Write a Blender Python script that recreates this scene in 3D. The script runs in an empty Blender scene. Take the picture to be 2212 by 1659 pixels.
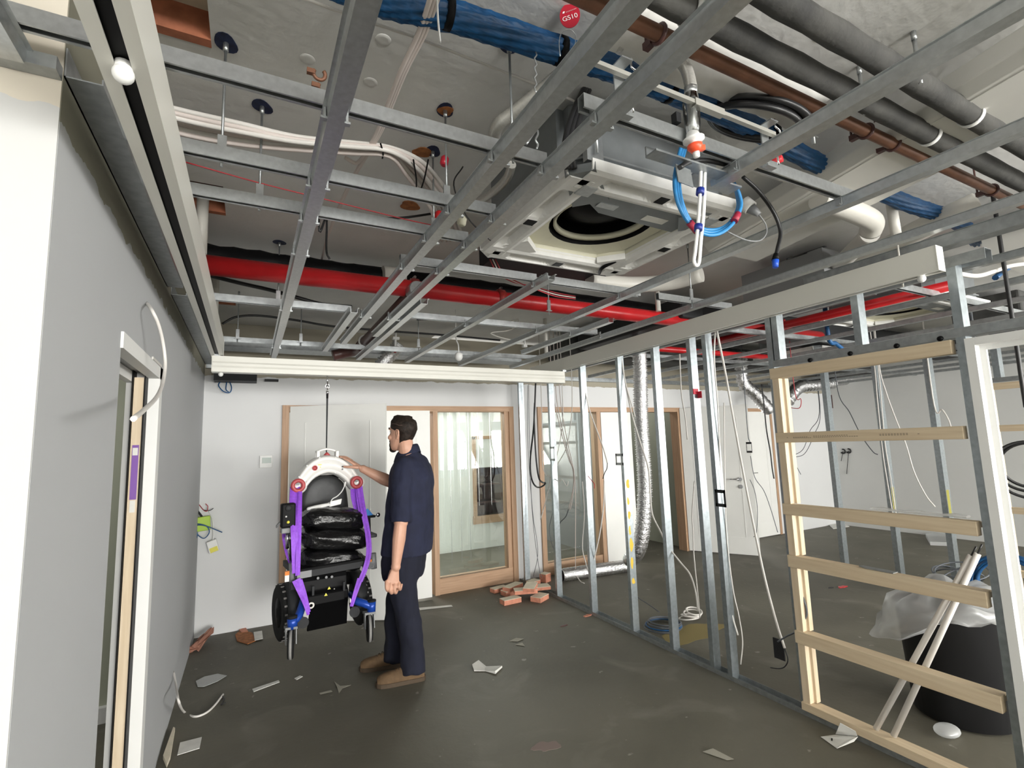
import bpy, math, random
from mathutils import Vector as V, Matrix, noise, Quaternion
random.seed(7)
D = bpy.data; COL = bpy.context.scene.collection; SC = bpy.context.scene
# ---------------------------------------------------------------- camera, sky, daylight, exposure
FPX = 1077.8
YAW, PIT, ROL = math.radians(27.84), math.radians(6.90), math.radians(-1.92)
FW = V((math.sin(YAW)*math.cos(PIT), math.cos(YAW)*math.cos(PIT), math.sin(PIT)))
_r = V((math.cos(YAW), -math.sin(YAW), 0)); _u = _r.cross(FW)
RT = _r*math.cos(ROL)+_u*math.sin(ROL); UP = RT.cross(FW)
EYE = V((0, 0, 1.6))
cd = D.cameras.new('camera'); cam = D.objects.new('camera', cd); COL.objects.link(cam)
cam.matrix_world = Matrix(((RT.x, UP.x, -FW.x, EYE.x), (RT.y, UP.y, -FW.y, EYE.y), (RT.z, UP.z, -FW.z, EYE.z), (0, 0, 0, 1)))
cd.sensor_width = 36; cd.lens = FPX/2212*36; cd.clip_start = 0.02
SC.camera = cam
SC.view_settings.view_transform = 'Standard'; SC.view_settings.look = 'None'
SC.view_settings.gamma = 1; SC.view_settings.exposure = 0.0
w = D.worlds.new('sky'); SC.world = w; w.use_nodes = True
w.node_tree.nodes['Background'].inputs[0].default_value = (0.86, 0.93, 1, 1)
w.node_tree.nodes['Background'].inputs[1].default_value = 1.2
def area_lamp(name, loc, rot, sx, sy, power, col=(1.0, 0.985, 0.95)):
    l = D.lights.new(name, 'AREA'); l.shape = 'RECTANGLE'; l.size = sx; l.size_y = sy; l.energy = power; l.color = col
    o = D.objects.new(name, l); COL.objects.link(o); o.location = loc; o.rotation_euler = rot; return o
# daylight coming in through the windows of the wall behind the camera and the right-hand room
D90 = math.radians(90); TILT = math.radians(24)   # daylight lamps aimed up so the slab gets more than the floor
for _x, _y, _p in ((-0.7, -9.3, 230), (2.0, -9.3, 760), (5.3, -4.35, 330), (8.0, -4.35, 500)): area_lamp('window_daylight', (_x, _y, 1.5), (D90+TILT*(0.6 if _y < -5 else 2.0), 0, 0), 2.3, 1.8, _p)
area_lamp('side_room_fill', (-2.45, 6.4, 1.5), (D90, 0, -D90), 1.5, 1.6, 18)  # unseen fill lamp added to brighten the room behind the glazing
area_lamp('side_room_fill', (2.4, 7.2, 2.5), (-math.radians(62), 0, 0), 2.4, 0.5, 80)  # hidden lamp above the glass head, added to lighten the far floor
area_lamp('left_room_fill', (-1.5, 3.1, 2.55), (0, 0, 0), 0.8, 0.8, 14)  # downward lamp added to light the room past the left doorway
area_lamp('corridor_fill', (5.2, 6.2, 2.6), (0, 0, 0), 0.5, 0.5, 5)  # faint lamp added to lift the dark room behind the open door
area_lamp('side_room_fill', (7.6, 7.2, 1.6), (-D90, 0, 0), 2.0, 1.5, 40)  # fill lamp before a blank wall behind the right-hand door
# ---------------------------------------------------------------- points on planes of the room
def ray(x, y): return FW + RT*((x-1106)/FPX) - UP*((y-829.5)/FPX)
def pz(x, y, z): v = ray(x, y); return EYE+v*((z-EYE.z)/v.z)
def py(x, y, Y): v = ray(x, y); return EYE+v*(Y/v.y)
def px(x, y, X): v = ray(x, y); return EYE+v*(X/v.x)
# ---------------------------------------------------------------- materials
def mat(name, col, rough=0.6, metal=0.0, var=0.0, scale=8.0, bump=0.0, bscale=60.0, col2=None, spec=0.5, coat=0.0, trans=0.0):
    m = D.materials.new(name); m.use_nodes = True; nt = m.node_tree; b = nt.nodes['Principled BSDF']
    b.inputs['Base Color'].default_value = (*col, 1); b.inputs['Roughness'].default_value = rough
    b.inputs['Metallic'].default_value = metal; b.inputs['Specular IOR Level'].default_value = spec
    if coat: b.inputs['Coat Weight'].default_value = coat
    if trans: b.inputs['Transmission Weight'].default_value = trans
    tc = nt.nodes.new('ShaderNodeTexCoord')
    if var or col2:
        n = nt.nodes.new('ShaderNodeTexNoise'); n.inputs['Scale'].default_value = scale; n.inputs['Detail'].default_value = 5
        r = nt.nodes.new('ShaderNodeValToRGB'); r.color_ramp.elements[0].position = 0.32; r.color_ramp.elements[1].position = 0.68
        c2 = col2 or tuple(min(1, c*(1+var)) for c in col); c1 = col if col2 else tuple(c*(1-var) for c in col)
        r.color_ramp.elements[0].color = (*c1, 1); r.color_ramp.elements[1].color = (*c2, 1)
        nt.links.new(tc.outputs['Object'], n.inputs['Vector']); nt.links.new(n.outputs['Fac'], r.inputs['Fac'])
        nt.links.new(r.outputs['Color'], b.inputs['Base Color'])
    if bump:
        n2 = nt.nodes.new('ShaderNodeTexNoise'); n2.inputs['Scale'].default_value = bscale; n2.inputs['Detail'].default_value = 4
        bp = nt.nodes.new('ShaderNodeBump'); bp.inputs['Strength'].default_value = bump; bp.inputs['Distance'].default_value = 0.01
        nt.links.new(tc.outputs['Object'], n2.inputs['Vector']); nt.links.new(n2.outputs['Fac'], bp.inputs['Height'])
        nt.links.new(bp.outputs['Normal'], b.inputs['Normal'])
    return m
def wood(name, c1, c2, axis='X', rough=0.55):
    m = D.materials.new(name); m.use_nodes = True; nt = m.node_tree; b = nt.nodes['Principled BSDF']; b.inputs['Roughness'].default_value = rough
    tc = nt.nodes.new('ShaderNodeTexCoord'); mp = nt.nodes.new('ShaderNodeMapping')
    mp.inputs['Scale'].default_value = {'X': (1.5, 30, 30), 'Y': (30, 1.5, 30), 'Z': (30, 30, 1.5)}[axis]
    n = nt.nodes.new('ShaderNodeTexNoise'); n.inputs['Scale'].default_value = 2; n.inputs['Detail'].default_value = 6; n.inputs['Distortion'].default_value = 0.4
    r = nt.nodes.new('ShaderNodeValToRGB'); r.color_ramp.elements[0].position = 0.3; r.color_ramp.elements[1].position = 0.7
    r.color_ramp.elements[0].color = (*c1, 1); r.color_ramp.elements[1].color = (*c2, 1)
    nt.links.new(tc.outputs['Object'], mp.inputs['Vector']); nt.links.new(mp.outputs['Vector'], n.inputs['Vector'])
    nt.links.new(n.outputs['Fac'], r.inputs['Fac']); nt.links.new(r.outputs['Color'], b.inputs['Base Color']); return m
def painted_wall(name, paint, bare, z0, z1=9, wob=0.05):
    """painted plasterboard with a ragged, still unpainted strip between heights z0 and z1"""
    m = D.materials.new(name); m.use_nodes = True; nt = m.node_tree; b = nt.nodes['Principled BSDF']; b.inputs['Roughness'].default_value = 0.75
    N = nt.nodes.new; L = nt.links.new
    g = N('ShaderNodeNewGeometry'); s = N('ShaderNodeSeparateXYZ'); L(g.outputs['Position'], s.inputs[0])
    n = N('ShaderNodeTexNoise'); n.inputs['Scale'].default_value = 9; n.inputs['Detail'].default_value = 6; L(g.outputs['Position'], n.inputs['Vector'])
    a = N('ShaderNodeMath'); a.operation = 'MULTIPLY_ADD'; a.inputs[1].default_value = wob; L(n.outputs['Fac'], a.inputs[0]); L(s.outputs['Z'], a.inputs[2])
    c = N('ShaderNodeMath'); c.operation = 'GREATER_THAN'; c.inputs[1].default_value = z0+wob/2; L(a.outputs[0], c.inputs[0])
    n2 = N('ShaderNodeTexNoise'); n2.inputs['Scale'].default_value = 1.3; n2.inputs['Detail'].default_value = 4; L(g.outputs['Position'], n2.inputs['Vector'])
    r2 = N('ShaderNodeValToRGB'); r2.color_ramp.elements[0].color = (*[v*0.93 for v in paint], 1); r2.color_ramp.elements[1].color = (*paint, 1)
    L(n2.outputs['Fac'], r2.inputs['Fac'])
    mx = N('ShaderNodeMix'); mx.data_type = 'RGBA'; L(c.outputs[0], mx.inputs['Factor']); L(r2.outputs['Color'], mx.inputs['A']); mx.inputs['B'].default_value = (*bare, 1)
    L(mx.outputs['Result'], b.inputs['Base Color']); return m
def glassmat(name, col=(0.92, 0.97, 0.95), alpha=0.12, rough=0.02):
    m = D.materials.new(name); m.use_nodes = True; nt = m.node_tree; nt.nodes.remove(nt.nodes['Principled BSDF'])
    t = nt.nodes.new('ShaderNodeBsdfTransparent'); t.inputs[0].default_value = (*col, 1)
    g = nt.nodes.new('ShaderNodeBsdfGlossy'); g.inputs['Roughness'].default_value = rough
    fr = nt.nodes.new('ShaderNodeFresnel'); fr.inputs[0].default_value = 1.5
    a = nt.nodes.new('ShaderNodeMath'); a.operation = 'MULTIPLY_ADD'; a.inputs[1].default_value = 1.0; a.inputs[2].default_value = alpha
    mx = nt.nodes.new('ShaderNodeMixShader'); o = nt.nodes['Material Output']
    nt.links.new(fr.outputs[0], a.inputs[0]); nt.links.new(a.outputs[0], mx.inputs[0])
    nt.links.new(t.outputs[0], mx.inputs[1]); nt.links.new(g.outputs[0], mx.inputs[2]); nt.links.new(mx.outputs[0], o.inputs[0]); return m
def wrapmat(name, col=(0.85, 0.86, 0.86), k=0.5):
    m = D.materials.new(name); m.use_nodes = True; nt = m.node_tree; nt.nodes.remove(nt.nodes['Principled BSDF']); N = nt.nodes.new
    t = N('ShaderNodeBsdfTransparent'); t.inputs[0].default_value = (0.95, 0.96, 0.96, 1); d = N('ShaderNodeBsdfTranslucent'); d.inputs[0].default_value = (*col, 1); e = N('ShaderNodeBsdfDiffuse'); e.inputs[0].default_value = (*col, 1)
    g = N('ShaderNodeBsdfGlossy'); g.inputs['Roughness'].default_value = 0.3; a = N('ShaderNodeMixShader'); a.inputs[0].default_value = 0.35; b = N('ShaderNodeMixShader'); b.inputs[0].default_value = 0.18; c = N('ShaderNodeMixShader'); c.inputs[0].default_value = k
    L = nt.links.new; L(e.outputs[0], a.inputs[1]); L(d.outputs[0], a.inputs[2]); L(a.outputs[0], b.inputs[1]); L(g.outputs[0], b.inputs[2]); L(t.outputs[0], c.inputs[1]); L(b.outputs[0], c.inputs[2]); L(c.outputs[0], nt.nodes['Material Output'].inputs[0]); return m
def floor_mat():
    m = D.materials.new('concrete_floor'); m.use_nodes = True; nt = m.node_tree; b = nt.nodes['Principled BSDF']; b.inputs['Roughness'].default_value = 0.62
    N = nt.nodes.new; L = nt.links.new; g = N('ShaderNodeNewGeometry')
    def ns(scale, det, lo, hi, c0, c1, dist=0):
        n = N('ShaderNodeTexNoise'); n.inputs['Scale'].default_value = scale; n.inputs['Detail'].default_value = det; n.inputs['Distortion'].default_value = dist
        r = N('ShaderNodeValToRGB'); r.color_ramp.elements[0].position = lo; r.color_ramp.elements[1].position = hi
        r.color_ramp.elements[0].color = c0; r.color_ramp.elements[1].color = c1
        L(g.outputs['Position'], n.inputs['Vector']); L(n.outputs['Fac'], r.inputs['Fac']); return r
    a = ns(1.1, 6, 0.3, 0.72, (0.094, 0.088, 0.065, 1), (0.150, 0.140, 0.107, 1), 0.4)
    dust = ns(2.3, 7, 0.56, 0.75, (0, 0, 0, 1), (1, 1, 1, 1), 1.0)
    mx = N('ShaderNodeMix'); mx.data_type = 'RGBA'; mx.inputs['B'].default_value = (0.22, 0.207, 0.172, 1)
    mm = N('ShaderNodeMath'); mm.operation = 'MULTIPLY'; mm.inputs[1].default_value = 0.55; L(dust.outputs['Color'], mm.inputs[0]); L(mm.outputs[0], mx.inputs['Factor']); L(a.outputs['Color'], mx.inputs['A'])
    sp = ns(11, 3, 0.70, 0.74, (0, 0, 0, 1), (1, 1, 1, 1))
    mx2 = N('ShaderNodeMix'); mx2.data_type = 'RGBA'; mx2.inputs['B'].default_value = (0.26, 0.25, 0.215, 1); L(sp.outputs['Color'], mx2.inputs['Factor']); L(mx.outputs['Result'], mx2.inputs['A'])
    L(mx2.outputs['Result'], b.inputs['Base Color'])
    n2 = N('ShaderNodeTexNoise'); n2.inputs['Scale'].default_value = 30; L(g.outputs['Position'], n2.inputs['Vector'])
    bp = N('ShaderNodeBump'); bp.inputs['Strength'].default_value = 0.15; bp.inputs['Distance'].default_value = 0.01; L(n2.outputs['Fac'], bp.inputs['Height']); L(bp.outputs['Normal'], b.inputs['Normal'])
    return m
M = {}
M['galv'] = mat('galvanised_steel', (0.50, 0.52, 0.525), 0.32, 0.8, 0.09, 60)
M['galv2'] = mat('dull_galvanised_steel', (0.37, 0.39, 0.395), 0.42, 0.78, 0.14, 30)
M['stud'] = mat('stud_steel', (0.40, 0.445, 0.47), 0.33, 0.8, 0.12, 40)
M['felt'] = mat('matt_black_flap', (0.003, 0.003, 0.0032), 0.9, spec=0.03)
M['white'] = mat('white_paint', (0.80, 0.80, 0.78), 0.5)
M['cream'] = mat('cream_powder_coat', (0.70, 0.69, 0.63), 0.35)
M['black'] = mat('black_plastic', (0.005, 0.005, 0.0055), 0.5, spec=0.12)
M['rubber'] = mat('black_rubber', (0.012, 0.012, 0.012), 0.75, spec=0.25)
M['dgrey'] = mat('dark_grey', (0.028, 0.029, 0.031), 0.55, spec=0.2)
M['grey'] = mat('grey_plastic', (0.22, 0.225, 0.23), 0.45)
M['chrome'] = mat('chrome', (0.75, 0.75, 0.76), 0.15, 1.0)
M['red'] = mat('red_pipe_paint', (0.52, 0.016, 0.02), 0.3, 0, 0.12, 6)
M['brown'] = mat('brown_pipe', (0.085, 0.035, 0.03), 0.4, 0, 0.15, 8)
M['copper'] = mat('copper_pipe', (0.19, 0.085, 0.048), 0.5, 0.25, 0.2, 12)
M['foam'] = mat('black_foam_lagging', (0.055, 0.055, 0.053), 0.85, 0, 0.3, 9, 0.3, 40)
M['lag'] = mat('dusty_black_lagging', (0.028, 0.028, 0.027), 0.85, 0, 0, 5, 0.3, 40, (0.075, 0.073, 0.066))
M['bluecable'] = mat('blue_cable', (0.010, 0.082, 0.22), 0.45, 0, 0.25, 30)
M['bluecable2'] = mat('bright_blue_cable', (0.03, 0.22, 0.50), 0.4, 0, 0.15, 30)
M['wcable'] = mat('white_cable', (0.74, 0.71, 0.67), 0.45)
M['pcable'] = mat('pinkish_white_cable', (0.70, 0.62, 0.58), 0.45)
M['bcable'] = mat('black_cable', (0.014, 0.014, 0.015), 0.4)
M['gcable'] = mat('dark_grey_cable', (0.10, 0.11, 0.125), 0.5)
M['rcable'] = mat('red_cable', (0.42, 0.03, 0.04), 0.45)
M['pvc'] = mat('pvc_pipe', (0.62, 0.60, 0.55), 0.4)
M['foil'] = mat('aluminium_foil_duct', (0.78, 0.78, 0.79), 0.22, 0.95, 0.1, 50, 0.9, 70)
M['braid'] = mat('braided_steel_hose', (0.58, 0.57, 0.53), 0.3, 0.45, 0.08, 160)
M['timber'] = wood('pine_timber', (0.60, 0.47, 0.31), (0.70, 0.58, 0.41), 'Y')
M['timberz'] = wood('pine_timber_upright', (0.62, 0.49, 0.33), (0.74, 0.62, 0.46), 'Z')
M['frame'] = wood('meranti_door_frame', (0.40, 0.245, 0.145), (0.53, 0.345, 0.22), 'Z')
M['framex'] = wood('meranti_door_frame_head', (0.40, 0.245, 0.145), (0.53, 0.345, 0.22), 'X')
M['door'] = mat('white_door_paint', (0.84, 0.84, 0.81), 0.4, 0, 0.02, 3)
M['glass'] = glassmat('window_glass', (0.93, 0.97, 0.95), 0.03)
M['purple'] = mat('purple_webbing', (0.30, 0.085, 0.68), 0.6, 0, 0.1, 60)
M['ringred'] = mat('dusky_red_plastic', (0.42, 0.06, 0.065), 0.45)
M['lift'] = mat('white_abs_shell', (0.82, 0.81, 0.78), 0.3)
M['bag'] = mat('shiny_black_bin_liner', (0.006, 0.006, 0.0065), 0.24, 0, 0, 8, 0.9, 22, None, 0.5)
M['seat'] = mat('black_vinyl_upholstery', (0.045, 0.046, 0.048), 0.5, 0, 0.1, 20, 0.1, 200)
M['cblue'] = mat('blue_wheelchair_frame', (0.012, 0.06, 0.36), 0.3, 0.2)
M['orange'] = mat('orange_reflector', (0.85, 0.25, 0.02), 0.3)
M['yellow'] = mat('yellow_sticker', (0.75, 0.68, 0.08), 0.5)
M['skin'] = mat('skin', (0.60, 0.335, 0.235), 0.5, 0, 0.06, 9)
M['hair'] = mat('dark_brown_hair', (0.020, 0.0135, 0.010), 0.62, 0, 0.5, 45, 0.25, 120, spec=0.25)
M['shirt'] = mat('navy_work_shirt', (0.0115, 0.0145, 0.038), 0.88, 0, 0.18, 12, 0.25, 14)
M['trousers'] = mat('navy_work_trousers', (0.0065, 0.008, 0.020), 0.9, 0, 0.15, 12, 0.2, 12)
M['boot'] = mat('tan_suede_boot', (0.12, 0.072, 0.035), 0.85, 0, 0.2, 25, 0.2, 60)
M['sole'] = mat('brown_boot_sole', (0.07, 0.047, 0.028), 0.8)
M['paper'] = mat('paper', (0.72, 0.71, 0.67), 0.8, 0, 0.08, 12)
M['pink'] = mat('pink_foam_board', (0.62, 0.26, 0.17), 0.8, 0, 0.15, 25)
M['card'] = mat('cream_card_facing', (0.74, 0.67, 0.53), 0.8, 0, 0.08, 12)
M['film'] = glassmat('pale_reflection_film', (0.86, 0.88, 0.88), 0.22, 0.25)
M['lime'] = mat('lime_plastic', (0.42, 0.62, 0.06), 0.5)
M['terracotta'] = mat('terracotta_former', (0.42, 0.15, 0.08), 0.8, 0, 0.2, 20)
M['rust'] = mat('orange_brown_primer', (0.33, 0.12, 0.035), 0.8, 0, 0.35, 30)
M['bluepaint'] = mat('dark_blue_marking_paint', (0.012, 0.02, 0.06), 0.7, 0, 0.5, 30)
M['wtag'] = mat('white_lettering', (0.85, 0.82, 0.80), 0.5)
M['tagred'] = mat('red_tag', (0.42, 0.012, 0.03), 0.35)
M['screen'] = mat('grey_green_lcd', (0.16, 0.22, 0.18), 0.3)
M['fluoro'] = mat('red_orange_cap', (0.85, 0.09, 0.03), 0.4)
M['duct'] = mat('white_duct_board', (0.70, 0.69, 0.65), 0.55, 0, 0.04, 3)
M['eps'] = mat('white_polystyrene', (0.76, 0.755, 0.73), 0.6, 0, 0.04, 30)
M['acgrey'] = mat('grey_sheet_metal', (0.22, 0.235, 0.24), 0.4, 0.5, 0.1, 10)
M['ivory'] = mat('yellowed_insulation', (0.68, 0.66, 0.52), 0.7)
M['film2'] = wrapmat('crumpled_plastic_wrap')
M['greenwall'] = mat('pale_green_wall', (0.44, 0.46, 0.36), 0.7)
M['dark'] = mat('dark_interior', (0.05, 0.05, 0.05), 0.8)
M['concrete'] = floor_mat()
# ---------------------------------------------------------------- mesh building
class MB:
    def __init__(s): s.v = []; s.f = []; s.sm = []
    def add(s, vs, fs, smooth=False):
        n = len(s.v); s.v += [V(p) for p in vs]; s.f += [tuple(i+n for i in f) for f in fs]; s.sm += [smooth]*len(fs); return s
    def box(s, x0, x1, y0, y1, z0, z1):
        return s.add([(x0, y0, z0), (x1, y0, z0), (x1, y1, z0), (x0, y1, z0), (x0, y0, z1), (x1, y0, z1), (x1, y1, z1), (x0, y1, z1)],
                     [(3, 2, 1, 0), (4, 5, 6, 7), (0, 1, 5, 4), (1, 2, 6, 5), (2, 3, 7, 6), (3, 0, 4, 7)])
    def prism(s, poly, o, ex, ey, d, smooth=False):
        """polygon in the (ex, ey) frame at o, pushed along d"""
        n = len(poly); o = V(o); ex = V(ex); ey = V(ey); d = V(d)
        a = [o+ex*p[0]+ey*p[1] for p in poly]; b = [p+d for p in a]
        fs = [tuple(range(n))[::-1], tuple(range(n, 2*n))]
        s.add(a+b, fs); k = len(s.v)-2*n
        for i in range(n): s.f.append((k+i, k+(i+1) % n, k+n+(i+1) % n, k+n+i)); s.sm.append(smooth)
        return s
    def ob(s, c, ax, ay, az):
        """oriented box: centre and three half vectors"""
        c = V(c); ax = V(ax); ay = V(ay); az = V(az)
        p = [c+ax*i+ay*j+az*k for k in (-1, 1) for i, j in ((-1, -1), (1, -1), (1, 1), (-1, 1))]
        return s.add(p, [(3, 2, 1, 0), (4, 5, 6, 7), (0, 1, 5, 4), (1, 2, 6, 5), (2, 3, 7, 6), (3, 0, 4, 7)])
    def bar(s, p, q, w, h, up=(0, 0, 1)):
        p = V(p); q = V(q); d = (q-p); L = d.length; d.normalize(); sd = d.cross(V(up)).normalized(); u = sd.cross(d)
        return s.ob((p+q)/2, d*L/2, sd*w/2, u*h/2)
    def loft(s, rings, caps=True, smooth=True, closed=False):
        n = len(rings[0]); k = len(s.v); vs = [p for r in rings for p in r]; fs = []
        m = len(rings)
        for i in range(m if closed else m-1):
            a = i*n; b = ((i+1) % m)*n
            for j in range(n): fs.append((a+j, a+(j+1) % n, b+(j+1) % n, b+j))
        s.add(vs, fs, smooth)
        if caps and not closed: s.add([], []); s.f += [tuple(k+j for j in range(n))[::-1], tuple(k+(m-1)*n+j for j in range(n))]; s.sm += [False]*2
        return s
    def tube(s, pts, r, n=8, caps=True, closed=False, flat=1.0):
        pts = [V(p) for p in pts]; m = len(pts); rr = r if isinstance(r, (list, tuple)) else [r]*m; rings = []
        def tan(i):
            a = pts[(i-1) % m] if (closed or i > 0) else pts[i]; b = pts[(i+1) % m] if (closed or i < m-1) else pts[i]
            return (b-a).normalized()
        t = tan(0); u = t.orthogonal().normalized()
        for i in range(m):
            t2 = tan(i); u = (u-t2*u.dot(t2))
            if u.length < 1e-6: u = t2.orthogonal()
            u.normalize(); w2 = t2.cross(u)
            rings.append([pts[i]+(u*math.cos(2*math.pi*j/n)+w2*math.sin(2*math.pi*j/n)*flat)*rr[i] for j in range(n)])
        return s.loft(rings, caps, True, closed)
    def cyl(s, p, q, r, n=20, r2=None): return s.tube([p, q], [r, r if r2 is None else r2], n)
    def lathe(s, prof, c, axis=(0, 0, 1), n=24, ring=False):
        c = V(c); a = V(axis).normalized(); u = a.orthogonal().normalized(); w2 = a.cross(u)
        rings = [[c+a*z+(u*math.cos(2*math.pi*j/n)+w2*math.sin(2*math.pi*j/n))*max(r, 1e-4) for j in range(n)] for r, z in prof]
        return s.loft(rings, not ring, True, ring)
    def ball(s, c, r, sc=(1, 1, 1), n=16, m=10):
        c = V(c); rings = []
        for i in range(m+1):
            a = math.pi*i/m; rings.append([c+V((r*sc[0]*math.sin(a)*math.cos(2*math.pi*j/n), r*sc[1]*math.sin(a)*math.sin(2*math.pi*j/n), -r*sc[2]*math.cos(a))) for j in range(n)])
        return s.loft(rings, False, True)
    def torus(s, c, axis, R, r, n=28, m=10, a0=0, a1=2*math.pi):
        c = V(c); a = V(axis).normalized(); u = a.orthogonal().normalized(); w2 = a.cross(u)
        full = abs(a1-a0-2*math.pi) < 1e-6; k = n if full else n+1
        return s.tube([c+(u*math.cos(a0+(a1-a0)*i/n)+w2*math.sin(a0+(a1-a0)*i/n))*R for i in range(k)], r, m, True, full)
    def build(s, name, m, parent=None, bevel=0.0, recalc=True):
        me = D.meshes.new(name); c = V((0, 0, 0))
        if s.v:
            lo = V([min(p[i] for p in s.v) for i in range(3)]); hi = V([max(p[i] for p in s.v) for i in range(3)]); c = V(((lo.x+hi.x)/2, (lo.y+hi.y)/2, lo.z))
        me.from_pydata([p-c for p in s.v], [], s.f); me.polygons.foreach_set('use_smooth', s.sm)
        if recalc:
            import bmesh
            bm = bmesh.new(); bm.from_mesh(me); bmesh.ops.recalc_face_normals(bm, faces=bm.faces); bm.to_mesh(me); bm.free()
        me.update(); o = D.objects.new(name, me); COL.objects.link(o)
        if m: me.materials.append(M[m] if isinstance(m, str) else m)
        off = V((0, 0, 0)); p = parent
        while p: off += p.location; p = p.parent
        o.location = c-off; o.parent = parent
        if bevel:
            b = o.modifiers.new('bevel', 'BEVEL'); b.width = bevel; b.segments = 2; b.limit_method = 'ANGLE'; b.angle_limit = math.radians(40)
        return o
def T(o, label, cat, group=None):
    o['label'] = label; o['category'] = cat
    if group: o['group'] = group
    return o
def L(o, label): o['label'] = label; return o
def thing(name, label, cat, loc, group=None):
    o = D.objects.new(name, None); COL.objects.link(o); o.location = loc; o.empty_display_size = 0.05; return T(o, label, cat, group)
def S(o): o['kind'] = 'structure'; return o
def copy_tree(o, loc, label, parent=None):
    c = o.copy(); COL.objects.link(c)
    if parent: c.parent = parent
    else: c.location = loc; c['label'] = label
    for ch in o.children: copy_tree(ch, None, None, c)
    return c
def spl(pts, n=6, closed=False):
    pts = [V(p) for p in pts]; m = len(pts); out = []
    for i in range(m if closed else m-1):
        p1 = pts[i]; p2 = pts[(i+1) % m]; p0 = pts[(i-1) % m] if (closed or i > 0) else p1*2-p2; p3 = pts[(i+2) % m] if (closed or i+2 < m) else p2*2-p1
        for k in range(n):
            t = k/n; out.append(0.5*((2*p1)+(p2-p0)*t+(2*p0-5*p1+4*p2-p3)*t*t+(3*p1-p0-3*p2+p3)*t**3))
    if not closed: out.append(pts[-1])
    return out
def cable(name, pts, r, m, label, cat='cable', group=None, n=7, sub=6, parent=None):
    o = MB().tube(spl(pts, sub), r, n).build(name, m, parent)
    if parent is None: T(o, label, cat, group)
    return o
# ================================================================ the setting
XL, YF, XR, ZS, XS = -0.385, 5.42, 9.3, 2.85, 2.87     # left wall, far wall, right wall, slab soffit, stud wall face
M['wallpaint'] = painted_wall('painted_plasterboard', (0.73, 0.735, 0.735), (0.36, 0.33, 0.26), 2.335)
M['leftpaint'] = painted_wall('painted_plasterboard_left', (0.46, 0.47, 0.478), (0.25, 0.24, 0.185), 2.33, 9, 0.09)  # left wall's shade put into a darker paint than the far wall
M['nibpaint'] = painted_wall('painted_plasterboard_nib', (0.56, 0.56, 0.55), (0.62, 0.57, 0.48), 2.36)
M['plainpaint'] = mat('plain_painted_plasterboard', (0.66, 0.665, 0.65), 0.75, 0, 0.03, 1.5)
M['slab'] = mat('concrete_soffit', (0.72, 0.715, 0.69), 0.85, 0, 0.07, 2.2, 0.25, 25)
S(MB().box(-4, 10, -10, 9.5, -0.1, 0).build('floor', 'concrete'))
# slab soffit with rectangular cast-in recesses
def grid_slab(x0, x1, y0, y1, z0, z1, holes):
    xs = sorted({x0, x1, *[h[0] for h in holes], *[h[1] for h in holes]}); ys = sorted({y0, y1, *[h[2] for h in holes], *[h[3] for h in holes]}); b = MB()
    for i in range(len(xs)-1):
        for j in range(len(ys)-1):
            cx = (xs[i]+xs[i+1])/2; cy = (ys[j]+ys[j+1])/2
            if not any(h[0] < cx < h[1] and h[2] < cy < h[3] for h in holes): b.box(xs[i], xs[i+1], ys[j], ys[j+1], z0, z1)
    return b
HOLES = [(-0.315, -0.135, 1.40, 1.66), (-0.317, -0.14, 2.58, 2.90), (-0.33, -0.13, 4.55, 4.72)]
S(grid_slab(-4, 1.83, -10, 9.5, ZS, ZS+0.25, HOLES).build('ceiling', 'slab', recalc=False))
S(MB().box(1.83, 10, -10, 9.5, ZS+0.03, ZS+0.25).build('ceiling', 'slab'))
for i, h in enumerate(HOLES):
    b = MB().box(h[0], h[1], h[2], h[3], ZS+0.09, ZS+0.12)
    S(b.build('trim_%d' % (20+i), 'card' if i == 0 else 'brown'))
    t = MB().box(h[0], h[1], h[3]-0.035, h[3]-0.002, ZS-0.004, ZS+0.09); S(t.build('trim_%d' % (30+i), 'terracotta'))
# left wall with the doorway cut out
DY0, DY1, DZ = 2.04, 2.86, 1.985
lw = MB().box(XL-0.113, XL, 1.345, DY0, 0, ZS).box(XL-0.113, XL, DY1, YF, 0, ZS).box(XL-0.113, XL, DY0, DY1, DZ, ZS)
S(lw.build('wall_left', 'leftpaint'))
S(MB().box(-2.6, XL-0.0005, 1.34, 1.46, 0, ZS).build('wall_front', 'nibpaint'))
S(MB().box(-2.72, -2.6, -10, 9.5, 0, ZS).build('wall_outer', 'white'))
# room seen through the left doorway
S(MB().box(-2.2, XL-0.12, 4.1, 4.2, 0, 2.6).build('wall_beyond', 'greenwall'))
S(MB().box(-2.2, XL-0.12, 4.06, 4.1, 0, 0.09).build('baseboard_beyond', 'white'))
# far wall with openings: door 1 and glazing, door 2, door 3
OP = [(0.345, 2.80, 0, 2.0), (3.25, 5.60, 0, 2.0), (6.45, 7.70, 0, 2.0)]
def wall_x(x0, x1, y0, y1, z1, ops):
    b = MB(); x = x0
    for (a, c, z0, zt) in ops:
        b.box(x, a, y0, y1, 0, z1); b.box(a, c, y0, y1, zt, z1)
        if z0: b.box(a, c, y0, y1, 0, z0)
        x = c
    b.box(x, x1, y0, y1, 0, z1); return b
S(wall_x(XL-0.12, XR+0.12, YF, YF+0.12, ZS, OP).build('wall_far', 'wallpaint'))
S(MB().box(XR, XR+0.12, -4.7, YF, 0, ZS).build('wall_right', 'plainpaint'))
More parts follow.
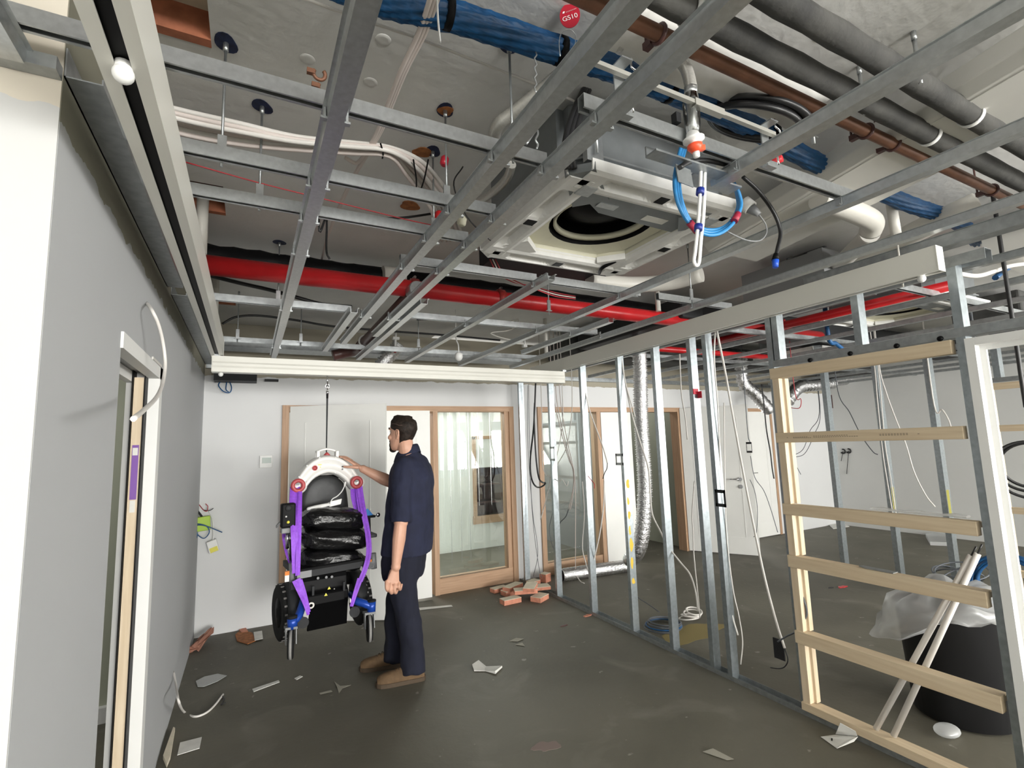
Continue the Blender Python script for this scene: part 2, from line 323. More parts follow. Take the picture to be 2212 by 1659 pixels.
# wall behind the camera with its window openings
S(wall_x(-2.6, 3.6, -9.7, -9.6, ZS, [(-1.85, 0.45, 0.6, 2.4), (0.85, 3.15, 0.6, 2.4)]).build('wall_back', 'white'))
S(wall_x(3.6, XR, -4.6, -4.5, ZS, [(4.15, 6.45, 0.6, 2.4), (6.85, 9.15, 0.6, 2.4)]).build('wall_back', 'white'))
S(MB().box(3.6, 3.7, -9.6, -4.5, 0, ZS).build('wall_return', 'white'))
# room behind the glazed doors: back wall with a framed hatch, dark stores beyond
S(wall_x(-2.6, XR, 7.4, 7.5, ZS, [(3.20, 3.76, 0.5, 1.25), (4.74, 5.3, 0.5, 1.25)]).build('wall_rear', 'white'))
S(MB().box(2.0, 7.0, 9.0, 9.1, 0, ZS).build('wall_store', 'brown'))
S(MB().box(4.45, 4.57, YF+0.13, 7.4, 0, ZS).build('wall_partition', 'grey'))
for k, (a, c) in enumerate(((3.20, 3.76), (4.74, 5.3))):
    fr = MB().box(a-0.06, c+0.06, 7.36, 7.52, 0.38, 0.5).box(a-0.05, a, 7.36, 7.52, 0.5, 1.74).box(c, c+0.05, 7.36, 7.52, 0.5, 1.74).box(a-0.05, c+0.05, 7.36, 7.52, 1.70, 1.75)
    S(MB().box(a, c, 7.37, 7.39, 1.25, 1.70).build('window_%d' % (7+k), 'white'))
    S(fr.build('window_%d' % (5+k), 'framex'))
    sh = MB()
    for z in (0.66, 0.95, 1.22): sh.box(a+0.02, c-0.02, 7.6, 7.95, z, z+0.03)
    sh.box(a, a+0.03, 7.6, 7.95, 0.0, 1.6); sh.box(c-0.03, c, 7.6, 7.95, 0.0, 1.6); sh.box(a, c, 7.95, 7.97, 0.0, 1.5)
    T(sh.build('shelving_unit', 'brown'), ('brown shelving seen through the hatch behind the left glazed panel' if k == 0 else 'brown shelving seen through the hatch behind the stud wall glazing'), 'shelf')
# perimeter trims: metal track along the left wall just below the bare strip, and along far wall
tr = MB()
for (a, c) in ((1.345, 2.93), (3.07, 5.41)):
    tr.box(XL+0.001, XL+0.004, a, c, 2.44, 2.51); tr.box(XL+0.001, XL+0.07, a, c, 2.44, 2.443); tr.box(XL+0.067, XL+0.07, a, c, 2.443, 2.455)
S(tr.build('trim_1', 'galv2'))
S(MB().box(-1.6, XL-0.0, 1.30, 1.339, 2.425, 2.455).build('trim_2', 'galv2'))
S(MB().box(-1.8, -0.475, 0.3, 1.30, 2.453, 2.466).build('trim_5', 'white'))
ft = MB().box(XL+0.01, 9.2, 5.36, 5.418, 2.40, 2.403).box(XL+0.01, 9.2, 5.415, 5.418, 2.403, 2.46); S(ft.build('trim_3', 'galv2'))
S(MB().box(-0.3, 0.05, 5.22, 5.41, 2.27, 2.40).build('trim_4', 'dgrey'))
# ================================================================ ceiling grid
def lipped(w, h, t=0.0018, lip=0.009):
    a = w/2; return [(-a-lip, h), (-a-lip, h-t), (-a, h-t), (-a+0.003, 0), (a-0.003, 0), (a, h-t), (a+lip, h-t), (a+lip, h), (a-t, h), (a-t-0.003, t), (-a+t+0.003, t), (-a+t, h)]
def ychan(x, y0, y1, label, z=2.42, w=0.046, h=0.033, m='galv', clips=(), group='lengthways ceiling furring channels', side=-1):
    o = MB().prism(lipped(w, h), (x, y0, z), (1, 0, 0), (0, 0, 1), (0, y1-y0, 0)).build('furring_channel', m); T(o, label, 'ceiling channel', group)
    for c in clips:
        for s in ((-1, 1) if side == 0 else (side,)):
            b = MB().box(x+s*(w/2+0.004)-0.003, x+s*(w/2+0.004)+0.003, c-0.011, c+0.011, z+0.006, z+h+0.022).box(x+s*(w/2+0.004)-0.009, x+s*(w/2+0.004)+0.009, c-0.007, c+0.007, z+0.004, z+0.010)
            k = b.build('clip', 'galv', None); k.parent = o; k.location = k.location-o.location
    return o
XROWS = (1.235, 1.60, 1.868)
def near(ys, a, b): return [y for y in ys if a < y < b]
LAT = XROWS+(2.21, 3.15, 4.34)
ychan(0.172, -0.3, 4.82, 'long ceiling channel nearest the left hoist rail, running away over the wheelchair', clips=near(LAT, 0.5, 4.8), side=0)
ychan(0.632, -0.3, 4.0, 'long ceiling channel, left one of the close pair beside the cassette unit', clips=near(LAT, 0.5, 3.9), side=0)
ychan(0.803, -0.3, 3.65, 'long ceiling channel, right one of the close pair passing the cassette unit', clips=near(LAT, 0.5, 3.6)+[0.965], side=0)
ychan(0.54, 3.03, 4.34, 'short ceiling channel offcut left of the brown branch pipe')
ychan(0.872, 2.70, 4.68, 'ceiling channel right of the brown branch pipe, ending below the red pipe', clips=[3.15])
ychan(1.335, 2.06, 4.7, 'ceiling channel starting just past the cassette and passing the dangling detector', clips=[2.21, 3.15])
ychan(1.345, -0.2, 1.06, 'short ceiling channel ending at the bracket beside the cassette', clips=[0.965])
ychan(1.908, -0.2, 4.75, 'long ceiling channel right of the cassette, under the white duct board', clips=[0.965, 2.21, 3.15])
ychan(2.505, -0.2, 4.75, 'long ceiling channel nearest the right hoist rail', clips=[2.21, 3.15])
ychan(2.212, 2.68, 3.95, 'short ceiling channel offcut just left of the channel nearest the right hoist rail', clips=[3.15])
ychan(-0.455, 0.2, 1.30, 'short steel channel at the top left corner of the picture, beside a white soffit board')
CH = [(0, 0.040), (0.027, 0.040), (0.027, 0), (0.0195, 0), (0.0195, 0.0015), (0.0255, 0.0015), (0.0255, 0.0385), (0.0015, 0.0385), (0.0015, 0.0015), (0.005, 0.0015), (0.005, 0), (0, 0)]
def xchan(y, x0, x1, label, z=2.455, m='galv'):
    return T(MB().prism(CH, (x0, y-0.013, z), (0, 1, 0), (0, 0, 1), (x1-x0, 0, 0)).build('cross_channel', m), label, 'ceiling channel', 'cross ceiling channels')
xchan(1.235, -0.50, 0.795, 'cross channel nearest the camera, running from the left wall corner to the cassette')
xchan(1.60, -0.335, 0.795, 'second cross channel from the camera, left of the cassette')
xchan(1.868, -0.335, 0.795, 'third cross channel from the camera, left of the cassette')
xchan(0.965, 0.74, 1.98, 'cross channel passing close in front of the cassette body')
xchan(2.21, 0.60, 1.33, 'cross channel just behind the cassette, left part')
xchan(2.21, 1.36, 2.05, 'cross channel just behind the cassette, right part under the dark duct')
xchan(2.215, 2.2, 2.86, 'cross channel crossing towards the right hoist rail behind the white duct board')
xchan(3.155, -0.30, 0.545, 'far cross channel behind the red pipe, left of the brown branch pipe', z=2.452, m='galv2')
xchan(3.155, 0.86, 2.45, 'far cross channel behind the red pipe, right of the brown branch pipe', z=2.452, m='galv2')
xchan(4.34, -0.30, 0.86, 'last cross channel before the far wall, left part', m='galv2')
xchan(4.34, 0.92, 2.6, 'last cross channel before the far wall, right part', m='galv2')
# cable tray with slots along the far wall
tb = MB().box(-0.36, 2.7, 4.86, 4.863, 2.52, 2.60).box(-0.36, 2.7, 4.863, 5.10, 2.52, 2.523)
ct = T(tb.build('cable_tray', 'galv2'), 'perforated metal cable tray above the far end of the ceiling grid', 'cable tray')
hb = MB()
for i in range(60): hb.box(-0.33+i*0.05, -0.315+i*0.05, 4.857, 4.8601, 2.555, 2.566)
h = hb.build('slot_row', 'black'); h['kind'] = 'stuff'; h.parent = ct; h.location = h.location-ct.location
# rod hangers from the slab
def hanger(x, y, zb, label, mark=True, zt=ZS, m='galv2', r=0.004):
    o = T(MB().cyl((x, y, zb-0.05), (x, y, zt), r, 8).build('hanger_rod', m), label, 'hanger', 'ceiling hanger rods')
    def ch(b, n, mm):
        k = b.build(n, mm); k.parent = o; k.location = k.location-o.location; return k
    if mark:
        rr = [0.034*(1+0.12*math.sin(2*t+x*9)+0.06*math.sin(3*t)) for t in [2*math.pi*i/18 for i in range(18)]]
        L(ch(MB().prism([(rr[i]*math.cos(2*math.pi*i/18), rr[i]*1.1*math.sin(2*math.pi*i/18)) for i in range(18)], (x, y, zt-0.0025), (1, 0, 0), (0, 1, 0), (0, 0, 0.002)), 'anchor', 'bluepaint'), 'blue-black anchor patch')
    ch(MB().cyl((x, y, zt-0.03), (x, y, zt-0.002), 0.008, 8), 'nut', 'galv')
    ch(MB().box(x-0.012, x+0.012, y-0.004, y+0.004, zb-0.02, zb+0.05).box(x-0.02, x+0.02, y-0.008, y+0.008, zb-0.024, zb-0.02), 'clip', 'galv')
    return o
hanger(-0.095, 1.62, 2.495, 'hanger rod through the blue mark beside the left hoist rail')
hanger(0.01, 1.89, 2.5, 'hanger rod under the small blue mark left of the long ceiling channel')
hanger(0.69, 1.25, 2.5, 'hanger rod below the big blue mark next to the blue cable bundle')
hanger(0.617, 1.63, 2.5, 'hanger rod under the blue and orange mark left of the cassette')
hanger(0.20, 1.25, 2.56, 'hanger rod carrying the copper saddle at the top of the ceiling', mark=False)
hanger(0.66, 1.90, 2.5, 'hanger rod among the white cables left of the cassette')
hanger(0.13, 3.17, 2.5, 'hanger rod under the grey anchor patch behind the red pipe, left')
hanger(0.93, 3.19, 2.5, 'hanger rod under the grey anchor patch behind the red pipe, right')
hanger(0.35, 4.3, 2.5, 'hanger rod near the cable tray left of the brown branch pipe', mark=False)
hanger(-0.10, 4.3, 2.5, 'hanger rod near the cable tray beside the left hoist rail', mark=False)
hanger(1.30, 4.2, 2.5, 'hanger rod right of the foil duct end above the white beam', mark=False)
hanger(1.75, 2.75, 2.5, 'perforated hanger beside the red pipe past the cassette', mark=False)
hanger(2.48, 2.2, 2.5, 'hanger near the right hoist rail behind the white duct board', mark=False)
for i, (x, y, lb) in enumerate([(1.82, 0.66, 'threaded rod holding the upper lagged pipe, nearest the picture edge'), (1.82, 0.82, 'threaded rod between the two lagged pipes'), (1.83, 1.0, 'threaded rod dropping beside the lower lagged pipe')]):
    hanger(x+0.0, y, 2.72, lb, mark=False, zt=ZS, m='galv', r=0.006)
# adhesive pads and spots left on the slab
for i, (u, v_) in enumerate(((664, 128), (800, 178), (828, 86), (1775, 78))):
    p = pz(u, v_, ZS); b = MB().lathe([(0.024, 0), (0.023, -0.0012), (0.012, -0.0014), (0.004, -0.0012)], (p.x, p.y, ZS), (0, 0, 1), 18)
    T(b.build('adhesive_pad', 'slab' if i < 3 else 'white'), ['round grey pad on the slab left of the long channel', 'round grey pad on the slab right of the long channel, lower', 'round grey pad on the slab right of the long channel, upper', 'round white patch on the slab between the two lagged pipes'][i], 'pad')
# rust-coloured primer patches round old fixings
def patch(x, y, r, lab, m='rust', sx=1.5):
    rr = [r*(1+0.2*math.sin(2.0*t+x*7)+0.1*math.sin(3*t+y*3)) for t in [2*math.pi*i/20 for i in range(20)]]
    T(MB().prism([(sx*rr[i]*math.cos(2*math.pi*i/20), rr[i]*math.sin(2*math.pi*i/20)) for i in range(20)], (x, y, ZS-0.004), (1, 0, 0), (0, 1, 0), (0, 0, 0.0035)).build('primer_patch', m), lab, 'patch', 'primer patches on the slab')
for (u, v_, r, lab) in ((962, 238, 0.022, 'rusty orange patch beside the broken fixing on the slab'), (912, 328, 0.03, 'rusty orange patch where the white cables bend'), (886, 444, 0.04, 'rusty orange oval patch behind the third cross channel'), (1810, 345, 0.045, 'rust-brown patch by the red tape right of the cassette'), (1560, 185, 0.06, 'rust-brown patch behind the copper pipe and sprinkler drop')):
    p = pz(u, v_, ZS); patch(p.x, p.y, r, lab)
# the left and right fixed hoist rails and the traverse beam
def rail(x, w, y0, y1, z0, z1, label, by):
    a = w/2; s = 0.013; t = 0.012
    poly = [(-a, 0), (-s, 0), (-s, 0.006), (-a+t, 0.006), (-a+t, z1-z0-0.01), (a-t, z1-z0-0.01), (a-t, 0.006), (s, 0.006), (s, 0), (a, 0), (a, z1-z0), (-a, z1-z0)]
    o = T(MB().prism(poly, (x, y0, z0), (1, 0, 0), (0, 0, 1), (0, y1-y0, 0)).build('hoist_rail', 'cream'), label, 'hoist rail', 'ceiling hoist rails')
    def ch(b, n, mm):
        k = b.build(n, mm); k.parent = o; k.location = k.location-o.location; return k
    ch(MB().box(x-0.02, x+0.02, y0+0.002, y1-0.002, z0+0.012, z0+0.014), 'inner_track', 'black')
    ch(MB().ball((x, by, z0-0.012), 0.017).cyl((x, by, z0-0.004), (x, by, z0+0.01), 0.014, 12), 'end_stop', 'white')
    ch(MB().box(x-a-0.001, x+a+0.001, y0-0.004, y0, z0, z1), 'end_cap', 'cream'); ch(MB().box(x-a-0.001, x+a+0.001, y1, y1+0.004, z0, z1), 'end_cap', 'cream')
    return o
rail(-0.216, 0.076, -0.2, 4.07, 2.29, 2.415, 'white ceiling hoist rail with a dark slot running along the left wall', 1.035)
rail(2.70, 0.062, 1.0, 4.62, 2.30, 2.415, 'white ceiling hoist rail running above the near stud wall', 1.075)
BY, BZ0, BZ1 = 4.04, 2.172, 2.286
bo = MB()
prof = [(-0.04, 0), (0.04, 0), (0.04, 0.114), (-0.04, 0.114), (-0.04, 0.075), (-0.046, 0.062), (-0.046, 0.045), (-0.04, 0.032)]
bo.prism(prof, (-0.243, BY, BZ0), (0, 1, 0), (0, 0, 1), (2.935, 0, 0))
beam = T(bo.build('traverse_beam', 'cream', bevel=0.002), 'long white traverse beam spanning between the two hoist rails', 'hoist beam')
for b, n, mm in ((MB().ball((-0.19, BY, BZ0-0.012), 0.016), 'end_stop', 'white'), (MB().box(-0.246, -0.243, BY-0.041, BY+0.041, BZ0, BZ1), 'end_cap', 'cream'), (MB().box(2.692, 2.695, BY-0.041, BY+0.041, BZ0, BZ1), 'end_cap', 'cream'),
               (MB().box(-0.236, -0.196, BY-0.03, BY+0.03, BZ1, 2.30), 'trolley', 'galv'), (MB().box(2.68, 2.72, BY-0.03, BY+0.03, BZ1, 2.31), 'trolley', 'galv')):
    k = b.build(n, mm); k.parent = beam; k.location = k.location-beam.location
# ceiling grid of the neighbouring room
for i in range(10):
    x = 3.28+i*0.6
    ychan(x, -0.6, 5.2, 'ceiling channel of the next room, %s from the stud wall' % ['first', 'second', 'third', 'fourth', 'fifth', 'sixth', 'seventh', 'eighth', 'ninth', 'tenth'][i], z=2.42, m='galv2', group='next room ceiling channels')
for i, y in enumerate((1.5, 2.7, 3.9)):
    xchan(y, 3.0, 9.2, 'cross channel of the next room, %s from the camera' % ['nearest', 'second', 'farthest'][i], z=2.455, m='galv2')
# ================================================================ stud walls
def cstud(y, x0, w, z0, z1, label, name='wall_stud', f=0.036, t=0.002, group='near stud wall', m='stud', web=-1):
    """C-section stud: web on the near side (towards the camera), flanges along the wall faces"""
    s = 1
    poly = [(0, 0), (w, 0), (w, f), (w-0.009, f), (w-0.009, f-t), (w-t, f-t), (w-t, t), (t, t), (t, f-t), (0.009, f-t), (0.009, f), (0, f)]
    o = MB().prism(poly, (x0, y, z0), (1, 0, 0), (0, 1, 0), (0, 0, z1-z0)).build(name, m); return T(o, label, 'stud', group)
SW = 0.066
nz = 2.365
def sy(u, v_): return px(u, v_, XS).y
studs = [(5.30, 'galvanised stud against the far wall, right of the glazed door frame'), (4.62, 'galvanised stud beside the black looped cable'), (4.02, 'galvanised stud rising just right of the white beam end'),
         (3.455, 'galvanised stud with yellow paint marks'), (3.01, 'galvanised stud right of the hanging foil duct'), (2.635, 'stud with a red tag, left of a close pair'), (2.49, 'stud with an open socket bracket, right of a close pair'), (1.985, 'full-height stud at the left edge of the timber frame')]
SO = []
for i, (y, lb) in enumerate(studs): SO.append(cstud(y-0.036, XS, SW, 0.003, nz, lb))
SO.append(cstud(1.905, XS, SW, 2.064, nz, 'short upper stud doubled at the left end of the header'))
SO.append(cstud(1.437, XS, SW, 2.064, nz, 'short upper stud above the middle of the timber frame'))
SO.append(cstud(1.01, XS, SW, 0.003, nz, 'full-height stud between timber frame and white door jamb'))
def track(y0, y1, z, up, label, x0=XS-0.001, w=SW+0.002, h=0.03, m='stud'):
    z1 = z+h*up; a, b = sorted((z, z+0.002*up)); c, d = sorted((z, z1))
    o = MB().box(x0, x0+w, y0, y1, a, b).box(x0-0.001, x0+0.001, y0, y1, c, d).box(x0+w-0.001, x0+w+0.001, y0, y1, c, d).build('wall_track', m)
    return T(o, label, 'track', 'stud wall tracks')
track(1.0, 5.40, 0.0, 1, 'galvanised bottom track on the floor under the near stud wall', m='galv2')
track(0.9, 5.40, nz+0.035, -1, 'galvanised top track over the near stud wall behind the right hoist rail', h=0.05, m='galv2')
hd = MB().box(XS-0.002, XS+SW+0.002, 0.2, 1.955, 2.02, 2.062).build('header_track', 'galv2'); T(hd, 'dark grey steel header over the timber frame and white doorway', 'header')
for i, y in enumerate((1.72, 1.5, 1.28, 1.1)):
    k = MB().lathe([(0.013, 0), (0.013, 0.004), (0.006, 0.012)], (XS-0.006, y, 2.026), (-1, 0, 0.0), 10).build('bolt', 'black'); k.parent = hd; k.location = k.location-hd.location
# details on studs
def att(o, b, n, m, lab=None):
    k = b.build(n, m); k.parent = o; k.location = k.location-o.location
    if lab: k['label'] = lab
    return k
o = SO[3]; ypm = mat('yellow_marking_paint', (0.75, 0.50, 0.05), 0.6)
for (za, zb_, wd) in ((1.19, 1.27, 1.0), (1.05, 1.12, 0.6), (0.93, 1.0, 0.7), (0.80, 0.88, 0.6), (0.66, 0.78, 0.9), (0.52, 0.62, 0.7), (0.40, 0.45, 0.9)):
    n = 9; poly = [(XS+0.012+wd*0.04*(0.5+0.5*math.cos(2*math.pi*i/n))*(1+0.2*math.sin(i*5+za*30)), (za+zb_)/2+(zb_-za)/2*math.sin(2*math.pi*i/n)) for i in range(n)]
    att(o, MB().prism(poly, (0, 3.4185, 0), (1, 0, 0), (0, 0, 1), (0, 0.0004, 0)), 'paint_mark', ypm, 'yellow spray paint mark')
p = px(1503, 845, XS); att(SO[5], MB().box(XS-0.004, XS+0.045, 2.592, 2.598, p.z-0.02, p.z+0.02).box(XS+0.04, XS+0.043, 2.56, 2.598, p.z-0.05, p.z+0.0), 'red_tag', mat('red_tape', (0.62, 0.02, 0.05), 0.5), 'red tape tag')
def bracket(y, z, o, h=0.115, w=0.085, m='dgrey'):
    x = XS-0.004; b = MB().box(x, x+0.003, y-w, y, z, z+0.022).box(x, x+0.003, y-w, y, z+h-0.022, z+h).box(x, x+0.003, y-w, y-w+0.014, z, z+h).box(x, x+0.003, y-0.014, y, z, z+h)
    return att(o, b, 'mounting_bracket', m)
p = px(1548, 1100, XS); bracket(2.475, p.z+0.02, SO[6])
p = px(1316, 992, XS); bracket(3.52, p.z-0.05, SO[3], 0.1, 0.1, 'galv2')
p = px(1186, 985, XS); bracket(4.60, p.z-0.05, SO[1], 0.15, 0.08, 'galv')
# timber nogging frame filling the opening
XT = XS-0.004
def fr_z(u, v_): return px(u, v_, XT).z
tf = thing('timber_infill', 'pale pine frame of six rails set in the near stud wall', 'timber frame', (XT, 1.5, 0.0))
Y0, Y1 = 1.06, 1.972
rails = [((1667, 795), (1667, 818), (2050, 738), (2050, 768)), ((1680, 935), (1680, 957), (2072, 921), (2072, 948)), ((1694, 1087), (1694, 1112), (2097, 1125), (2097, 1154)), ((1703, 1199), (1703, 1225), (2123, 1274), (2123, 1308)), ((1722, 1364), (1722, 1390), (2155, 1496), (2155, 1532)), ((1733, 1514), (1733, 1536), None, None)]
print_z = []
for i, r in enumerate(rails):
    zt = fr_z(*r[0]); zb_ = fr_z(*r[1])
    if r[2]: zt = (zt+fr_z(*r[2]))/2; zb_ = (zb_+fr_z(*r[3]))/2
    if i == 5: zb_, zt = 0.035, 0.078
    print_z.append((zb_, zt))
    y0 = 1.012 if i == 5 else Y0
    k = MB().box(XT-0.014, XT+0.03, y0, Y1, zb_, zt).build('rail', 'timber', tf, 0.002)
    if i in (2, 3, 4, 5): MB().box(XT+0.03, XT+0.075, y0, Y1-0.03, zt-0.030, zt-0.008).build('rail_backing', 'timber', tf)
    if i == 1:
        g = MB()
        for (a, c, z) in ((1.90, 1.895, 0.5), (1.86, 1.77, 0.52), (1.86, 1.75, 0.44), (1.74, 1.55, 0.58), (1.74, 1.50, 0.46), (1.40, 1.27, 0.56), (1.40, 1.27, 0.46), (1.235, 1.225, 0.5)):
            n = max(1, int(abs(a-c)/0.012))
            for q in range(n):
                yy = a-(a-c)*q/n; g.box(XT-0.0146, XT-0.0139, yy-0.008, yy, zb_+(zt-zb_)*z-0.0016, zb_+(zt-zb_)*z+0.0016)
        kk = g.build('stamped_print', mat('faded_ink', (0.25, 0.2, 0.15), 0.8)); kk.parent = k; kk.location = kk.location-k.location-tf.location
for i in range(5):
    za, zb_ = print_z[i+1][1], print_z[i][0]
    MB().box(XT, XT+0.04, Y1-0.046, Y1-0.004, za, zb_).build('upright', 'timberz', tf); MB().box(XT+0.04, XT+0.075, Y1-0.06, Y1-0.004, za, zb_).build('upright', 'timberz', tf)
# white door lining in the doorway right of the timber frame
wf = thing('door_lining', 'white painted door lining right of the timber frame', 'door frame', (XS, 0.9, 0))
jy = 1.008; x0 = XS-0.025; x1 = XS+SW+0.03
MB().prism([(x0, jy), (x0, jy-0.034), (x0+0.045, jy-0.034), (x0+0.045, jy-0.056), (x0+0.06, jy-0.056), (x0+0.06, jy-0.034), (x1, jy-0.034), (x1, jy)], (0, 0, 0), (1, 0, 0), (0, 1, 0), (0, 0, 2.005)).build('jamb', 'white', wf)
MB().prism([(x0, 0), (x0, -0.034), (x0+0.045, -0.034), (x0+0.045, -0.056), (x0+0.06, -0.056), (x0+0.06, -0.034), (x1-0.001, -0.034), (x1-0.001, 0)], (0.0005, 0.1, 2.0045), (1, 0, 0), (0, 0, 1), (0, jy-0.1-0.0345, 0)).build('head', 'white', wf)
MB().box(x0+0.05, x0+0.055, jy-0.05, jy-0.034, 1.87, 1.91).build('packer', 'card', wf)
for (u, v_, lab, k) in ((2110, 1210, 0, 0.0),):
    pass
# second stud wall, across the next room
X2 = 6.2
ys2 = [px(u, v_, X2).y for u, v_ in ((1600, 1000), (1798, 1000), (1913, 1000), (2030, 1000))]
lb2 = ['stud of the far stud wall beside the open white door leaf', 'stud of the far stud wall, left one seen through the timber frame', 'stud of the far stud wall, middle one with white cables', 'stud of the far stud wall, right one nearest the white door lining']
S2 = []
for y, lb in list(zip(ys2, lb2))[1:]: S2.append(cstud(y-0.018, X2, 0.09, 0.003, 2.40, lb, group='far stud wall', f=0.05))
for k_ in (1, 2): att(S2[k_], MB().box(X2+0.01, X2+0.06, ys2[k_+1]-0.0192, ys2[k_+1]-0.0184, 0.75, 1.0), 'paint_marks', mat('yellow_green_paint', (0.35, 0.32, 0.06), 0.7), 'yellow-green paint patch')
ya = px(2140, 1000, X2).y
S2.append(cstud(ya-0.02, X2, 0.09, 0.003, 2.40, 'stud of the far stud wall at the edge of the farther timber frame', group='far stud wall', f=0.05))
S2.append(cstud(px(2160, 800, X2).y, X2, 0.09, 2.05, 2.40, 'short upper stud above the farther timber frame', group='far stud wall', f=0.05))
track(0.3, ys2[1]+0.05, 0.0, 1, 'bottom track of the far stud wall', x0=X2-0.001, w=0.092, m='galv2')
track(0.3, ys2[1]+0.05, 2.435, -1, 'top track of the far stud wall', x0=X2-0.001, w=0.092, h=0.04, m='galv2')
t2 = thing('timber_infill', 'farther pine frame half hidden at the right edge of the picture', 'timber frame', (X2, 0.8, 0))
for (v0, v1) in ((826, 840), (918, 932), (1095, 1108), (1228, 1242)):
    za, zb_ = px(2170, v1, X2).z, px(2170, v0, X2).z
    MB().box(X2-0.01, X2+0.04, 0.3, ya-0.03, za, zb_).build('rail', 'timber', t2)
MB().box(X2+0.0, X2+0.04, ya-0.09, ya-0.03, 0.05, 2.0).build('upright', 'timberz', t2)
MB().box(X2-0.003, X2+0.093, 0.3, ya, 2.03, 2.07).build('head_plate', 'galv2', t2)
# ================================================================ doors and glazing in the far wall
def door(name, loc): o = D.objects.new(name, None); COL.objects.link(o); o.location = loc; return S(o)
def frame(o, x0, x1, zt, y=YF, w=0.062, d=0.022, m1='frame', m2='framex'):
    MB().box(x0, x0+w, y-d, y+0.13, 0, zt).build('jamb', m1, o); MB().box(x1-w, x1, y-d, y+0.13, 0, zt).build('jamb', m1, o)
    MB().box(x0+w, x1-w, y-d, y+0.13, zt-w, zt).build('head', m2, o)
def leaf(o, p, q, z0, z1, t=0.038, name='door_leaf', panel=True, handle=None, hz=1.0):
    p = V((p[0], p[1], 0)); q = V((q[0], q[1], 0)); d = (q-p).normalized(); n = V((d.y, -d.x, 0)); w = (q-p).length
    b = MB().prism([(0, 0), (w, 0), (w, z1-z0), (0, z1-z0)], p+V((0, 0, z0)), d, (0, 0, 1), -n*t); lf = b.build(name, 'door', o)
    if panel:
        g = MB(); a0, a1, b0, b1, r = 0.15, w-0.15, 0.22, z1-z0-0.16, 0.006
        for (u0, u1, v0, v1) in ((a0, a1, b0, b0+r), (a0, a1, b1-r, b1), (a0, a0+r, b0, b1), (a1-r, a1, b0, b1)):
            g.prism([(u0, v0), (u1, v0), (u1, v1), (u0, v1)], p+V((0, 0, z0)), d, (0, 0, 1), n*0.004)
        k = g.build('panel_moulding', 'door', lf)
        k.location = k.location  # child of the leaf
    if handle is not None:
        c = p+d*handle+n*0.012+V((0, 0, hz)); g = MB().cyl(c, c+n*0.02, 0.026, 16).cyl(c+n*0.03, c+n*0.03+d*(0.13 if handle < w/2 else -0.13), 0.009, 8).cyl(c+n*0.005, c+n*0.04, 0.009, 8)
        c2 = c-V((0, 0, 0.1)); g.cyl(c2-n*0.005, c2+n*0.012, 0.026, 16); g.build('handle', 'chrome', lf)
    return lf
d1 = door('door_1', (1.57, YF, 0)); frame(d1, 0.283, 2.858, 2.06)
MB().box(1.83, 1.885, YF-0.02, YF+0.13, 0, 2.0).build('mullion', 'frame', d1)
MB().box(1.885, 2.796, YF-0.005, YF+0.11, 0.0, 0.165).build('bottom_rail', 'framex', d1)
MB().box(2.74, 2.796, YF+0.0, YF+0.1, 0.165, 1.998).build('stile', 'frame', d1)
MB().box(1.885, 2.74, YF+0.05, YF+0.056, 0.165, 1.995).build('glass_pane', 'glass', d1)
sb = MB()
for x in (2.05, 2.17, 2.28, 2.40, 2.56): sb.box(x, x+0.006, YF+0.046, YF+0.0495, 0.9 if x > 2.3 else 0.3, 1.99)
sb.build('reflection_strip', 'film', d1)  # pale film strips imitating window reflections on the glass
leaf(d1, (0.352, 5.375), (1.178, 4.905), 0.012, 2.045)
leaf(d1, (1.02, 5.33), (1.755, 5.285), 0.03, 2.0, panel=True)
d2 = door('door_2', (4.4, YF, 0)); frame(d2, 3.202, 5.66, 2.058)
MB().box(4.115, 4.175, YF-0.02, YF+0.13, 0, 2.0).build('mullion', 'frame', d2)
MB().box(3.264, 4.115, YF-0.005, YF+0.11, 0.0, 0.14).build('bottom_rail', 'framex', d2)
MB().box(3.264, 4.115, YF+0.05, YF+0.056, 0.14, 1.995).build('glass_pane', 'glass', d2)
leaf(d2, (4.185, 5.40), (4.70, 5.40), 0.02, 1.99, panel=False)
leaf(d2, (5.63, 5.385), (6.10, 4.60), 0.01, 2.045, handle=0.75, hz=1.02)
d3 = door('door_3', (7.1, YF, 0)); frame(d3, 6.40, 7.76, 2.055, w=0.055)
leaf(d3, (6.98, 5.395), (7.69, 5.395), 0.01, 2.0, handle=0.1, hz=1.02)
# dark room behind the open door 2
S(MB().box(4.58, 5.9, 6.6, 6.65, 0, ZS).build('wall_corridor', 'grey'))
S(MB().box(5.75, 5.8, YF+0.13, 6.6, 0, ZS).build('wall_corridor_side', 'greenwall'))
# cavity sliding door in the left wall
d4 = door('door_4', (XL, 2.45, 0))
jx = XL-0.113
MB().box(jx, XL+0.008, DY1-0.045, DY1+0.03, 0, DZ+0.03).build('jamb', 'white', d4)
MB().box(jx-0.001, XL-0.086, DY1-0.075, DY1-0.046, 0, DZ+0.0).build('jamb', 'white', d4)
MB().box(XL-0.035, XL+0.008, DY0-0.01, DY1+0.03, DZ-0.025, DZ+0.03).build('head', 'white', d4)
MB().box(jx-0.001, XL-0.085, DY0, DY1-0.076, DZ-0.05, DZ-0.005).build('head', 'white', d4)
sl = MB().box(XL-0.078, XL-0.042, DY1-0.115, DY1-0.05, 0.01, DZ-0.03).build('sliding_leaf', 'timberz', d4)
MB().box(XL-0.084, XL-0.08, DY1-0.13, DY1-0.05, 0, DZ).box(XL-0.040, XL-0.036, DY1-0.12, DY1-0.05, 0, DZ).build('seal', 'black', d4)
p0, p1 = px(300, 962, XL-0.06), px(297, 1075, XL-0.06)
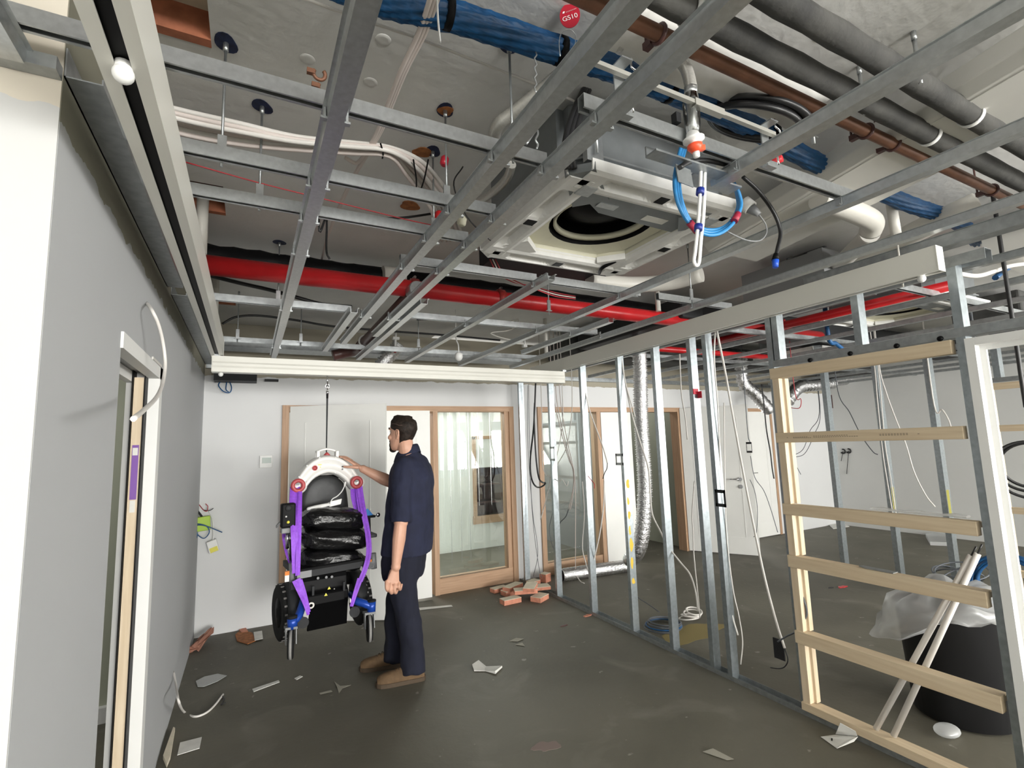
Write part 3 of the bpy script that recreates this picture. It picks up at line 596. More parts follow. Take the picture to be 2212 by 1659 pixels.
MB().box(XL-0.071, XL-0.047, DY1-0.117, DY1-0.1152, p1.z, p0.z).build('purple_label', mat('purple_label', (0.20, 0.08, 0.36), 0.5), sl)
MB().box(XL-0.069, XL-0.05, DY1-0.117, DY1-0.1152, p1.z-0.055, p1.z-0.004).build('white_label', 'paper', sl)
MB().box(XL-0.069, XL-0.05, DY1-0.1175, DY1-0.1171, p0.z-0.045, p0.z-0.012).build('label_mark', 'paper', sl)
# ================================================================ services above the grid
def ch(o, b, n, m, lab=None, bevel=0):
    k = b.build(n, m, None, bevel); p = o; off = V((0, 0, 0))
    while p: off += p.location; p = p.parent
    k.parent = o; k.location = k.location-off
    if lab: k['label'] = lab
    return k
def fluted(pts, r, k=9, amp=0.16, n=36, twist=0.25, ell=1.0):
    b = MB(); m = len(pts); rings = []; u = None
    for i in range(m):
        t = (pts[min(i+1, m-1)]-pts[max(i-1, 0)]).normalized()
        u = t.orthogonal().normalized() if u is None else (u-t*u.dot(t)).normalized(); w2 = t.cross(u); ph = twist*i
        rings.append([pts[i]+(u*math.cos(a)+w2*math.sin(a)*ell)*(r*(1-amp+amp*abs(math.cos(k/2*(a+ph)))*1.6+0.05*math.sin(3*i+2*a))) for a in [2*math.pi*j/n for j in range(n)]])
    return b.loft(rings)
def corr(pts, r, amp=0.12, step=0.016, n=18, wob=0.0):
    """corrugated flexible duct"""
    pts = [V(p) for p in pts]; L_ = [0]
    for a, c in zip(pts, pts[1:]): L_.append(L_[-1]+(c-a).length)
    out = []; rr = []; s = 0; i = 0; kk = 0
    while s < L_[-1]:
        while L_[i+1] < s: i += 1
        t = (s-L_[i])/(L_[i+1]-L_[i]); out.append(pts[i].lerp(pts[i+1], t)); rr.append(r*(1+(amp if kk % 2 else -amp)*(1+wob*math.sin(kk*1.7)))); s += step/2; kk += 1
    return MB().tube(out, rr, n)
# red fire pipe
RY, RZ, RR = 3.0, 2.6, 0.054
red = T(MB().cyl((XL-0.05, RY, RZ), (5.2, RY, RZ), RR, 28).build('fire_pipe', 'red'), 'thick red fire sprinkler pipe crossing the whole ceiling', 'pipe')
for x in (0.905, 1.515):
    b = MB().lathe([(RR, 0), (RR+0.013, 0.004), (RR+0.013, 0.05), (RR, 0.054)], (x-0.03, RY, RZ), (1, 0, 0), 28)
    cp = ch(red, b, 'coupling', mat('dull_red_coupling', (0.33, 0.03, 0.025), 0.4))
    g = MB()
    for s in (-1, 1): g.box(x-0.02, x+0.014, RY-0.012, RY+0.012, RZ+s*(RR+0.02)-0.012, RZ+s*(RR+0.02)+0.012)
    ch(cp, MB().cyl((x-0.003, RY-0.03, RZ-RR-0.018), (x-0.003, RY+0.03, RZ-RR-0.018), 0.009, 10), 'bolt', 'chrome'); ch(cp, MB().cyl((x-0.003, RY-0.03, RZ+RR+0.018), (x-0.003, RY+0.03, RZ+RR+0.018), 0.009, 10), 'bolt', 'chrome')
a, c = pz(1630, 712, 2.52), pz(1990, 598, 2.52)
T(MB().cyl((a.x+0.1, a.y+0.6, 2.52), (a.x+0.1, c.y, 2.52), 0.034, 18).build('fire_pipe', 'red'), 'red branch pipe running along above the near stud wall', 'pipe')
T(MB().cyl((3.1, 3.65, 2.50), (5.6, 3.65, 2.50), 0.03, 18).build('fire_pipe', 'red'), 'thin red pipe over the next room beyond the red branch pipe', 'pipe')
# brown branch pipe with an elbow
q = [pz(862, 644, 2.54), pz(800, 712, 2.51), pz(757, 765, 2.47), pz(738, 783, 2.44)]
x_ = 0.885; pts = [V((x_, 2.90, 2.56)), V((x_-0.005, 3.5, 2.545)), V((x_-0.01, 4.25, 2.53)), V((x_-0.015, 4.5, 2.525))]
bp = T(MB().tube(pts, 0.046, 20).build('branch_pipe', 'brown'), 'dark brown branch pipe running from the red pipe towards the far wall', 'pipe')
ch(bp, MB().lathe([(0.047, 0), (0.052, 0.01), (0.052, 0.09), (0.047, 0.1)], (x_, 2.86, 2.56), (0, 1, 0), 20), 'collar', 'galv')
ch(bp, MB().tube(spl([(x_-0.015, 4.5, 2.525), (x_-0.02, 4.7, 2.52), (x_-0.12, 4.78, 2.50), (x_-0.22, 4.79, 2.47)], 6), 0.05, 20), 'elbow', 'brown')
ch(bp, MB().torus((x_-0.014, 4.35, 2.53), (0, 1, 0), 0.052, 0.008, 24, 8), 'tie', 'white')
# black lagged pipe behind it, and grey sleeve
T(fluted(spl([(-0.38, 3.22, 2.72), (0.3, 3.22, 2.715), (1.0, 3.23, 2.72), (2.0, 3.23, 2.72), (3.4, 3.23, 2.72)], 10), 0.075, 5, 0.08).build('lagged_pipe', 'black'), 'black lagged pipe running right behind the red pipe', 'pipe')
T(MB().cyl((0.74, 3.16, 2.70), (0.88, 3.16, 2.70), 0.083, 24).build('pipe_sleeve', 'pvc'), 'cream sleeve round the black pipe behind the red pipe', 'sleeve')
# copper pipe and the two dusty lagged pipes
cp = T(MB().tube([(-0.5, 0.895, 2.70), (6.0, 0.895, 2.70)], 0.021, 16).build('copper_pipe', 'copper'), 'dusty copper pipe running beside the lagged pipes', 'pipe')
for u in (1398, 1850, 1910, 2130):
    p = pz(u, 100+(u-1398)*0.43, 2.70); ch(cp, MB().torus((p.x, 0.895, 2.70), (1, 0, 0), 0.024, 0.006, 18, 6).box(p.x-0.01, p.x+0.01, 0.92, 0.95, 2.69, 2.71).cyl((p.x, 0.945, 2.70), (p.x, 0.945, ZS), 0.004, 6), 'saddle', 'brown')
lagA = T(fluted([V((-0.5+i*0.12, 0.805, 2.70)) for i in range(56)], 0.034, 3, 0.03).build('lagged_pipe', 'lag'), 'dusty black lagged pipe, the lower of the pair at the top right', 'pipe')
YB = pz(1769, 53, 2.70).y
lagB = T(fluted([V((-0.5+i*0.12, YB, 2.70)) for i in range(56)], 0.034, 3, 0.03).build('lagged_pipe', 'lag'), 'dusty black lagged pipe, the upper of the pair at the top right', 'pipe')
for o, u, v_, yy in ((lagA, 1488, 20, 0.805), (lagA, 2005, 290, 0.805), (lagB, 2112, 240, YB)):
    x = pz(u, v_, 2.70).x; g = ch(o, MB().lathe([(0.035, 0), (0.039, 0), (0.039, 0.018), (0.035, 0.018)], (x, yy, 2.70), (1, 0, 0), 24, True), 'clamp', 'white', 'white plastic clamp')
    ch(g, MB().cyl((x+0.009, yy-0.036, 2.71), (x+0.009, yy-0.062, 2.715), 0.006, 8), 'lug', 'white'); ch(g, MB().cyl((x+0.009, yy, 2.735), (x+0.009, yy, ZS+0.02), 0.005, 8), 'rod', 'galv')
# blue data cable bundle
bz = 2.77
bpts = [pz(*a, bz) for a in ((700, -45), (830, 2), (1000, 42), (1200, 107), (1330, 150), (1450, 197), (1600, 262), (1750, 345), (1850, 390), (1960, 440), (2060, 475), (2110, 520))]
bb = T(fluted(spl(bpts, 8), 0.036, 11, 0.22, 44, 0.12).build('data_cable_bundle', 'bluecable'), 'thick bundle of blue data cables across the ceiling', 'cable bundle')
for u, v_, n in ((968, 30, 'strap'), (1210, 110, 'strap'), (1445, 195, 'strap'), (1665, 290, 'strap')):
    i = min(range(len(bpts)-1), key=lambda k: abs(k)); p = pz(u, v_, bz); d = (bpts[5]-bpts[2]).normalized(); ch(bb, MB().cyl(p-d*0.01, p+d*0.01, 0.041, 20), n, 'black')
# white sheet hung between the copper pipe and the lagged pipe
ws = MB(); nx = 13; vs = []; fs = []
for i in range(nx):
    for j in range(5):
        x = 0.9+i*0.075; vs.append((x, 0.90+j*0.035+0.012*math.sin(i*1.3+j), 2.80-0.018*j+0.012*math.sin(i*0.9+j*1.7)))
for i in range(nx-1):
    for j in range(4): fs.append((i*5+j, i*5+j+1, i*5+j+6, i*5+j+5))
o = ws.add(vs, fs, True).build('plastic_sheet', 'paper'); sm = o.modifiers.new('t', 'SOLIDIFY'); sm.thickness = 0.002; T(o, 'creased white sheet behind the copper pipe', 'sheet')
# pull cord and loose white leads
cable('pull_cord', [pz(640, -10, 2.80), pz(760, 35, 2.80), pz(900, 82, 2.80), pz(1060, 144, 2.80), pz(1180, 192, 2.80), pz(1310, 250, 2.78), pz(1400, 290, 2.76)], 0.0045, 'wcable', 'white cord stretched across under the slab near the blue bundle')
cable('data_lead', [pz(944, -10, 2.72), pz(946, 40, 2.71), pz(951, 92, 2.70)], 0.0028, 'white', 'thin white lead hanging beside the blue bundle near the top')
for k, dx in enumerate((0, 9, 17)):
    pts = [pz(932+dx, -10, 2.74), pz(905+dx*0.9, 70, 2.74), pz(865+dx*0.7, 155, 2.73), pz(838+dx*0.6, 225, 2.73), pz(815+dx*0.5, 285, 2.72), pz(790+dx*0.4, 330, 2.72)]
    if k == 0: pts += [pz(770, 352, 2.72), pz(745, 340, 2.73)]
    else: pts += [pz(755+dx*0.4, 390, 2.73), pz(725+dx*0.4, 455, 2.75), pz(705, 520, 2.78), pz(695, 560, 2.80)]
    cable('power_cable', pts, 0.0075-k*0.001, 'pcable', ['flat white cable of the lengthways run, hooking back at its lower end', 'middle cable of the lengthways white run', 'right cable of the lengthways white run'][k], group='lengthways white cables')
lbw = ['topmost', 'second', 'third', 'fourth', 'fifth', 'lowest']
for k in range(6):
    e = k*7.5; z = 2.74-0.012*(k % 3)
    pts = [pz(300, 214+e*1.2, z), pz(400, 240+e*1.35, z), pz(520, 267+e*1.2, z-0.01), pz(640, 295+e*0.75, z-0.02), pz(760, 308+e*0.6, z-0.02), pz(840, 318+e*0.5, z-0.02), pz(905-k*6, 345+k*6, z-0.01), pz(945-k*8, 385+k*6, z), pz(975-k*9, 430+k*4, z), pz(990-k*10, 480, z+0.03), pz(1000-k*9, 520, z+0.07)]
    cable('power_cable', pts, 0.009, 'pcable' if k % 2 else 'wcable', lbw[k]+' white cable of the sideways bundle left of the cassette', group='sideways white cables', sub=5)
for k, (a, b_) in enumerate((((822, 310), (826, 342)), ((893, 345), (899, 420)), ((925, 345), (900, 430)))):
    p, q2 = pz(*a, 2.70), pz(*b_, 2.69); cable('cable_tie', [p, (p+q2)/2+V((0.006, 0, -0.004)), q2], 0.0032, 'black', ['short black tie on the white bundle', 'long black tie hanging off the bent white bundle', 'slanting black tie by the orange patch'][k], 'cable tie')
# hoses by the cassette
T(corr(spl([pz(1235, 140, 2.72), pz(1170, 195, 2.70), pz(1110, 243, 2.68), pz(1078, 268, 2.67), pz(1068, 295, 2.67), pz(1078, 330, 2.68)], 8), 0.021, 0.06, 0.008, 14).build('drain_hose', 'braid'), 'ribbed clear hose bending down left of the cassette', 'hose')
T(corr(spl([pz(1106, 355, 2.62), pz(1095, 385, 2.62), pz(1065, 415, 2.63), pz(1025, 440, 2.66)], 8), 0.016, 0.06, 0.008, 14).build('drain_hose', 'braid'), 'lower piece of ribbed hose curving past the cross channels', 'hose')
hs = thing('sprinkler_drop', 'flexible braided sprinkler drop with white disc and red orange cap', 'sprinkler', pz(1497, 260, 2.5))
SY = 0.93
def sp(u, v_): return py(u, v_, SY)
ch(hs, corr(spl([py(1330, 100, 1.02), py(1390, 92, 1.0), py(1440, 112, 0.98), py(1478, 142, 0.95), py(1492, 185, SY), py(1491, 205, SY)], 8), 0.0165, 0.07, 0.007, 14), 'braided_hose', 'braid')
ch(hs, MB().cyl(sp(1491, 190), sp(1492, 205), 0.020, 6), 'nut', 'galv')
ch(hs, MB().tube([sp(1492, 205), sp(1495, 245), sp(1497, 292)], [0.012, 0.0115, 0.012], 16), 'fitting', 'galv')
g = glassmat('clear_cover', (0.9, 0.9, 0.88), 0.18, 0.1); ch(hs, MB().tube([sp(1491, 206), sp(1493, 230), sp(1496, 270), sp(1497, 296)], [0.022, 0.024, 0.022, 0.016], 16), 'clear_sleeve', g)
c0, c1 = sp(1498, 300), sp(1505, 338); ax = (c1-c0).normalized()
ch(hs, MB().lathe([(0.016, -0.02), (0.02, -0.006), (0.03, 0), (0.03, 0.006), (0.014, 0.010), (0.012, 0.028)], c0, ax, 24), 'escutcheon', 'white')
ch(hs, MB().lathe([(0.013, 0.014), (0.021, 0.018), (0.021, 0.028), (0.016, 0.034), (0.012, 0.04)], c0, ax, 14).ob(c0+ax*0.026+V((0.022, 0, 0.004)), (0.014, 0, 0.004), (0, 0.006, 0), (0, 0, 0.008)), 'cap', 'fluoro')
ch(hs, MB().lathe([(0.010, 0.038), (0.009, 0.054), (0.004, 0.056)], c0, ax, 12), 'nozzle', 'white')
M['pale'] = mat('pale_zinc', (0.46, 0.45, 0.41), 0.4, 0.4)
# bracket bar crossing above, with spring clips
bar = T(MB().box(0.73, 1.46, 0.908, 0.921, 2.548, 2.560).build('support_bar', M['pale']), 'pale square bar crossing in front of the cassette body', 'support bar')
for x in (0.845, 1.44):
    g = MB().box(x-0.018, x+0.018, 0.932, 0.936, 2.46, 2.585).box(x-0.018, x+0.018, 0.896, 0.936, 2.585, 2.589); k = ch(bar, g, 'bracket', 'galv')
    ch(k, MB().tube(spl([(x+0.03, 0.915, 2.61), (x+0.025, 0.91, 2.58), (x+0.045, 0.91, 2.57), (x+0.045, 0.91, 2.525), (x+0.02, 0.91, 2.50), (x+0.02, 0.91, 2.45)], 4), 0.003, 6), 'spring_wire', 'chrome')
    ch(k, MB().box(x-0.01, x+0.035, 0.925, 0.945, 2.450, 2.457), 'foot', 'galv')
ch(bar, MB().box(1.10, 1.22, 0.905, 0.924, 2.543, 2.564), 'joiner', M['pale']); ch(bar, MB().box(1.45, 1.462, 0.926, 0.931, 2.49, 2.54), 'white_sticker', 'white')
ch(bar, MB().box(1.062, 1.08, 0.945, 0.965, 2.505, 2.535), 'socket_box', 'dgrey')
# round red tag on a wire hook
tg = thing('red_tag', 'round red tag hanging on a wire hook by the blue bundle', 'tag', py(1231, 33, 1.05)); tc = py(1231, 33, 1.05); fwd = (EYE-tc); fwd.z = 0; fwd.normalize(); sd = V((-fwd.y, fwd.x, 0)); sd = -sd if sd.dot(RT) < 0 else sd
tu = V((0.0, 0.0, 1)); 
ch(tg, MB().prism([(0.029*math.cos(2*math.pi*i/36), 0.039*math.sin(2*math.pi*i/36)) for i in range(36)], tc, sd, tu, -fwd*0.002), 'disc', 'tagred')
ch(tg, MB().tube(spl([py(1210, 122, 1.05), py(1208, 90, 1.05), py(1214, 70, 1.05), py(1231, 64, 1.05), py(1243, 78, 1.05), py(1240, 112, 1.05)], 5), 0.0012, 6), 'wire_hook', 'galv')
def text(s, size, c, ex, ey, n, m, parent, name='lettering', align='CENTER'):
    cu = D.curves.new(name, 'FONT'); cu.body = s; cu.size = size; cu.align_x = align; cu.align_y = 'CENTER'; cu.extrude = 0.0002
    to = D.objects.new(name, cu); me = D.meshes.new_from_object(to); D.objects.remove(to); me.name = name
    R3 = Matrix((ex, ey, n)).transposed(); me.transform(R3.to_4x4()); o = D.objects.new(name, me); COL.objects.link(o); me.materials.append(M[m] if isinstance(m, str) else m)
    p = parent; off = V((0, 0, 0))
    while p: off += p.location; p = p.parent
    o.parent = parent; o.location = V(c)-off; return o
_c, _s = math.cos(0.2), math.sin(0.2); text('GS10', 0.0205, tc+fwd*0.0012-tu*0.008, sd*_c+tu*_s, tu*_c-sd*_s, fwd, 'wtag', tg)
g = MB()
for i_ in range(7): g.prism([(-0.011+i_*0.0045, 0.0085+i_*0.0011), (-0.0078+i_*0.0045, 0.0092+i_*0.0011), (-0.0078+i_*0.0045, 0.0128+i_*0.0011), (-0.011+i_*0.0045, 0.012+i_*0.0011)], tc+fwd*0.0012, sd, tu, -fwd*0.0003).prism([(-0.0104+i_*0.0045, 0.0098+i_*0.0011), (-0.0084+i_*0.0045, 0.0102+i_*0.0011), (-0.0084+i_*0.0045, 0.0115+i_*0.0011), (-0.0104+i_*0.0045, 0.0112+i_*0.0011)], tc+fwd*0.0016, sd, tu, -fwd*0.0002)
ch(tg, g, 'small_print', mat('worn_lettering', (0.55, 0.25, 0.25), 0.5))
ch(tg, MB().prism([(-0.021, 0.008), (-0.0155, 0.008), (-0.0135, 0.014), (-0.019, 0.014)], tc+fwd*0.0012, sd, tu, -fwd*0.0003).prism([(-0.0185, 0.0095), (-0.0165, 0.0095), (-0.0155, 0.0125), (-0.0175, 0.0125)], tc+fwd*0.0013, sd, tu, -fwd*0.0003), 'emblem', 'wtag')
# ---------------------------------------------------------------- ceiling cassette air conditioner
def cassette(loc, label):
    X0, X1, Y_0, Y_1 = 0.93, 1.80, 1.25, 2.11; cx, cy = (X0+X1)/2, (Y_0+Y_1)/2; zb = 2.50
    t = thing('cassette_unit', label, 'air conditioner', (cx, cy, zb))
    b = MB().prism([(X0+0.12, Y_0+0.06), (X1-0.12, Y_0+0.06), (X1-0.06, Y_0+0.12), (X1-0.06, Y_1-0.12), (X1-0.12, Y_1-0.06), (X0+0.12, Y_1-0.06), (X0+0.06, Y_1-0.12), (X0+0.06, Y_0+0.12)], (0, 0, 2.808), (1, 0, 0), (0, 1, 0), (0, 0, 0.004))
    cr = [(X0+0.12, Y_0+0.06), (X1-0.12, Y_0+0.06), (X1-0.06, Y_0+0.12), (X1-0.06, Y_1-0.12), (X1-0.12, Y_1-0.06), (X0+0.12, Y_1-0.06), (X0+0.06, Y_1-0.12), (X0+0.06, Y_0+0.12)]
    b.loft([[V((*p, 2.545)) for p in cr], [V((*p, 2.81)) for p in cr]], caps=False, smooth=False); ch(t, b, 'casing', 'acgrey')
    def oc(i, c): return [(X0+i+c, Y_0+i), (X1-i-c, Y_0+i), (X1-i, Y_0+i+c), (X1-i, Y_1-i-c), (X1-i-c, Y_1-i), (X0+i+c, Y_1-i), (X0+i, Y_1-i-c), (X0+i, Y_0+i+c)]
    for z, i in ((2.565, 0.05), (2.59, 0.045)): ch(t, MB().loft([[V((*p, z_)) for p in oc(i_, 0.07)] for i_, z_ in ((i, z), (i, z+0.008), (i+0.03, z+0.008), (i+0.03, z))], caps=False, smooth=False, closed=True), 'edge_trim', 'galv')
    # four white polystyrene outlet trays round the opening, each with two hollows and a dark slot
    out = oc(0.0, 0.075); inn = oc(0.155, 0.10)
    for s in range(4):
        p0, p1 = V((*out[2*s], 0)), V((*out[2*s+1], 0)); q0, q1 = V((*inn[2*s], 0)), V((*inn[2*s+1], 0))
        e = (p1-p0).normalized(); nrm = V((-e.y, e.x, 0)); w_ = (p1-p0).length; g = MB()
        tz = lambda p, z: V((p.x, p.y, z))
        # sloping outer lip, flat, tray hollow, inner lip
        A0, A1 = p0-e*0.01, p1+e*0.01; rows = [(0.0, zb+0.045), (0.004, zb+0.008), (0.022, zb), (0.032, zb), (0.045, zb+0.03), (0.085, zb+0.03), (0.098, zb), (0.115, zb-0.002), (0.135, zb+0.004), (0.15, zb+0.03)]
        vs = []; fs = []; N = 36
        for i in range(N+1):
            u = i/N; base = A0.lerp(A1, u)
            for (d_, z) in rows:
                if d_ in (0.045, 0.085): q_ = min(i-4, N-4-i, abs(i-N/2)-1.5); z = zb+0.03*max(0, min(1, q_/3))
                k = 1.0; dd = d_
                sh = 0.0 if 0 < i < N else 0
                vs.append(tz(base+nrm*dd, z))
        R_ = len(rows)
        for i in range(N):
            for j in range(R_-1): fs.append((i*R_+j, i*R_+j+1, (i+1)*R_+j+1, (i+1)*R_+j))
        g.add(vs, fs, False); tr_ = ch(t, g, 'outlet_tray', 'eps'); sm = tr_.modifiers.new('s', 'SOLIDIFY'); sm.thickness = 0.006; sm.offset = -1
        m_ = A0.lerp(A1, 0.5)+nrm*0.066; ch(tr_, MB().ob(m_+V((0, 0, zb-0.0)), e*0.022, nrm*0.022, (0, 0, 0.002)), 'slot', 'black')
        c1 = V((*out[(2*s+1)], 0)); c2 = V((*out[(2*s+2) % 8], 0)); i1 = V((*inn[(2*s+1)], 0)); i2 = V((*inn[(2*s+2) % 8], 0)); cg = MB()
        ring = [c1, c2, i2, i1]; cg.prism([(p.x, p.y) for p in ring], (0, 0, zb+0.004), (1, 0, 0), (0, 1, 0), (0, 0, 0.03))
        ch(t, cg, 'corner_block', 'eps' if s in (1, 2) else 'acgrey')
        if s in (0, 3):
            cc = (c1+c2+i1+i2)/4; ch(t, MB().box(cc.x-0.03, cc.x+0.03, cc.y-0.03, cc.y+0.03, zb-0.006, zb+0.004), 'corner_cover', 'galv')
    # inside: inner wall, bell mouth ring, fan, control plate
    iw = MB(); a_ = oc(0.145, 0.1); b_ = oc(0.155, 0.1); n = 8; iw.loft([[V((*p, zb+0.02)) for p in a_], [V((*p, zb+0.10)) for p in b_]], caps=False, smooth=False); ch(t, iw, 'inner_wall', 'ivory')
    R0 = 0.235; iv = MB(); pl = [V((*p, zb+0.05)) for p in oc(0.15, 0.1)]
    sq = []; ci = []
    for i in range(32):
        a = 2*math.pi*i/32; d_ = V((math.cos(a), math.sin(a), 0)); k = min((X1-X0)/2-0.152, (Y_1-Y_0)/2-0.152)/max(abs(d_.x), abs(d_.y)); k = min(k, 0.35); sq.append(V((cx, cy, zb+0.05))+d_*k); ci.append(V((cx, cy, zb+0.062))+d_*R0)
    iv.loft([sq, ci], caps=False, smooth=False); ch(t, iv, 'baffle_plate', 'ivory')
    ch(t, MB().loft([[V((cx+r*math.cos(2*math.pi*i/40), cy+r*math.sin(2*math.pi*i/40), zb+z)) for i in range(40)] for r, z in ((0.235, 0.062), (0.225, 0.12), (0.24, 0.2))], caps=False), 'fan_shroud', 'black')
    ch(t, MB().lathe([(0.215, 0.075), (0.2, 0.082), (0.2, 0.10), (0.213, 0.10)], (cx, cy, zb), (0, 0, 1), 40, True), 'bell_mouth', 'ivory')
    ch(t, MB().lathe([(0.19, 0.14), (0.12, 0.12), (0.06, 0.10), (0.0, 0.095)], (cx, cy, zb), (0, 0, 1), 36), 'fan_hub', 'black')
    ch(t, MB().box(X0, X1, Y_0, Y_1, 2.74, 2.745) if 0 else MB().box(cx-0.25, cx+0.25, cy-0.25, cy+0.25, zb+0.195, zb+0.2), 'back_plate', 'black')
    cpz = ch(t, MB().prism([(X0+0.17, Y_0+0.145), (X1-0.15, Y_0+0.145), (X1-0.15, Y_0+0.30), (X0+0.30, Y_0+0.28), (X0+0.17, Y_0+0.20)], (0, 0, zb+0.02), (1, 0, 0), (0, 1, 0), (0, 0, 0.025)), 'control_cover', 'acgrey')
    ch(cpz, MB().box(X0+0.25, X0+0.34, Y_0+0.20, Y_0+0.235, zb+0.017, zb+0.02), 'label_plate', 'galv'); ch(cpz, MB().box(X0+0.50, X0+0.62, Y_0+0.215, Y_0+0.255, zb+0.018, zb+0.02), 'label_plate', 'paper')
    if not loc:
        ch(t, MB().box(X0+0.07, X0+0.14, Y_0+0.035, Y_0+0.06, 2.56, 2.68), 'hanging_bracket', 'galv'); ch(t, MB().cyl((X0+0.10, Y_0+0.02, 2.58), (X0+0.10, Y_0+0.02, 2.75), 0.006, 8), 'hanging_bolt', 'galv')
        ch(t, MB().tube(spl([(X1-0.16, Y_1-0.05, zb-0.004), (X1-0.2, Y_1-0.13, zb-0.006), (X1-0.17, Y_1-0.2, zb+0.01)], 5), 0.009, 8), 'strap', 'black')
    if loc: t.location = loc
    return t
cass = cassette(None, 'ceiling cassette air conditioner with its white polystyrene trays open to view')
for nm, bx, m_, lab, cat in (('insulated_box', (0.955, 1.02, 1.40, 1.95, 2.60, 2.81), 'acgrey', 'grey sheet metal box on the left of the cassette', 'duct'), ('supply_duct', (1.25, 2.1, 2.30, 2.75, 2.70, 2.84), 'dgrey', 'dark duct hanging behind the cassette above the red pipe', 'duct')):
    T(MB().box(*bx).build(nm, m_), lab, cat)
cassette((4.6, 2.0, 2.52), 'second cassette air conditioner seen over the near stud wall in the next room')
cassette((5.9, 3.6, 2.52), 'third cassette air conditioner farther back in the next room ceiling')
# black lagged lines arching into the cassette, black coil, pvc and white duct board
for k in range(3):
    cable('refrigerant_line', [py(1268+k*5, 180, 1.32), py(1245+k*8, 225, 1.30), py(1226+k*9, 280, 1.28), py(1218+k*9, 330, 1.28), py(1225+k*8, 365, 1.30)], 0.010, 'bcable', ['left', 'middle', 'right'][k]+' black line arching down into the cassette from above', 'pipe', 'black refrigerant lines')
cc = pz(1638, 268, 2.70)
for k in range(5):
    T(MB().torus((cc.x+0.012*k-0.02, cc.y+0.012*math.sin(k*2), 2.70+0.008*k), (0.10+0.03*k, -0.45, 1), 0.148+0.007*(k % 3), 0.011, 40, 8).build('cable_coil', 'bcable'), ['lowest', 'second', 'middle', 'fourth', 'topmost'][k]+' loop of the thick black cable coil right of the sprinkler drop', 'cable coil', 'black coil above the cassette')
dd_ = V((0.217, 1, 0)); dw = 0.44; d0_ = V((2.40-0.217*1.96-0.015, 0, 2.70)); du = T(MB().prism([(0, 0), (dw, 0), (dw, 0.10), (-0.035, 0.10), (-0.035, 0.035)], d0_+dd_*0.15, (1, 0, 0), (0, 0, 1), dd_*1.82).build('duct_board', 'duct', bevel=0.005), 'long white boxed duct sloping away behind the copper pipe', 'duct')
ch(du, MB().prism([(0.025, -0.003), (0.035, -0.003), (0.035, 0.002), (0.025, 0.002)], d0_+dd_*0.15, (1, 0, 0), (0, 0, 1), dd_*1.81), 'crease', 'duct'); mk = d0_+dd_*1.30; ch(du, MB().box(mk.x-0.039, mk.x-0.034, mk.y, mk.y+0.004, 2.745, 2.785), 'marker', 'black')
T(MB().tube(spl([pz(1768, 430, 2.68), pz(1820, 448, 2.67), pz(1868, 468, 2.65), pz(1885, 482, 2.64), pz(1880, 500, 2.62)], 6), 0.05, 22).build('pvc_elbow', 'pvc'), 'fat white pvc elbow under the white boxed duct', 'pipe')
T(MB().tube(spl([pz(1880, 505, 2.70), pz(1850, 535, 2.70), pz(1810, 570, 2.70), pz(1750, 600, 2.71), pz(1680, 628, 2.72)], 6), 0.05, 20).build('soil_pipe', 'pvc'), 'dusty pale pipe running down left from the pvc elbow', 'pipe')
p = pz(1925, 440, 2.78); q2 = py(1937, 515, p.y); T(MB().cyl(p, q2, 0.024, 18).cyl(q2, q2-V((0, 0, 0.26)), 0.005, 8).build('pipe_drop', 'pvc'), 'short vertical white pipe drop right of the pvc elbow', 'pipe')
T(MB().tube(spl([pz(1850, 570, 2.74), pz(1950, 515, 2.74), pz(2020, 480, 2.74), pz(2070, 458, 2.74), pz(2110, 440, 2.76)], 6), 0.06, 20).build('soil_pipe', 'pvc'), 'dusty grey pipe curving behind the pvc elbow', 'pipe')
T(MB().tube(spl([(2.0, 2.62, 2.68), (2.3, 2.6, 2.68), (2.55, 2.45, 2.68), (2.65, 2.25, 2.69)], 6), 0.055, 20).build('soil_pipe', 'pvc'), 'white pipe bend behind the cassette above the red pipe', 'pipe')
for (u, va, vb, yy, r, lab) in ((438, 440, 548, 2.72, 0.026, 'white vertical pipe drop behind the left hoist rail'), (463, 655, 725, 3.95, 0.026, 'thin white pipe drop near the far end of the left hoist rail'), (1418, 610, 672, 2.9, 0.02, 'white pipe drop just in front of the red pipe'), (1178, 712, 765, 4.2, 0.02, 'white pipe drop above the right end of the white beam')):
    a, b_ = py(u, va, yy), py(u, vb, yy); T(MB().cyl((a.x, yy, max(b_.z, 2.49)), (a.x, yy, ZS), r, 16).build('pipe_drop', 'pvc'), lab, 'pipe', 'white pipe drops')
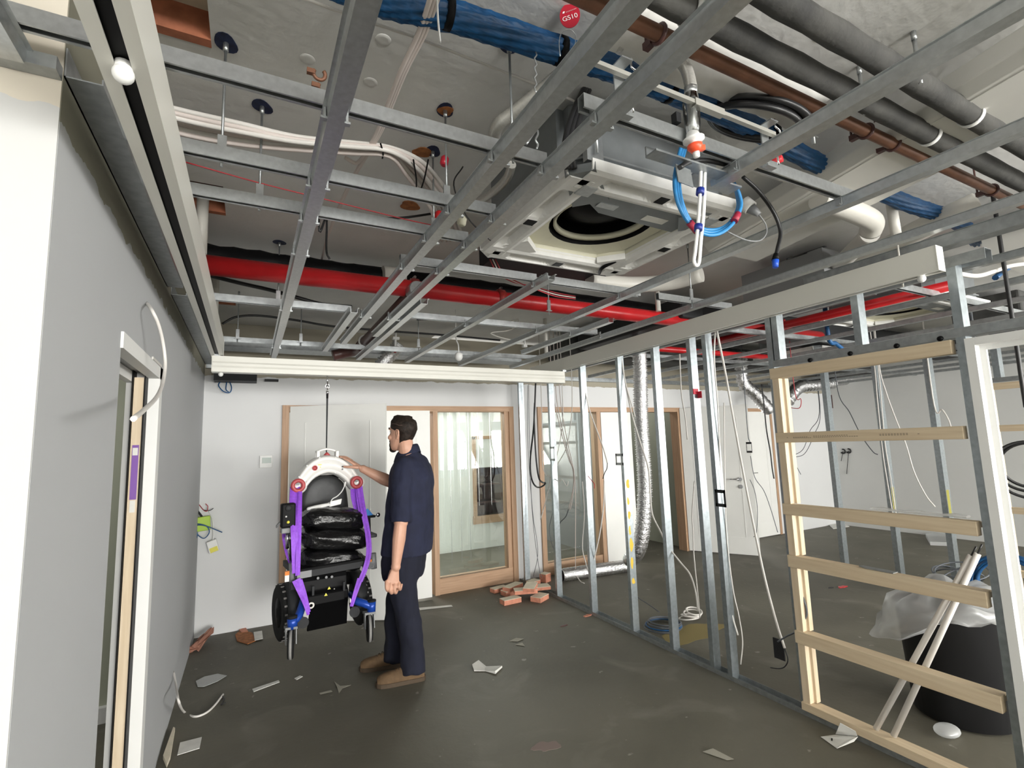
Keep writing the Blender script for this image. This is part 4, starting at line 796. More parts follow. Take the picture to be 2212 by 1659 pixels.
# hanging loops by the cassette
WY = 1.02
def wp(u, v_): return py(u, v_, WY)
w1 = T(MB().tube(spl([wp(1514, 345), wp(1513, 400), wp(1509, 470), wp(1502, 540), wp(1499, 562), wp(1503, 573), wp(1510, 566), wp(1514, 520), wp(1520, 460), wp(1522, 400), wp(1523, 345)], 6), 0.0055, 8).build('cable_loop', 'white'), 'doubled white cable hanging down with blue tape on it', 'cable')
for (u, v_) in ((1515, 414), (1511, 492)): ch(w1, MB().tube([wp(u-2, v_-6)+V((0, 0, 0)), wp(u-3, v_+6)], 0.0125, 12), 'tape_band', mat('blue_tape', (0.015, 0.035, 0.25), 0.4))
for k in range(3):
    e = k*5; pts = [(1476+e, 300), (1463+e, 350), (1457+e, 395), (1465+e*0.9, 440), (1487+e*0.6, 480), (1520, 505-e), (1553, 505-e), (1583-e*0.5, 483-e*0.4), (1600-e*0.6, 448), (1597-e*0.5, 420), (1585, 395)]
    o = T(MB().tube(spl([py(u, v_, 1.10+0.01*k) for u, v_ in pts], 6), 0.0065, 8).build('data_cable_loop', 'bluecable2'), ['outer', 'middle', 'inner'][k]+' blue cable of the loop hanging in front of the cassette', 'cable', 'blue cable loop')
    if k == 0:
        for seg in (((1489, 480), (1506, 500)), ((1594, 462), (1586, 478))): ch(o, MB().tube([py(*seg[0], 1.095), py(*seg[1], 1.095)], 0.012, 10), 'red_tape', mat('dark_red_tape', (0.35, 0.02, 0.05), 0.5))
lead = T(MB().tube(spl([py(1605, 382, 1.15), py(1640, 415, 1.15), py(1672, 460, 1.15), py(1686, 500, 1.15), py(1680, 535, 1.15), py(1676, 552, 1.15)], 6), 0.0075, 10).build('power_lead', 'bcable'), 'black power lead dangling with a blue plug at its end', 'cable')
ch(lead, MB().tube([py(1676, 548, 1.15), py(1675, 562, 1.15)], [0.008, 0.014], 12), 'plug_grip', 'black'); ch(lead, MB().tube([py(1675, 562, 1.15), py(1675, 578, 1.15)], [0.013, 0.010], 12), 'plug_cap', mat('blue_cap', (0.02, 0.10, 0.60), 0.4), 'blue plug cap')
so = thing('surface_socket', 'round white socket with grey plug beside the blue cable loop', 'socket', py(1615, 445, 1.22))
a, b_, c_ = py(1606, 437, 1.22), py(1622, 450, 1.2), py(1640, 464, 1.18)
ch(so, MB().cyl(a, b_, 0.027, 20), 'socket_body', 'white'); ch(so, MB().tube([b_, c_], [0.021, 0.010], 16), 'plug', 'grey')
ch(so, MB().tube(spl([c_, py(1654, 485, 1.18), py(1655, 505, 1.18), py(1640, 520, 1.18), py(1610, 518, 1.18), py(1570, 500, 1.2)], 6), 0.0028, 6), 'lead', 'grey')
pb = MB()
pa = [py(1468, 352, 1.0), py(1500, 345, 1.0), py(1500, 385, 1.0), py(1466, 398, 1.0)]
T(MB().prism([(0, 0), (0.075, 0), (0.075, 0.06), (0, 0.06)], py(1466, 392, 1.0), (1, 0.15, 0.05), (0, 0.1, 1), (0, 0.003, 0)).build('bracket_plate', 'galv2'), 'perforated galvanised plate behind the hanging white cable', 'bracket')
T(MB().box(1.02, 1.34, 0.99, 1.035, 2.43, 2.436).box(1.02, 1.34, 1.03, 1.035, 2.436, 2.465).build('bracket_plate', 'galv2'), 'galvanised plate under the cross channel beside the blue loop', 'bracket')
T(MB().box(1.24, 1.46, 1.045, 1.10, 2.44, 2.446).build('bracket_plate', 'galv'), 'bright bracket plate at the cassette corner by the round socket', 'bracket')
cable('strap', [py(1468, 362, 1.0), py(1490, 350, 1.0), py(1530, 347, 1.0), py(1580, 360, 1.0), py(1600, 375, 1.0)], 0.008, 'bcable', 'black strap arching over the perforated plate', 'strap')
for k in range(3): cable('alarm_wire', [py(1058+k*6, 560, 2.25), py(1075+k*6, 590, 2.27), py(1110+k*5, 610, 2.3), py(1150+k*5, 618+k*4, 2.35), py(1200, 632+k*4, 2.38), py(1243, 640+k*3, 2.4)], 0.003, 'rcable' if k != 1 else 'pcable', ['lowest', 'middle', 'upper'][k]+' thin red wire trailing from the left corner of the cassette', 'wire', 'red wires under the cassette')
# foil duct ends and dangling detectors
T(corr(spl([py(862, 742, 4.72), py(850, 760, 4.74), py(832, 778, 4.78), py(822, 792, 4.82)], 6), 0.062, 0.12, 0.02, 16, 0.6).build('flexible_duct', 'foil'), 'crumpled foil duct end above the middle of the white beam', 'flexible duct')
dt = T(MB().tube(spl([V((py(985, 728, 4.2).x, 4.2, ZS)), py(985, 728, 4.2), py(990, 745, 4.2), py(991, 762, 4.2)], 5), 0.006, 8).build('detector_head', 'white'), 'white detector dangling on its cable above the white beam', 'detector')
ch(dt, MB().lathe([(0.022, 0.03), (0.034, 0.02), (0.036, -0.015), (0.026, -0.035), (0.012, -0.045)], py(991, 769, 4.2), (0, 0, 1), 20), 'head', 'white')
d2_ = T(MB().cyl(py(1133, 730, 4.1), py(1134, 748, 4.1), 0.008, 8).box(py(1133, 748, 4.1).x-0.02, py(1133, 748, 4.1).x+0.02, 4.08, 4.12, py(1133, 748, 4.1).z-0.01, py(1133, 748, 4.1).z+0.015).build('pipe_clip', 'white'), 'white clip on a rod right of the dangling detector', 'clip')
sd2 = thing('fire_sprinkler', 'small sprinkler head with a red bulb next to the foil duct end', 'sprinkler', py(855, 735, 4.6))
ch(sd2, MB().cyl(py(855, 715, 4.6), py(854, 748, 4.6), 0.010, 10).box(py(855, 728, 4.6).x-0.03, py(855, 728, 4.6).x+0.03, 4.58, 4.62, py(855, 731, 4.6).z-0.012, py(855, 731, 4.6).z+0.012), 'pipe', 'white'); ch(sd2, MB().cyl(py(854, 750, 4.6), py(853, 762, 4.6), 0.012, 10), 'bulb', 'rcable'); ch(sd2, MB().lathe([(0.03, 0), (0.03, 0.006), (0.012, 0.012)], py(853, 752, 4.6), (0, 0, 1), 14), 'collar', 'white')
# thin chain and hook wires beside the drain hose
cz = T(MB().tube([py(1157+3*math.sin(i*2.1), 112+i*7, 1.12) for i in range(14)], 0.0022, 6).build('hanging_chain', 'galv'), 'thin zigzag chain hanging left of the close pair of channels', 'chain')
cable('hook_wire', [V((0.662, 1.12, 2.428)), py(1158, 282, 1.12), py(1162, 290, 1.12), py(1157, 302, 1.12), py(1162, 312, 1.12), py(1159, 322, 1.12)], 0.003, 'galv', 'S-shaped wire hook below the close pair of channels', 'hook')
# saddles on the rods, caps, fixings
for (u, v_, yy, n, m_, lab, cat) in ((690, 160, 1.25, 'pipe_saddle', 'copper', 'upper copper saddle on the rod left of the long channel', 'saddle'), (700, 190, 1.25, 'pipe_saddle', 'copper', 'lower copper saddle on the rod left of the long channel', 'saddle')):
    c0 = py(u, v_, yy); T(MB().torus(c0, (0, 1, 0.2), 0.014, 0.005, 16, 6, 0, 4.5).box(c0.x-0.03, c0.x-0.012, yy-0.006, yy+0.006, c0.z-0.006, c0.z+0.006).build(n, m_), lab, cat)
for (u, v_, yy, r, m_, lab) in ((948, 466, 1.95, 0.018, 'red', 'small red cap behind the close pair of channels'), (998, 478, 1.8, 0.018, 'ivory', 'yellowish cap between the close pair of channels'), (960, 348, 1.7, 0.016, 'tagred', 'dark red fixing by the bent white cables')):
    c0 = py(u, v_, yy); T(MB().lathe([(r*0.6, -0.02), (r, -0.012), (r, 0.012), (r*0.5, 0.022)], c0, (0.2, 0, 1), 14).build('cap', m_), lab, 'cap')
rt = pz(1670, 350, 2.55); T(MB().tube([pz(1655, 358, 2.55), rt, pz(1690, 342, 2.55)], 0.012, 10).build('tape_wrap', mat('red_flash_tape', (0.6, 0.03, 0.04), 0.4)), 'bit of red tape round a pipe right of the cassette', 'tape')
# black cables sagging over the far part of the ceiling
for (pts, yy, r, m_, lab) in (([(440, 592), (520, 612), (590, 628), (650, 645), (700, 658), (760, 663)], 3.5, 0.013, 'bcable', 'black cable sagging below the red pipe at the left'),
        ([(480, 700), (510, 685), (560, 682), (640, 692), (720, 705), (850, 716), (960, 724), (1080, 735)], 4.55, 0.010, 'bcable', 'black cable arching along the far end of the ceiling'),
        ([(700, 461), (780, 470), (860, 471), (930, 462), (985, 452)], 2.3, 0.006, 'bcable', 'black cable sagging between the long channels left of the cassette'),
        ([(900, 690), (1000, 690), (1080, 700), (1200, 712), (1280, 724)], 3.9, 0.008, 'bcable', 'black cable right of the brown branch pipe'),
        ([(400, 350), (560, 395), (700, 430), (860, 470), (950, 490)], 2.05, 0.0025, 'rcable', 'thin red wire running behind the cross channels'),
        ([(690, 500), (705, 470), (705, 540), (712, 560)], 2.4, 0.005, 'bcable', 'black wire dropping to the black lagged pipe'),
        ([(1080, 705), (1120, 690), (1105, 712), (1060, 720), (1110, 735), (1150, 728)], 4.3, 0.006, 'wcable', 'tangled white cable above the right half of the white beam'),
        ([(1000, 360), (980, 400), (1010, 470), (1060, 520)], 1.9, 0.003, 'bcable', 'thin dark wire left of the cassette'),
        ([(1700, 560), (1760, 540), (1820, 520), (1880, 510)], 1.9, 0.006, 'bcable', 'dark bar across under the white boxed duct'),
        ([(2020, 390), (2060, 430), (2095, 470)], 1.25, 0.008, 'bcable', 'dark strut right of the short white pipe drop')):
    cable('cable' if m_ != 'rcable' else 'alarm_wire', ([V((py(*pts[0], yy).x, yy, ZS))] if 'dropping to the black lagged' in lab else [])+[py(u, v_, yy) for u, v_ in pts], r, m_, lab)
# ducts and foil over the next room
for (x, y, sx, sy_, z0, z1, m_, lab) in ((3.55, 2.1, 0.3, 0.3, 2.55, 2.8, 'grey', 'grey metal duct box over the stud wall'), (4.1, 0.9, 0.3, 0.3, 2.58, 2.8, 'duct', 'pale duct box in the next room ceiling')):
    T(MB().box(x-sx, x+sx, y-sy_, y+sy_, z0, z1).build('duct_box', m_), lab, 'duct')
for (b_, m_, lab) in (((3.1, 9.2, 4.5, 4.95, 2.56, 2.80), 'foam', 'long black duct added to darken the far side of the next room ceiling'), ((3.4, 8.8, 3.05, 3.40, 2.58, 2.80), 'dgrey', 'long dark duct added to darken the middle of the next room ceiling'), ((6.0, 9.2, 1.7, 2.2, 2.56, 2.82), 'foam', 'wide dark duct added to darken the right part of the next room ceiling'), ((3.15, 3.4, 2.9, 4.4, 2.60, 2.78), 'dgrey', 'short dark duct added to darken the ceiling just right of the stud wall top')):  # made-up ducts, added to darken the pale ceiling cavity
    T(MB().box(*b_).build('added_dark_duct', m_, bevel=0.02), lab, 'duct', 'dark ducts added over the next room')
for k, (pts, yy, r, lab) in enumerate((([(1605, 825), (1630, 850), (1652, 875), (1665, 890)], 4.4, 0.075, 'foil duct drooping left of the timber frame in the next room'), ([(1700, 868), (1712, 850), (1730, 835), (1760, 832), (1800, 828)], 4.6, 0.08, 'foil duct curving up behind the top of the timber frame'), ([(1780, 822), (1850, 818), (1920, 822)], 5.0, 0.09, 'long foil duct lying over the next room behind the timber frame'))):
    T(corr(spl(([V((py(*pts[0], yy).x, yy, 2.72))] if k == 0 else [])+[py(u, v_, yy) for u, v_ in pts], 8), r, 0.14, 0.04, 18, 0.5).build('flexible_duct', 'foil'), lab, 'flexible duct', 'foil ducts')
for k, (pts, r, m_, lab) in enumerate((([(1690, 678), (1685, 705), (1700, 722), (1694, 690), (1692, 735)], 0.006, 'rcable', 'red cable bunch hanging behind the stud wall top'), ([(1790, 730), (1805, 742), (1818, 752)], 0.02, 'bluecable', 'blue cable bunch over the next room'), ([(1990, 600), (1980, 640), (1972, 665)], 0.012, 'bcable', 'black strap hanging over the next room'))):
    cable('hanging_cable', [V((py(*pts[0], 2.6).x, 2.6, ZS+0.03))]+[py(u, v_, 2.6) for u, v_ in pts], r, m_, lab)
for k, (pts, yy, r, m_, lab) in enumerate((([(2065, 590), (2110, 596), (2150, 585), (2180, 575), (2212, 570)], 1.1, 0.012, 'wcable', 'white cable bundle at the right edge above the header'), ([(2150, 600), (2175, 580), (2215, 560)], 1.3, 0.018, 'bluecable', 'blue cable bundle at the right edge above the header'))):
    cable('cable_bundle', [py(u, v_, yy) for u, v_ in pts], r, m_, lab)
T(MB().prism(lipped(0.09, 0.06), (3.06, -0.2, 2.50), (1, 0, 0), (0, 0, 1), (0, 2.0, 0)).build('strut_channel', 'galv2'), 'wide galvanised strut over the right hoist rail end', 'strut')
# ================================================================ hoist load: strap, lift unit, slings, wheelchair, weights
WC = V((0.505, 4.04, 0)); WA = math.radians(6); WF = V((math.sin(WA), -math.cos(WA), 0)); WR = V((math.cos(WA), math.sin(WA), 0)); UZ = V((0, 0, 1))
def W(u, v_, d=0.0):
    r = ray(u, v_); o = WC+WF*d; t = (o-EYE).dot(WF)/r.dot(WF); return EYE+r*t
def Wl(p): p = p-WC; return p.dot(WR), p.dot(WF), p.z
def WP(r, d, z): return WC+WR*r+WF*d+UZ*z
def ribbon(pts, w, side=None, t=0.003, sub=5):
    pts = spl(pts, sub); rings = []; m = len(pts); ww = w if isinstance(w, (list, tuple)) else [w, w]
    for i, p in enumerate(pts):
        tg_ = (pts[min(i+1, m-1)]-pts[max(i-1, 0)]).normalized(); s = (side or WR); s = (s-tg_*s.dot(tg_)).normalized(); n = tg_.cross(s); k = ww[0]+(ww[1]-ww[0])*i/(m-1)
        c = 0.003*math.sin(i*0.9); rings.append([p-s*k/2+n*t/2, p-s*k/6+n*(t/2+0.003+c), p+s*k/6+n*(t/2-0.002), p+s*k/2+n*t/2, p+s*k/2-n*t/2, p+s*k/6-n*(t/2+0.002), p-s*k/6-n*(t/2-0.003-c), p-s*k/2-n*t/2])
    return MB().loft(rings, smooth=False)
hp = W(707, 820); 
hk = thing('lifting_strap', 'thin dark strap with a steel hook hanging from the white traverse beam', 'strap', W(707, 900))
ch(hk, MB().cyl(V((hp.x, WC.y, 2.175)), W(707, 830), 0.006, 10).torus(W(707, 834), WF, 0.016, 0.0045, 20, 8), 'steel_hook', 'chrome'); ch(hk, MB().cyl(W(707, 828), W(707, 843), 0.006, 8).lathe([(0.01, -0.012), (0.01, 0.012)], W(707, 848), (0, 0, 1), 10), 'swivel', 'chrome')
ch(hk, MB().lathe([(0.008, -0.02), (0.009, 0.015), (0.004, 0.025)], W(707, 855), (0, 0, 1), 10), 'ferrule', 'black')
a_, b_ = W(707, 855), W(705, 977); ch(hk, MB().loft([[p+WR*x+WF*y for x, y in ((-w_, -0.001), (w_, -0.001), (w_, 0.001), (-w_, 0.001))] for p, w_ in ((a_, 0.007), (b_, 0.0045))], smooth=False), 'webbing', 'dgrey')
# ---- lift unit
lu = thing('lift_unit', 'white arched ceiling lift unit with two dusky red rings, hanging from the strap', 'hoist', W(705, 1045))
O_ = [(635, 1040), (645.5, 1021), (662.5, 1000.5), (684.5, 987), (706.5, 983), (730, 987), (752, 1000.5), (767, 1021), (775, 1034)]
I_ = [(657, 1056), (674, 1036), (689.5, 1027), (700, 1024), (708, 1023), (724, 1027), (738, 1036), (749, 1048), (756, 1057)]
Op = spl([W(*p) for p in O_], 5); Ip = spl([W(*p) for p in I_], 5); rings = []
for o, i in zip(Op, Ip):
    c = (o+i)/2; e = (o-i)/2; prof = [(1, 0), (0.97, 0.035), (0.86, 0.052), (0.80, 0.062), (0.45, 0.064), (0.38, 0.055), (-0.38, 0.055), (-0.45, 0.064), (-0.80, 0.062), (-0.86, 0.052), (-0.97, 0.035), (-1, 0)]
    prof += [(x, -y) for x, y in prof[-2:0:-1]]; rings.append([c+e*x+WF*y for x, y in prof])
ch(lu, MB().loft(rings), 'arch_shell', 'lift')
for (u, v_) in ((646, 1030), (663, 1006), (690, 989), (724, 989), (763, 1024), (663, 1041), (690, 1023), (724, 1021)): ch(lu, MB().lathe([(0.007, 0), (0.006, 0.004), (0.0, 0.005)], W(u, v_, 0.058), WF, 10), 'screw_cover', 'white')
ch(lu, MB().lathe([(0.019, 0), (0.019, 0.006), (0.014, 0.008), (0.014, 0.006), (0, 0.006)], W(680, 1011, 0.055), WF, 20), 'stop_button', 'ringred'); ch(lu, MB().ob(W(691, 1004, 0.056), WR*0.012, UZ*0.003, WF*0.001).ob(W(692, 1009, 0.056), WR*0.004, UZ*0.003, WF*0.001), 'sticker', 'yellow')
for v_ in (1008, 1013.5): ch(lu, MB().lathe([(0.0065, 0), (0.0065, 0.003), (0, 0.003)], W(739.5, v_, 0.055), WF, 12), 'contact', 'grey')
for (u, v_) in ((706, 1000), (718, 1003)): ch(lu, MB().ob(W(u, v_, 0.0555), WR*0.016, UZ*0.0018, WF*0.0006), 'faint_print', 'paper')
ch(lu, MB().tube(spl([W(*p) for p in ((683, 992), (684, 978), (692, 973), (706, 970), (718, 972), (726, 976), (728, 990))], 5), 0.0085, 10), 'handle', 'lift')
for s in (686, 727): ch(lu, MB().ob(W(s, 982), WR*0.012, UZ*0.030, WF*0.028), 'handle_post', 'lift', None, 0.006)
ch(lu, MB().tube([W(706, 984), W(706, 977)], [0.028, 0.006], 16), 'hanger_cone', 'ringred')
for (u, v_, R_) in ((644, 1049, 0.036), (770.5, 1042, 0.034)):
    r_ = ch(lu, MB().torus(W(u, v_, 0.085), WF, R_, 0.0145, 32, 12), 'sling_ring', 'ringred', 'dusky red ring'); ch(lu, MB().lathe([(R_*0.4, -0.055), (R_+0.016, -0.05), (R_+0.018, 0.05), (R_*0.6, 0.068), (0, 0.068)], W(u, v_, 0.0), WF, 28), 'ring_mount', 'lift'); ch(r_, MB().cyl(W(u, v_-3, 0.06), W(u, v_-3, 0.082), 0.010, 12), 'peg', 'grey')
ch(lu, MB().tube(spl([W(746, 1041, 0.05), W(744, 1050, 0.055), W(738, 1062, 0.06), W(728, 1072, 0.07), W(718, 1078, 0.08), W(713, 1088, 0.09)], 6), [0.008]*6+[0.0042]*25, 8), 'handset_cord', 'white')
a_, b_ = W(663, 1101, 0.07), W(737, 1083, 0.07); e = (b_-a_); hs_ = ch(lu, MB().tube([a_, a_+e*0.04, a_+e*0.25, a_+e*0.45, a_+e*0.60, a_+e*0.66], [0.010, 0.017, 0.018, 0.016, 0.013, 0.018], 14, flat=0.8), 'handset', 'white'); ch(hs_, MB().ob(a_+e*0.83, e*0.17, UZ*0.020+WR*0.004, WF*0.008), 'handset_holder', 'lift', None, 0.003)
ch(hs_, MB().ob(a_+e*0.25+WF*0.016, e*0.14, UZ*0.002, WF*0.002), 'handset_label', 'paper')
# ---- wheelchair
wch = thing('wheelchair', 'black and blue power wheelchair lifted off the floor in purple slings', 'wheelchair', WP(0, 0, 0.15))
def wheel(u, v_, d, R_, wd, name, yaw=0.0, m='rubber'):
    c = W(u, v_, d); ax = (WR*math.cos(yaw)+WF*math.sin(yaw)); prof = []
    k = ch(wch, MB().lathe([(R_*0.62, -wd*0.40), (R_*0.9, -wd*0.5), (R_*0.98, -wd*0.36), (R_, 0), (R_*0.98, wd*0.36), (R_*0.9, wd*0.5), (R_*0.62, wd*0.40)], c, ax, 40), name, m)
    ch(k, MB().lathe([(R_*0.64, -wd*0.36), (R_*0.2, -wd*0.5), (R_*0.14, -wd*0.6), (0, -wd*0.6)][::1], c, ax, 28), 'hub', 'black'); return k, c, ax
for (u, v_) in ((609, 1322), (778, 1292)):
    k, c, ax = wheel(u, v_, -0.03, 0.192, 0.062, 'drive_wheel', -0.06)
    g = MB(); g2 = 30; up = UZ; fw_ = ax.cross(UZ)
    for i in range(44):
        a = 2*math.pi*i/44; dd = UZ*math.cos(a)+fw_*math.sin(a); tt = ax.cross(dd); g.ob(c+dd*0.1915+ax*(0.012 if i % 2 else -0.012), ax*0.011, tt*0.006, dd*0.002)
    tk = ch(k, g, 'tread', mat('dusty_tread', (0.23, 0.22, 0.21), 0.9)); tk['kind'] = 'stuff'
for (u, v_, u2, v2) in ((631, 1392, 626, 1362), (801, 1357, 799, 1330)):
    k, c, ax = wheel(u-3, v_, 0.34, 0.088, 0.036, 'caster', 0.22); ch(k, MB().lathe([(0.0885, -0.008), (0.0892, 0), (0.0885, 0.008)], c, ax, 40), 'caster_tyre', mat('grey_tyre', (0.25, 0.245, 0.235), 0.8))
    f_ = MB()
    for s in (-1, 1): f_.bar(c+ax*0.03*s, c+ax*0.03*s+UZ*0.10-WF*0.01, 0.006, 0.03, WF)
    f_.ob(c+UZ*0.102-WF*0.01, ax*0.036, WF*0.028, UZ*0.007); ch(wch, f_, 'fork', 'grey')
def bl(p, q, r, n='frame_tube', m='cblue', seg=16): return ch(wch, MB().cyl(p, q, r, seg), n, m)
bl(W(632, 1357, 0.33), W(631, 1333, 0.33), 0.031); bl(W(802, 1322, 0.33), W(803, 1298, 0.33), 0.029)
ch(wch, MB().lathe([(0.03, 0), (0.03, 0.01), (0.01, 0.014)], W(803, 1299, 0.33), UZ, 16), 'tube_cap', 'rubber'); ch(wch, MB().lathe([(0.032, 0), (0.032, 0.014), (0.01, 0.018)], W(631, 1335, 0.33), UZ, 16), 'tube_cap', 'rubber')
ch(wch, MB().tube(spl([W(632, 1345, 0.33), W(646, 1328, 0.3), W(655, 1300, 0.22), W(660, 1285, 0.12)], 5), 0.026, 14), 'frame_arm', 'cblue')
ch(wch, MB().tube(spl([W(803, 1310, 0.33), W(785, 1303, 0.31), W(768, 1297, 0.26), W(757, 1283, 0.12)], 5), 0.026, 14), 'frame_arm', 'cblue')
for (u, v_) in ((655, 1345), (766, 1322)): ch(wch, MB().cyl(W(u, v_, 0.18), W(u, v_, 0.25), 0.036, 18), 'motor_can', 'dgrey')
# fenders
for (u, v_, s) in ((628, 1318, 1), (765, 1288, 1)):
    c = W(u, v_, 0.0); rings = []
    for i in range(13):
        a = math.radians(-70+i*15); d_ = UZ*math.cos(a)+WF*math.sin(a); rings.append([c+d_*0.185-WR*0.05, c+d_*0.20-WR*0.02, c+d_*0.198+WR*0.035, c+d_*0.17+WR*0.05, c+d_*0.16])
    ch(wch, MB().loft(rings), 'fender', 'dgrey')
# base housing, battery cover, flap, stickers
r0, d0, zt = Wl(W(655, 1262, 0.22)); r1 = Wl(W(752, 1245, 0.22))[0]; zb_ = Wl(W(700, 1310, 0.22))[2]; zt = Wl(W(700, 1243, 0.22))[2]
hb_ = MB().prism([(0.23, zb_), (0.235, zb_+0.09), (0.20, zb_+0.11), (0.19, zt-0.03), (0.17, zt), (-0.28, zt), (-0.30, zb_)], WP(r0, 0, 0), WF, UZ, WR*(r1-r0)); ch(wch, hb_, 'motor_housing', 'black', None, 0.008)
cvr = MB().prism([(0.236, zb_+0.02), (0.244, zb_+0.03), (0.244, zb_+0.085), (0.236, zb_+0.095)], WP(r0+0.03, 0, 0), WF, UZ, WR*(r1-r0-0.06)); cv = ch(wch, cvr, 'battery_cover', 'black', None, 0.003)
for (u, v_) in ((711, 1271), (704, 1285)): ch(cv, MB().prism([(-0.011, 0), (0.011, 0), (0, 0.019)], W(u, v_+2, 0.246), WR, UZ, WF*0.001), 'warning_sticker', 'yellow')
ch(cv, MB().ob(W(722, 1272, 0.246), WR*0.004, UZ*0.004, WF*0.001), 'screw', 'chrome')
for u in (676, 743): ch(wch, MB().ob(W(u, 1276 if u < 700 else 1266, 0.245), WR*0.007, UZ*0.03, WF*0.008), 'clip', 'dgrey')
for (u, v_) in ((687, 1249), (705, 1247), (717, 1246)): ch(wch, MB().cyl(W(u, v_, 0.2), W(u, v_, 0.222), 0.009, 8), 'bolt', 'grey')
pf = [W(672, 1304, 0.235), W(752, 1290, 0.235), W(749, 1346, 0.26), W(664, 1364, 0.26)]
ch(wch, MB().add([*pf, *[p-WF*0.02 for p in pf]], [(0, 1, 2, 3), (7, 6, 5, 4), (0, 4, 5, 1), (1, 5, 6, 2), (2, 6, 7, 3), (3, 7, 4, 0)]), 'foot_flap', 'felt')
# seat frame, seat, back
a_, b_ = W(641, 1243, 0.25), W(788, 1217, 0.25); bz_ = (a_.z+b_.z)/2
ch(wch, MB().ob((a_+b_)/2, (b_-a_)/2, UZ*0.021, WF*0.014), 'seat_frame', 'dgrey'); ch(wch, MB().ob(a_+(b_-a_)*0.10, (b_-a_)*0.1, UZ*0.022, WF*0.015), 'frame_end', 'grey')
for p in (a_, b_): ch(wch, MB().bar(p-WF*0.0+UZ*0.005, p-WF*0.45+UZ*0.005, 0.025, 0.04), 'side_rail', 'dgrey')
sc = (a_+b_)/2; ch(wch, MB().ob(sc-WF*0.19+UZ*0.026, (b_-a_)*0.48, WF*0.205, UZ*0.014), 'seat_cushion', 'black', None, 0.012)
bk = [(648, 1130), (651, 1085), (661, 1052), (680, 1034), (706, 1028), (731, 1033), (746, 1050), (752, 1085), (755, 1130)]; bk = spl([W(*p, -0.17) for p in bk], 5); cb = sum(bk, V())/len(bk)
rings = [[cb+(p-cb)*k+WF*d_ for p in bk] for k, d_ in ((0.90, -0.055), (0.99, -0.04), (1.0, -0.01), (0.96, 0.015), (0.82, 0.025), (0.4, 0.03))]
ch(wch, MB().loft(rings), 'backrest', 'seat')
ch(wch, MB().ob(W(706, 1040, -0.215), WR*0.09, UZ*0.05, WF*0.02), 'headrest', 'black', None, 0.015)
for u in (662, 742): ch(wch, MB().cyl(W(u, 1105, -0.21), WP(Wl(W(u, 1105, -0.21))[0], -0.21, bz_), 0.013, 12), 'back_cane', 'dgrey')
# left armrest with joystick pod, reflectors, right bracket
ch(wch, MB().ob(W(622, 1113, 0.24), WR*0.045, UZ*0.080, WF*0.03), 'joystick_pod', 'black', None, 0.01)
for (u, v_, m_, r_) in ((622.5, 1128, 'yellow', 0.010), (618, 1116, 'white', 0.006), (623, 1098, 'dgrey', 0.02)): ch(wch, MB().lathe([(r_, 0), (r_*0.9, 0.004), (0, 0.005)], W(u, v_, 0.271), WF, 14), 'pod_lamp' if m_ == 'yellow' else 'pod_button', m_)
ch(wch, MB().ob(W(622, 1145, 0.22), WR*0.045, UZ*0.018, WF*0.03), 'pod_clamp', 'grey', None, 0.006); ch(wch, MB().loft([[p+UZ*(0.006+0.004*k), p-UZ*(0.008), p+WF*0.03-UZ*0.008, p+WF*0.03+UZ*0.004] for k, p in enumerate((W(596, 1137, 0.2), W(603, 1130, 0.2), W(612, 1126, 0.2), W(618, 1127, 0.2)))]), 'paddle_lever', 'grey')
for (p, q2, r_, m_) in ((W(621, 1150, 0.22), W(620, 1185, 0.2), 0.011, 'chrome'), (W(617, 1160, 0.18), W(630, 1222, 0.15), 0.008, 'chrome'), (W(630, 1216, 0.22), W(631, 1256, 0.22), 0.019, 'grey'), (W(628, 1165, 0.0), W(634, 1240, 0.0), 0.012, 'dgrey')): ch(wch, MB().cyl(p, q2, r_, 12), 'armrest_tube', m_)
ch(wch, MB().ob(W(628, 1150, 0.0), WR*0.03, WF*0.20, UZ*0.014), 'arm_pad', 'seat', None, 0.008)
ch(wch, MB().ob(W(620, 1238, 0.23), WR*0.014, UZ*0.013, WF*0.01), 'reflector', 'orange'); ch(wch, MB().ob(W(619.5, 1249, 0.23), WR*0.013, UZ*0.022, WF*0.009), 'lamp', 'white'); ch(wch, MB().ob(W(633, 1263, 0.2), WR*0.022, UZ*0.03, WF*0.03), 'joint_block', 'dgrey', None, 0.006)
ch(wch, MB().cyl(W(806, 1195, 0.2), W(808, 1228, 0.2), 0.021, 14), 'armrest_tube', 'grey'); ch(wch, MB().ob(W(803, 1219, 0.2), WR*0.03, UZ*0.028, WF*0.02), 'tube_clamp', 'grey', None, 0.005); ch(wch, MB().ob(W(800, 1211, 0.225), WR*0.009, UZ*0.008, WF*0.006), 'reflector', 'orange')
ch(wch, MB().bar(W(788, 1219, 0.25), W(804, 1222, 0.22), 0.02, 0.03), 'frame_end', 'grey'); ch(wch, MB().cyl(W(781, 1226, 0.262), W(781, 1226, 0.275), 0.008, 12), 'bolt', 'grey')
ch(wch, MB().tube([W(790, 1117, 0.1), W(812, 1114, 0.1)], 0.006, 8).ball(W(817, 1112, 0.1), 0.016, (1, 0.6, 1.1)), 'steel_lever', 'chrome'); ch(wch, MB().ob(W(799, 1115, 0.08), WR*0.03, UZ*0.008, WF*0.04), 'lever_base', 'black'); ch(wch, MB().add([W(785, 1104, 0.1), W(794, 1098, 0.1), W(806, 1112, 0.1), W(789, 1116, 0.1), W(785, 1104, 0.07), W(794, 1098, 0.07), W(806, 1112, 0.07), W(789, 1116, 0.07)], [(0, 1, 2, 3), (7, 6, 5, 4), (0, 4, 5, 1), (1, 5, 6, 2), (2, 6, 7, 3), (3, 7, 4, 0)]), 'blue_tab', mat('blue_plastic', (0.02, 0.20, 0.55), 0.4))
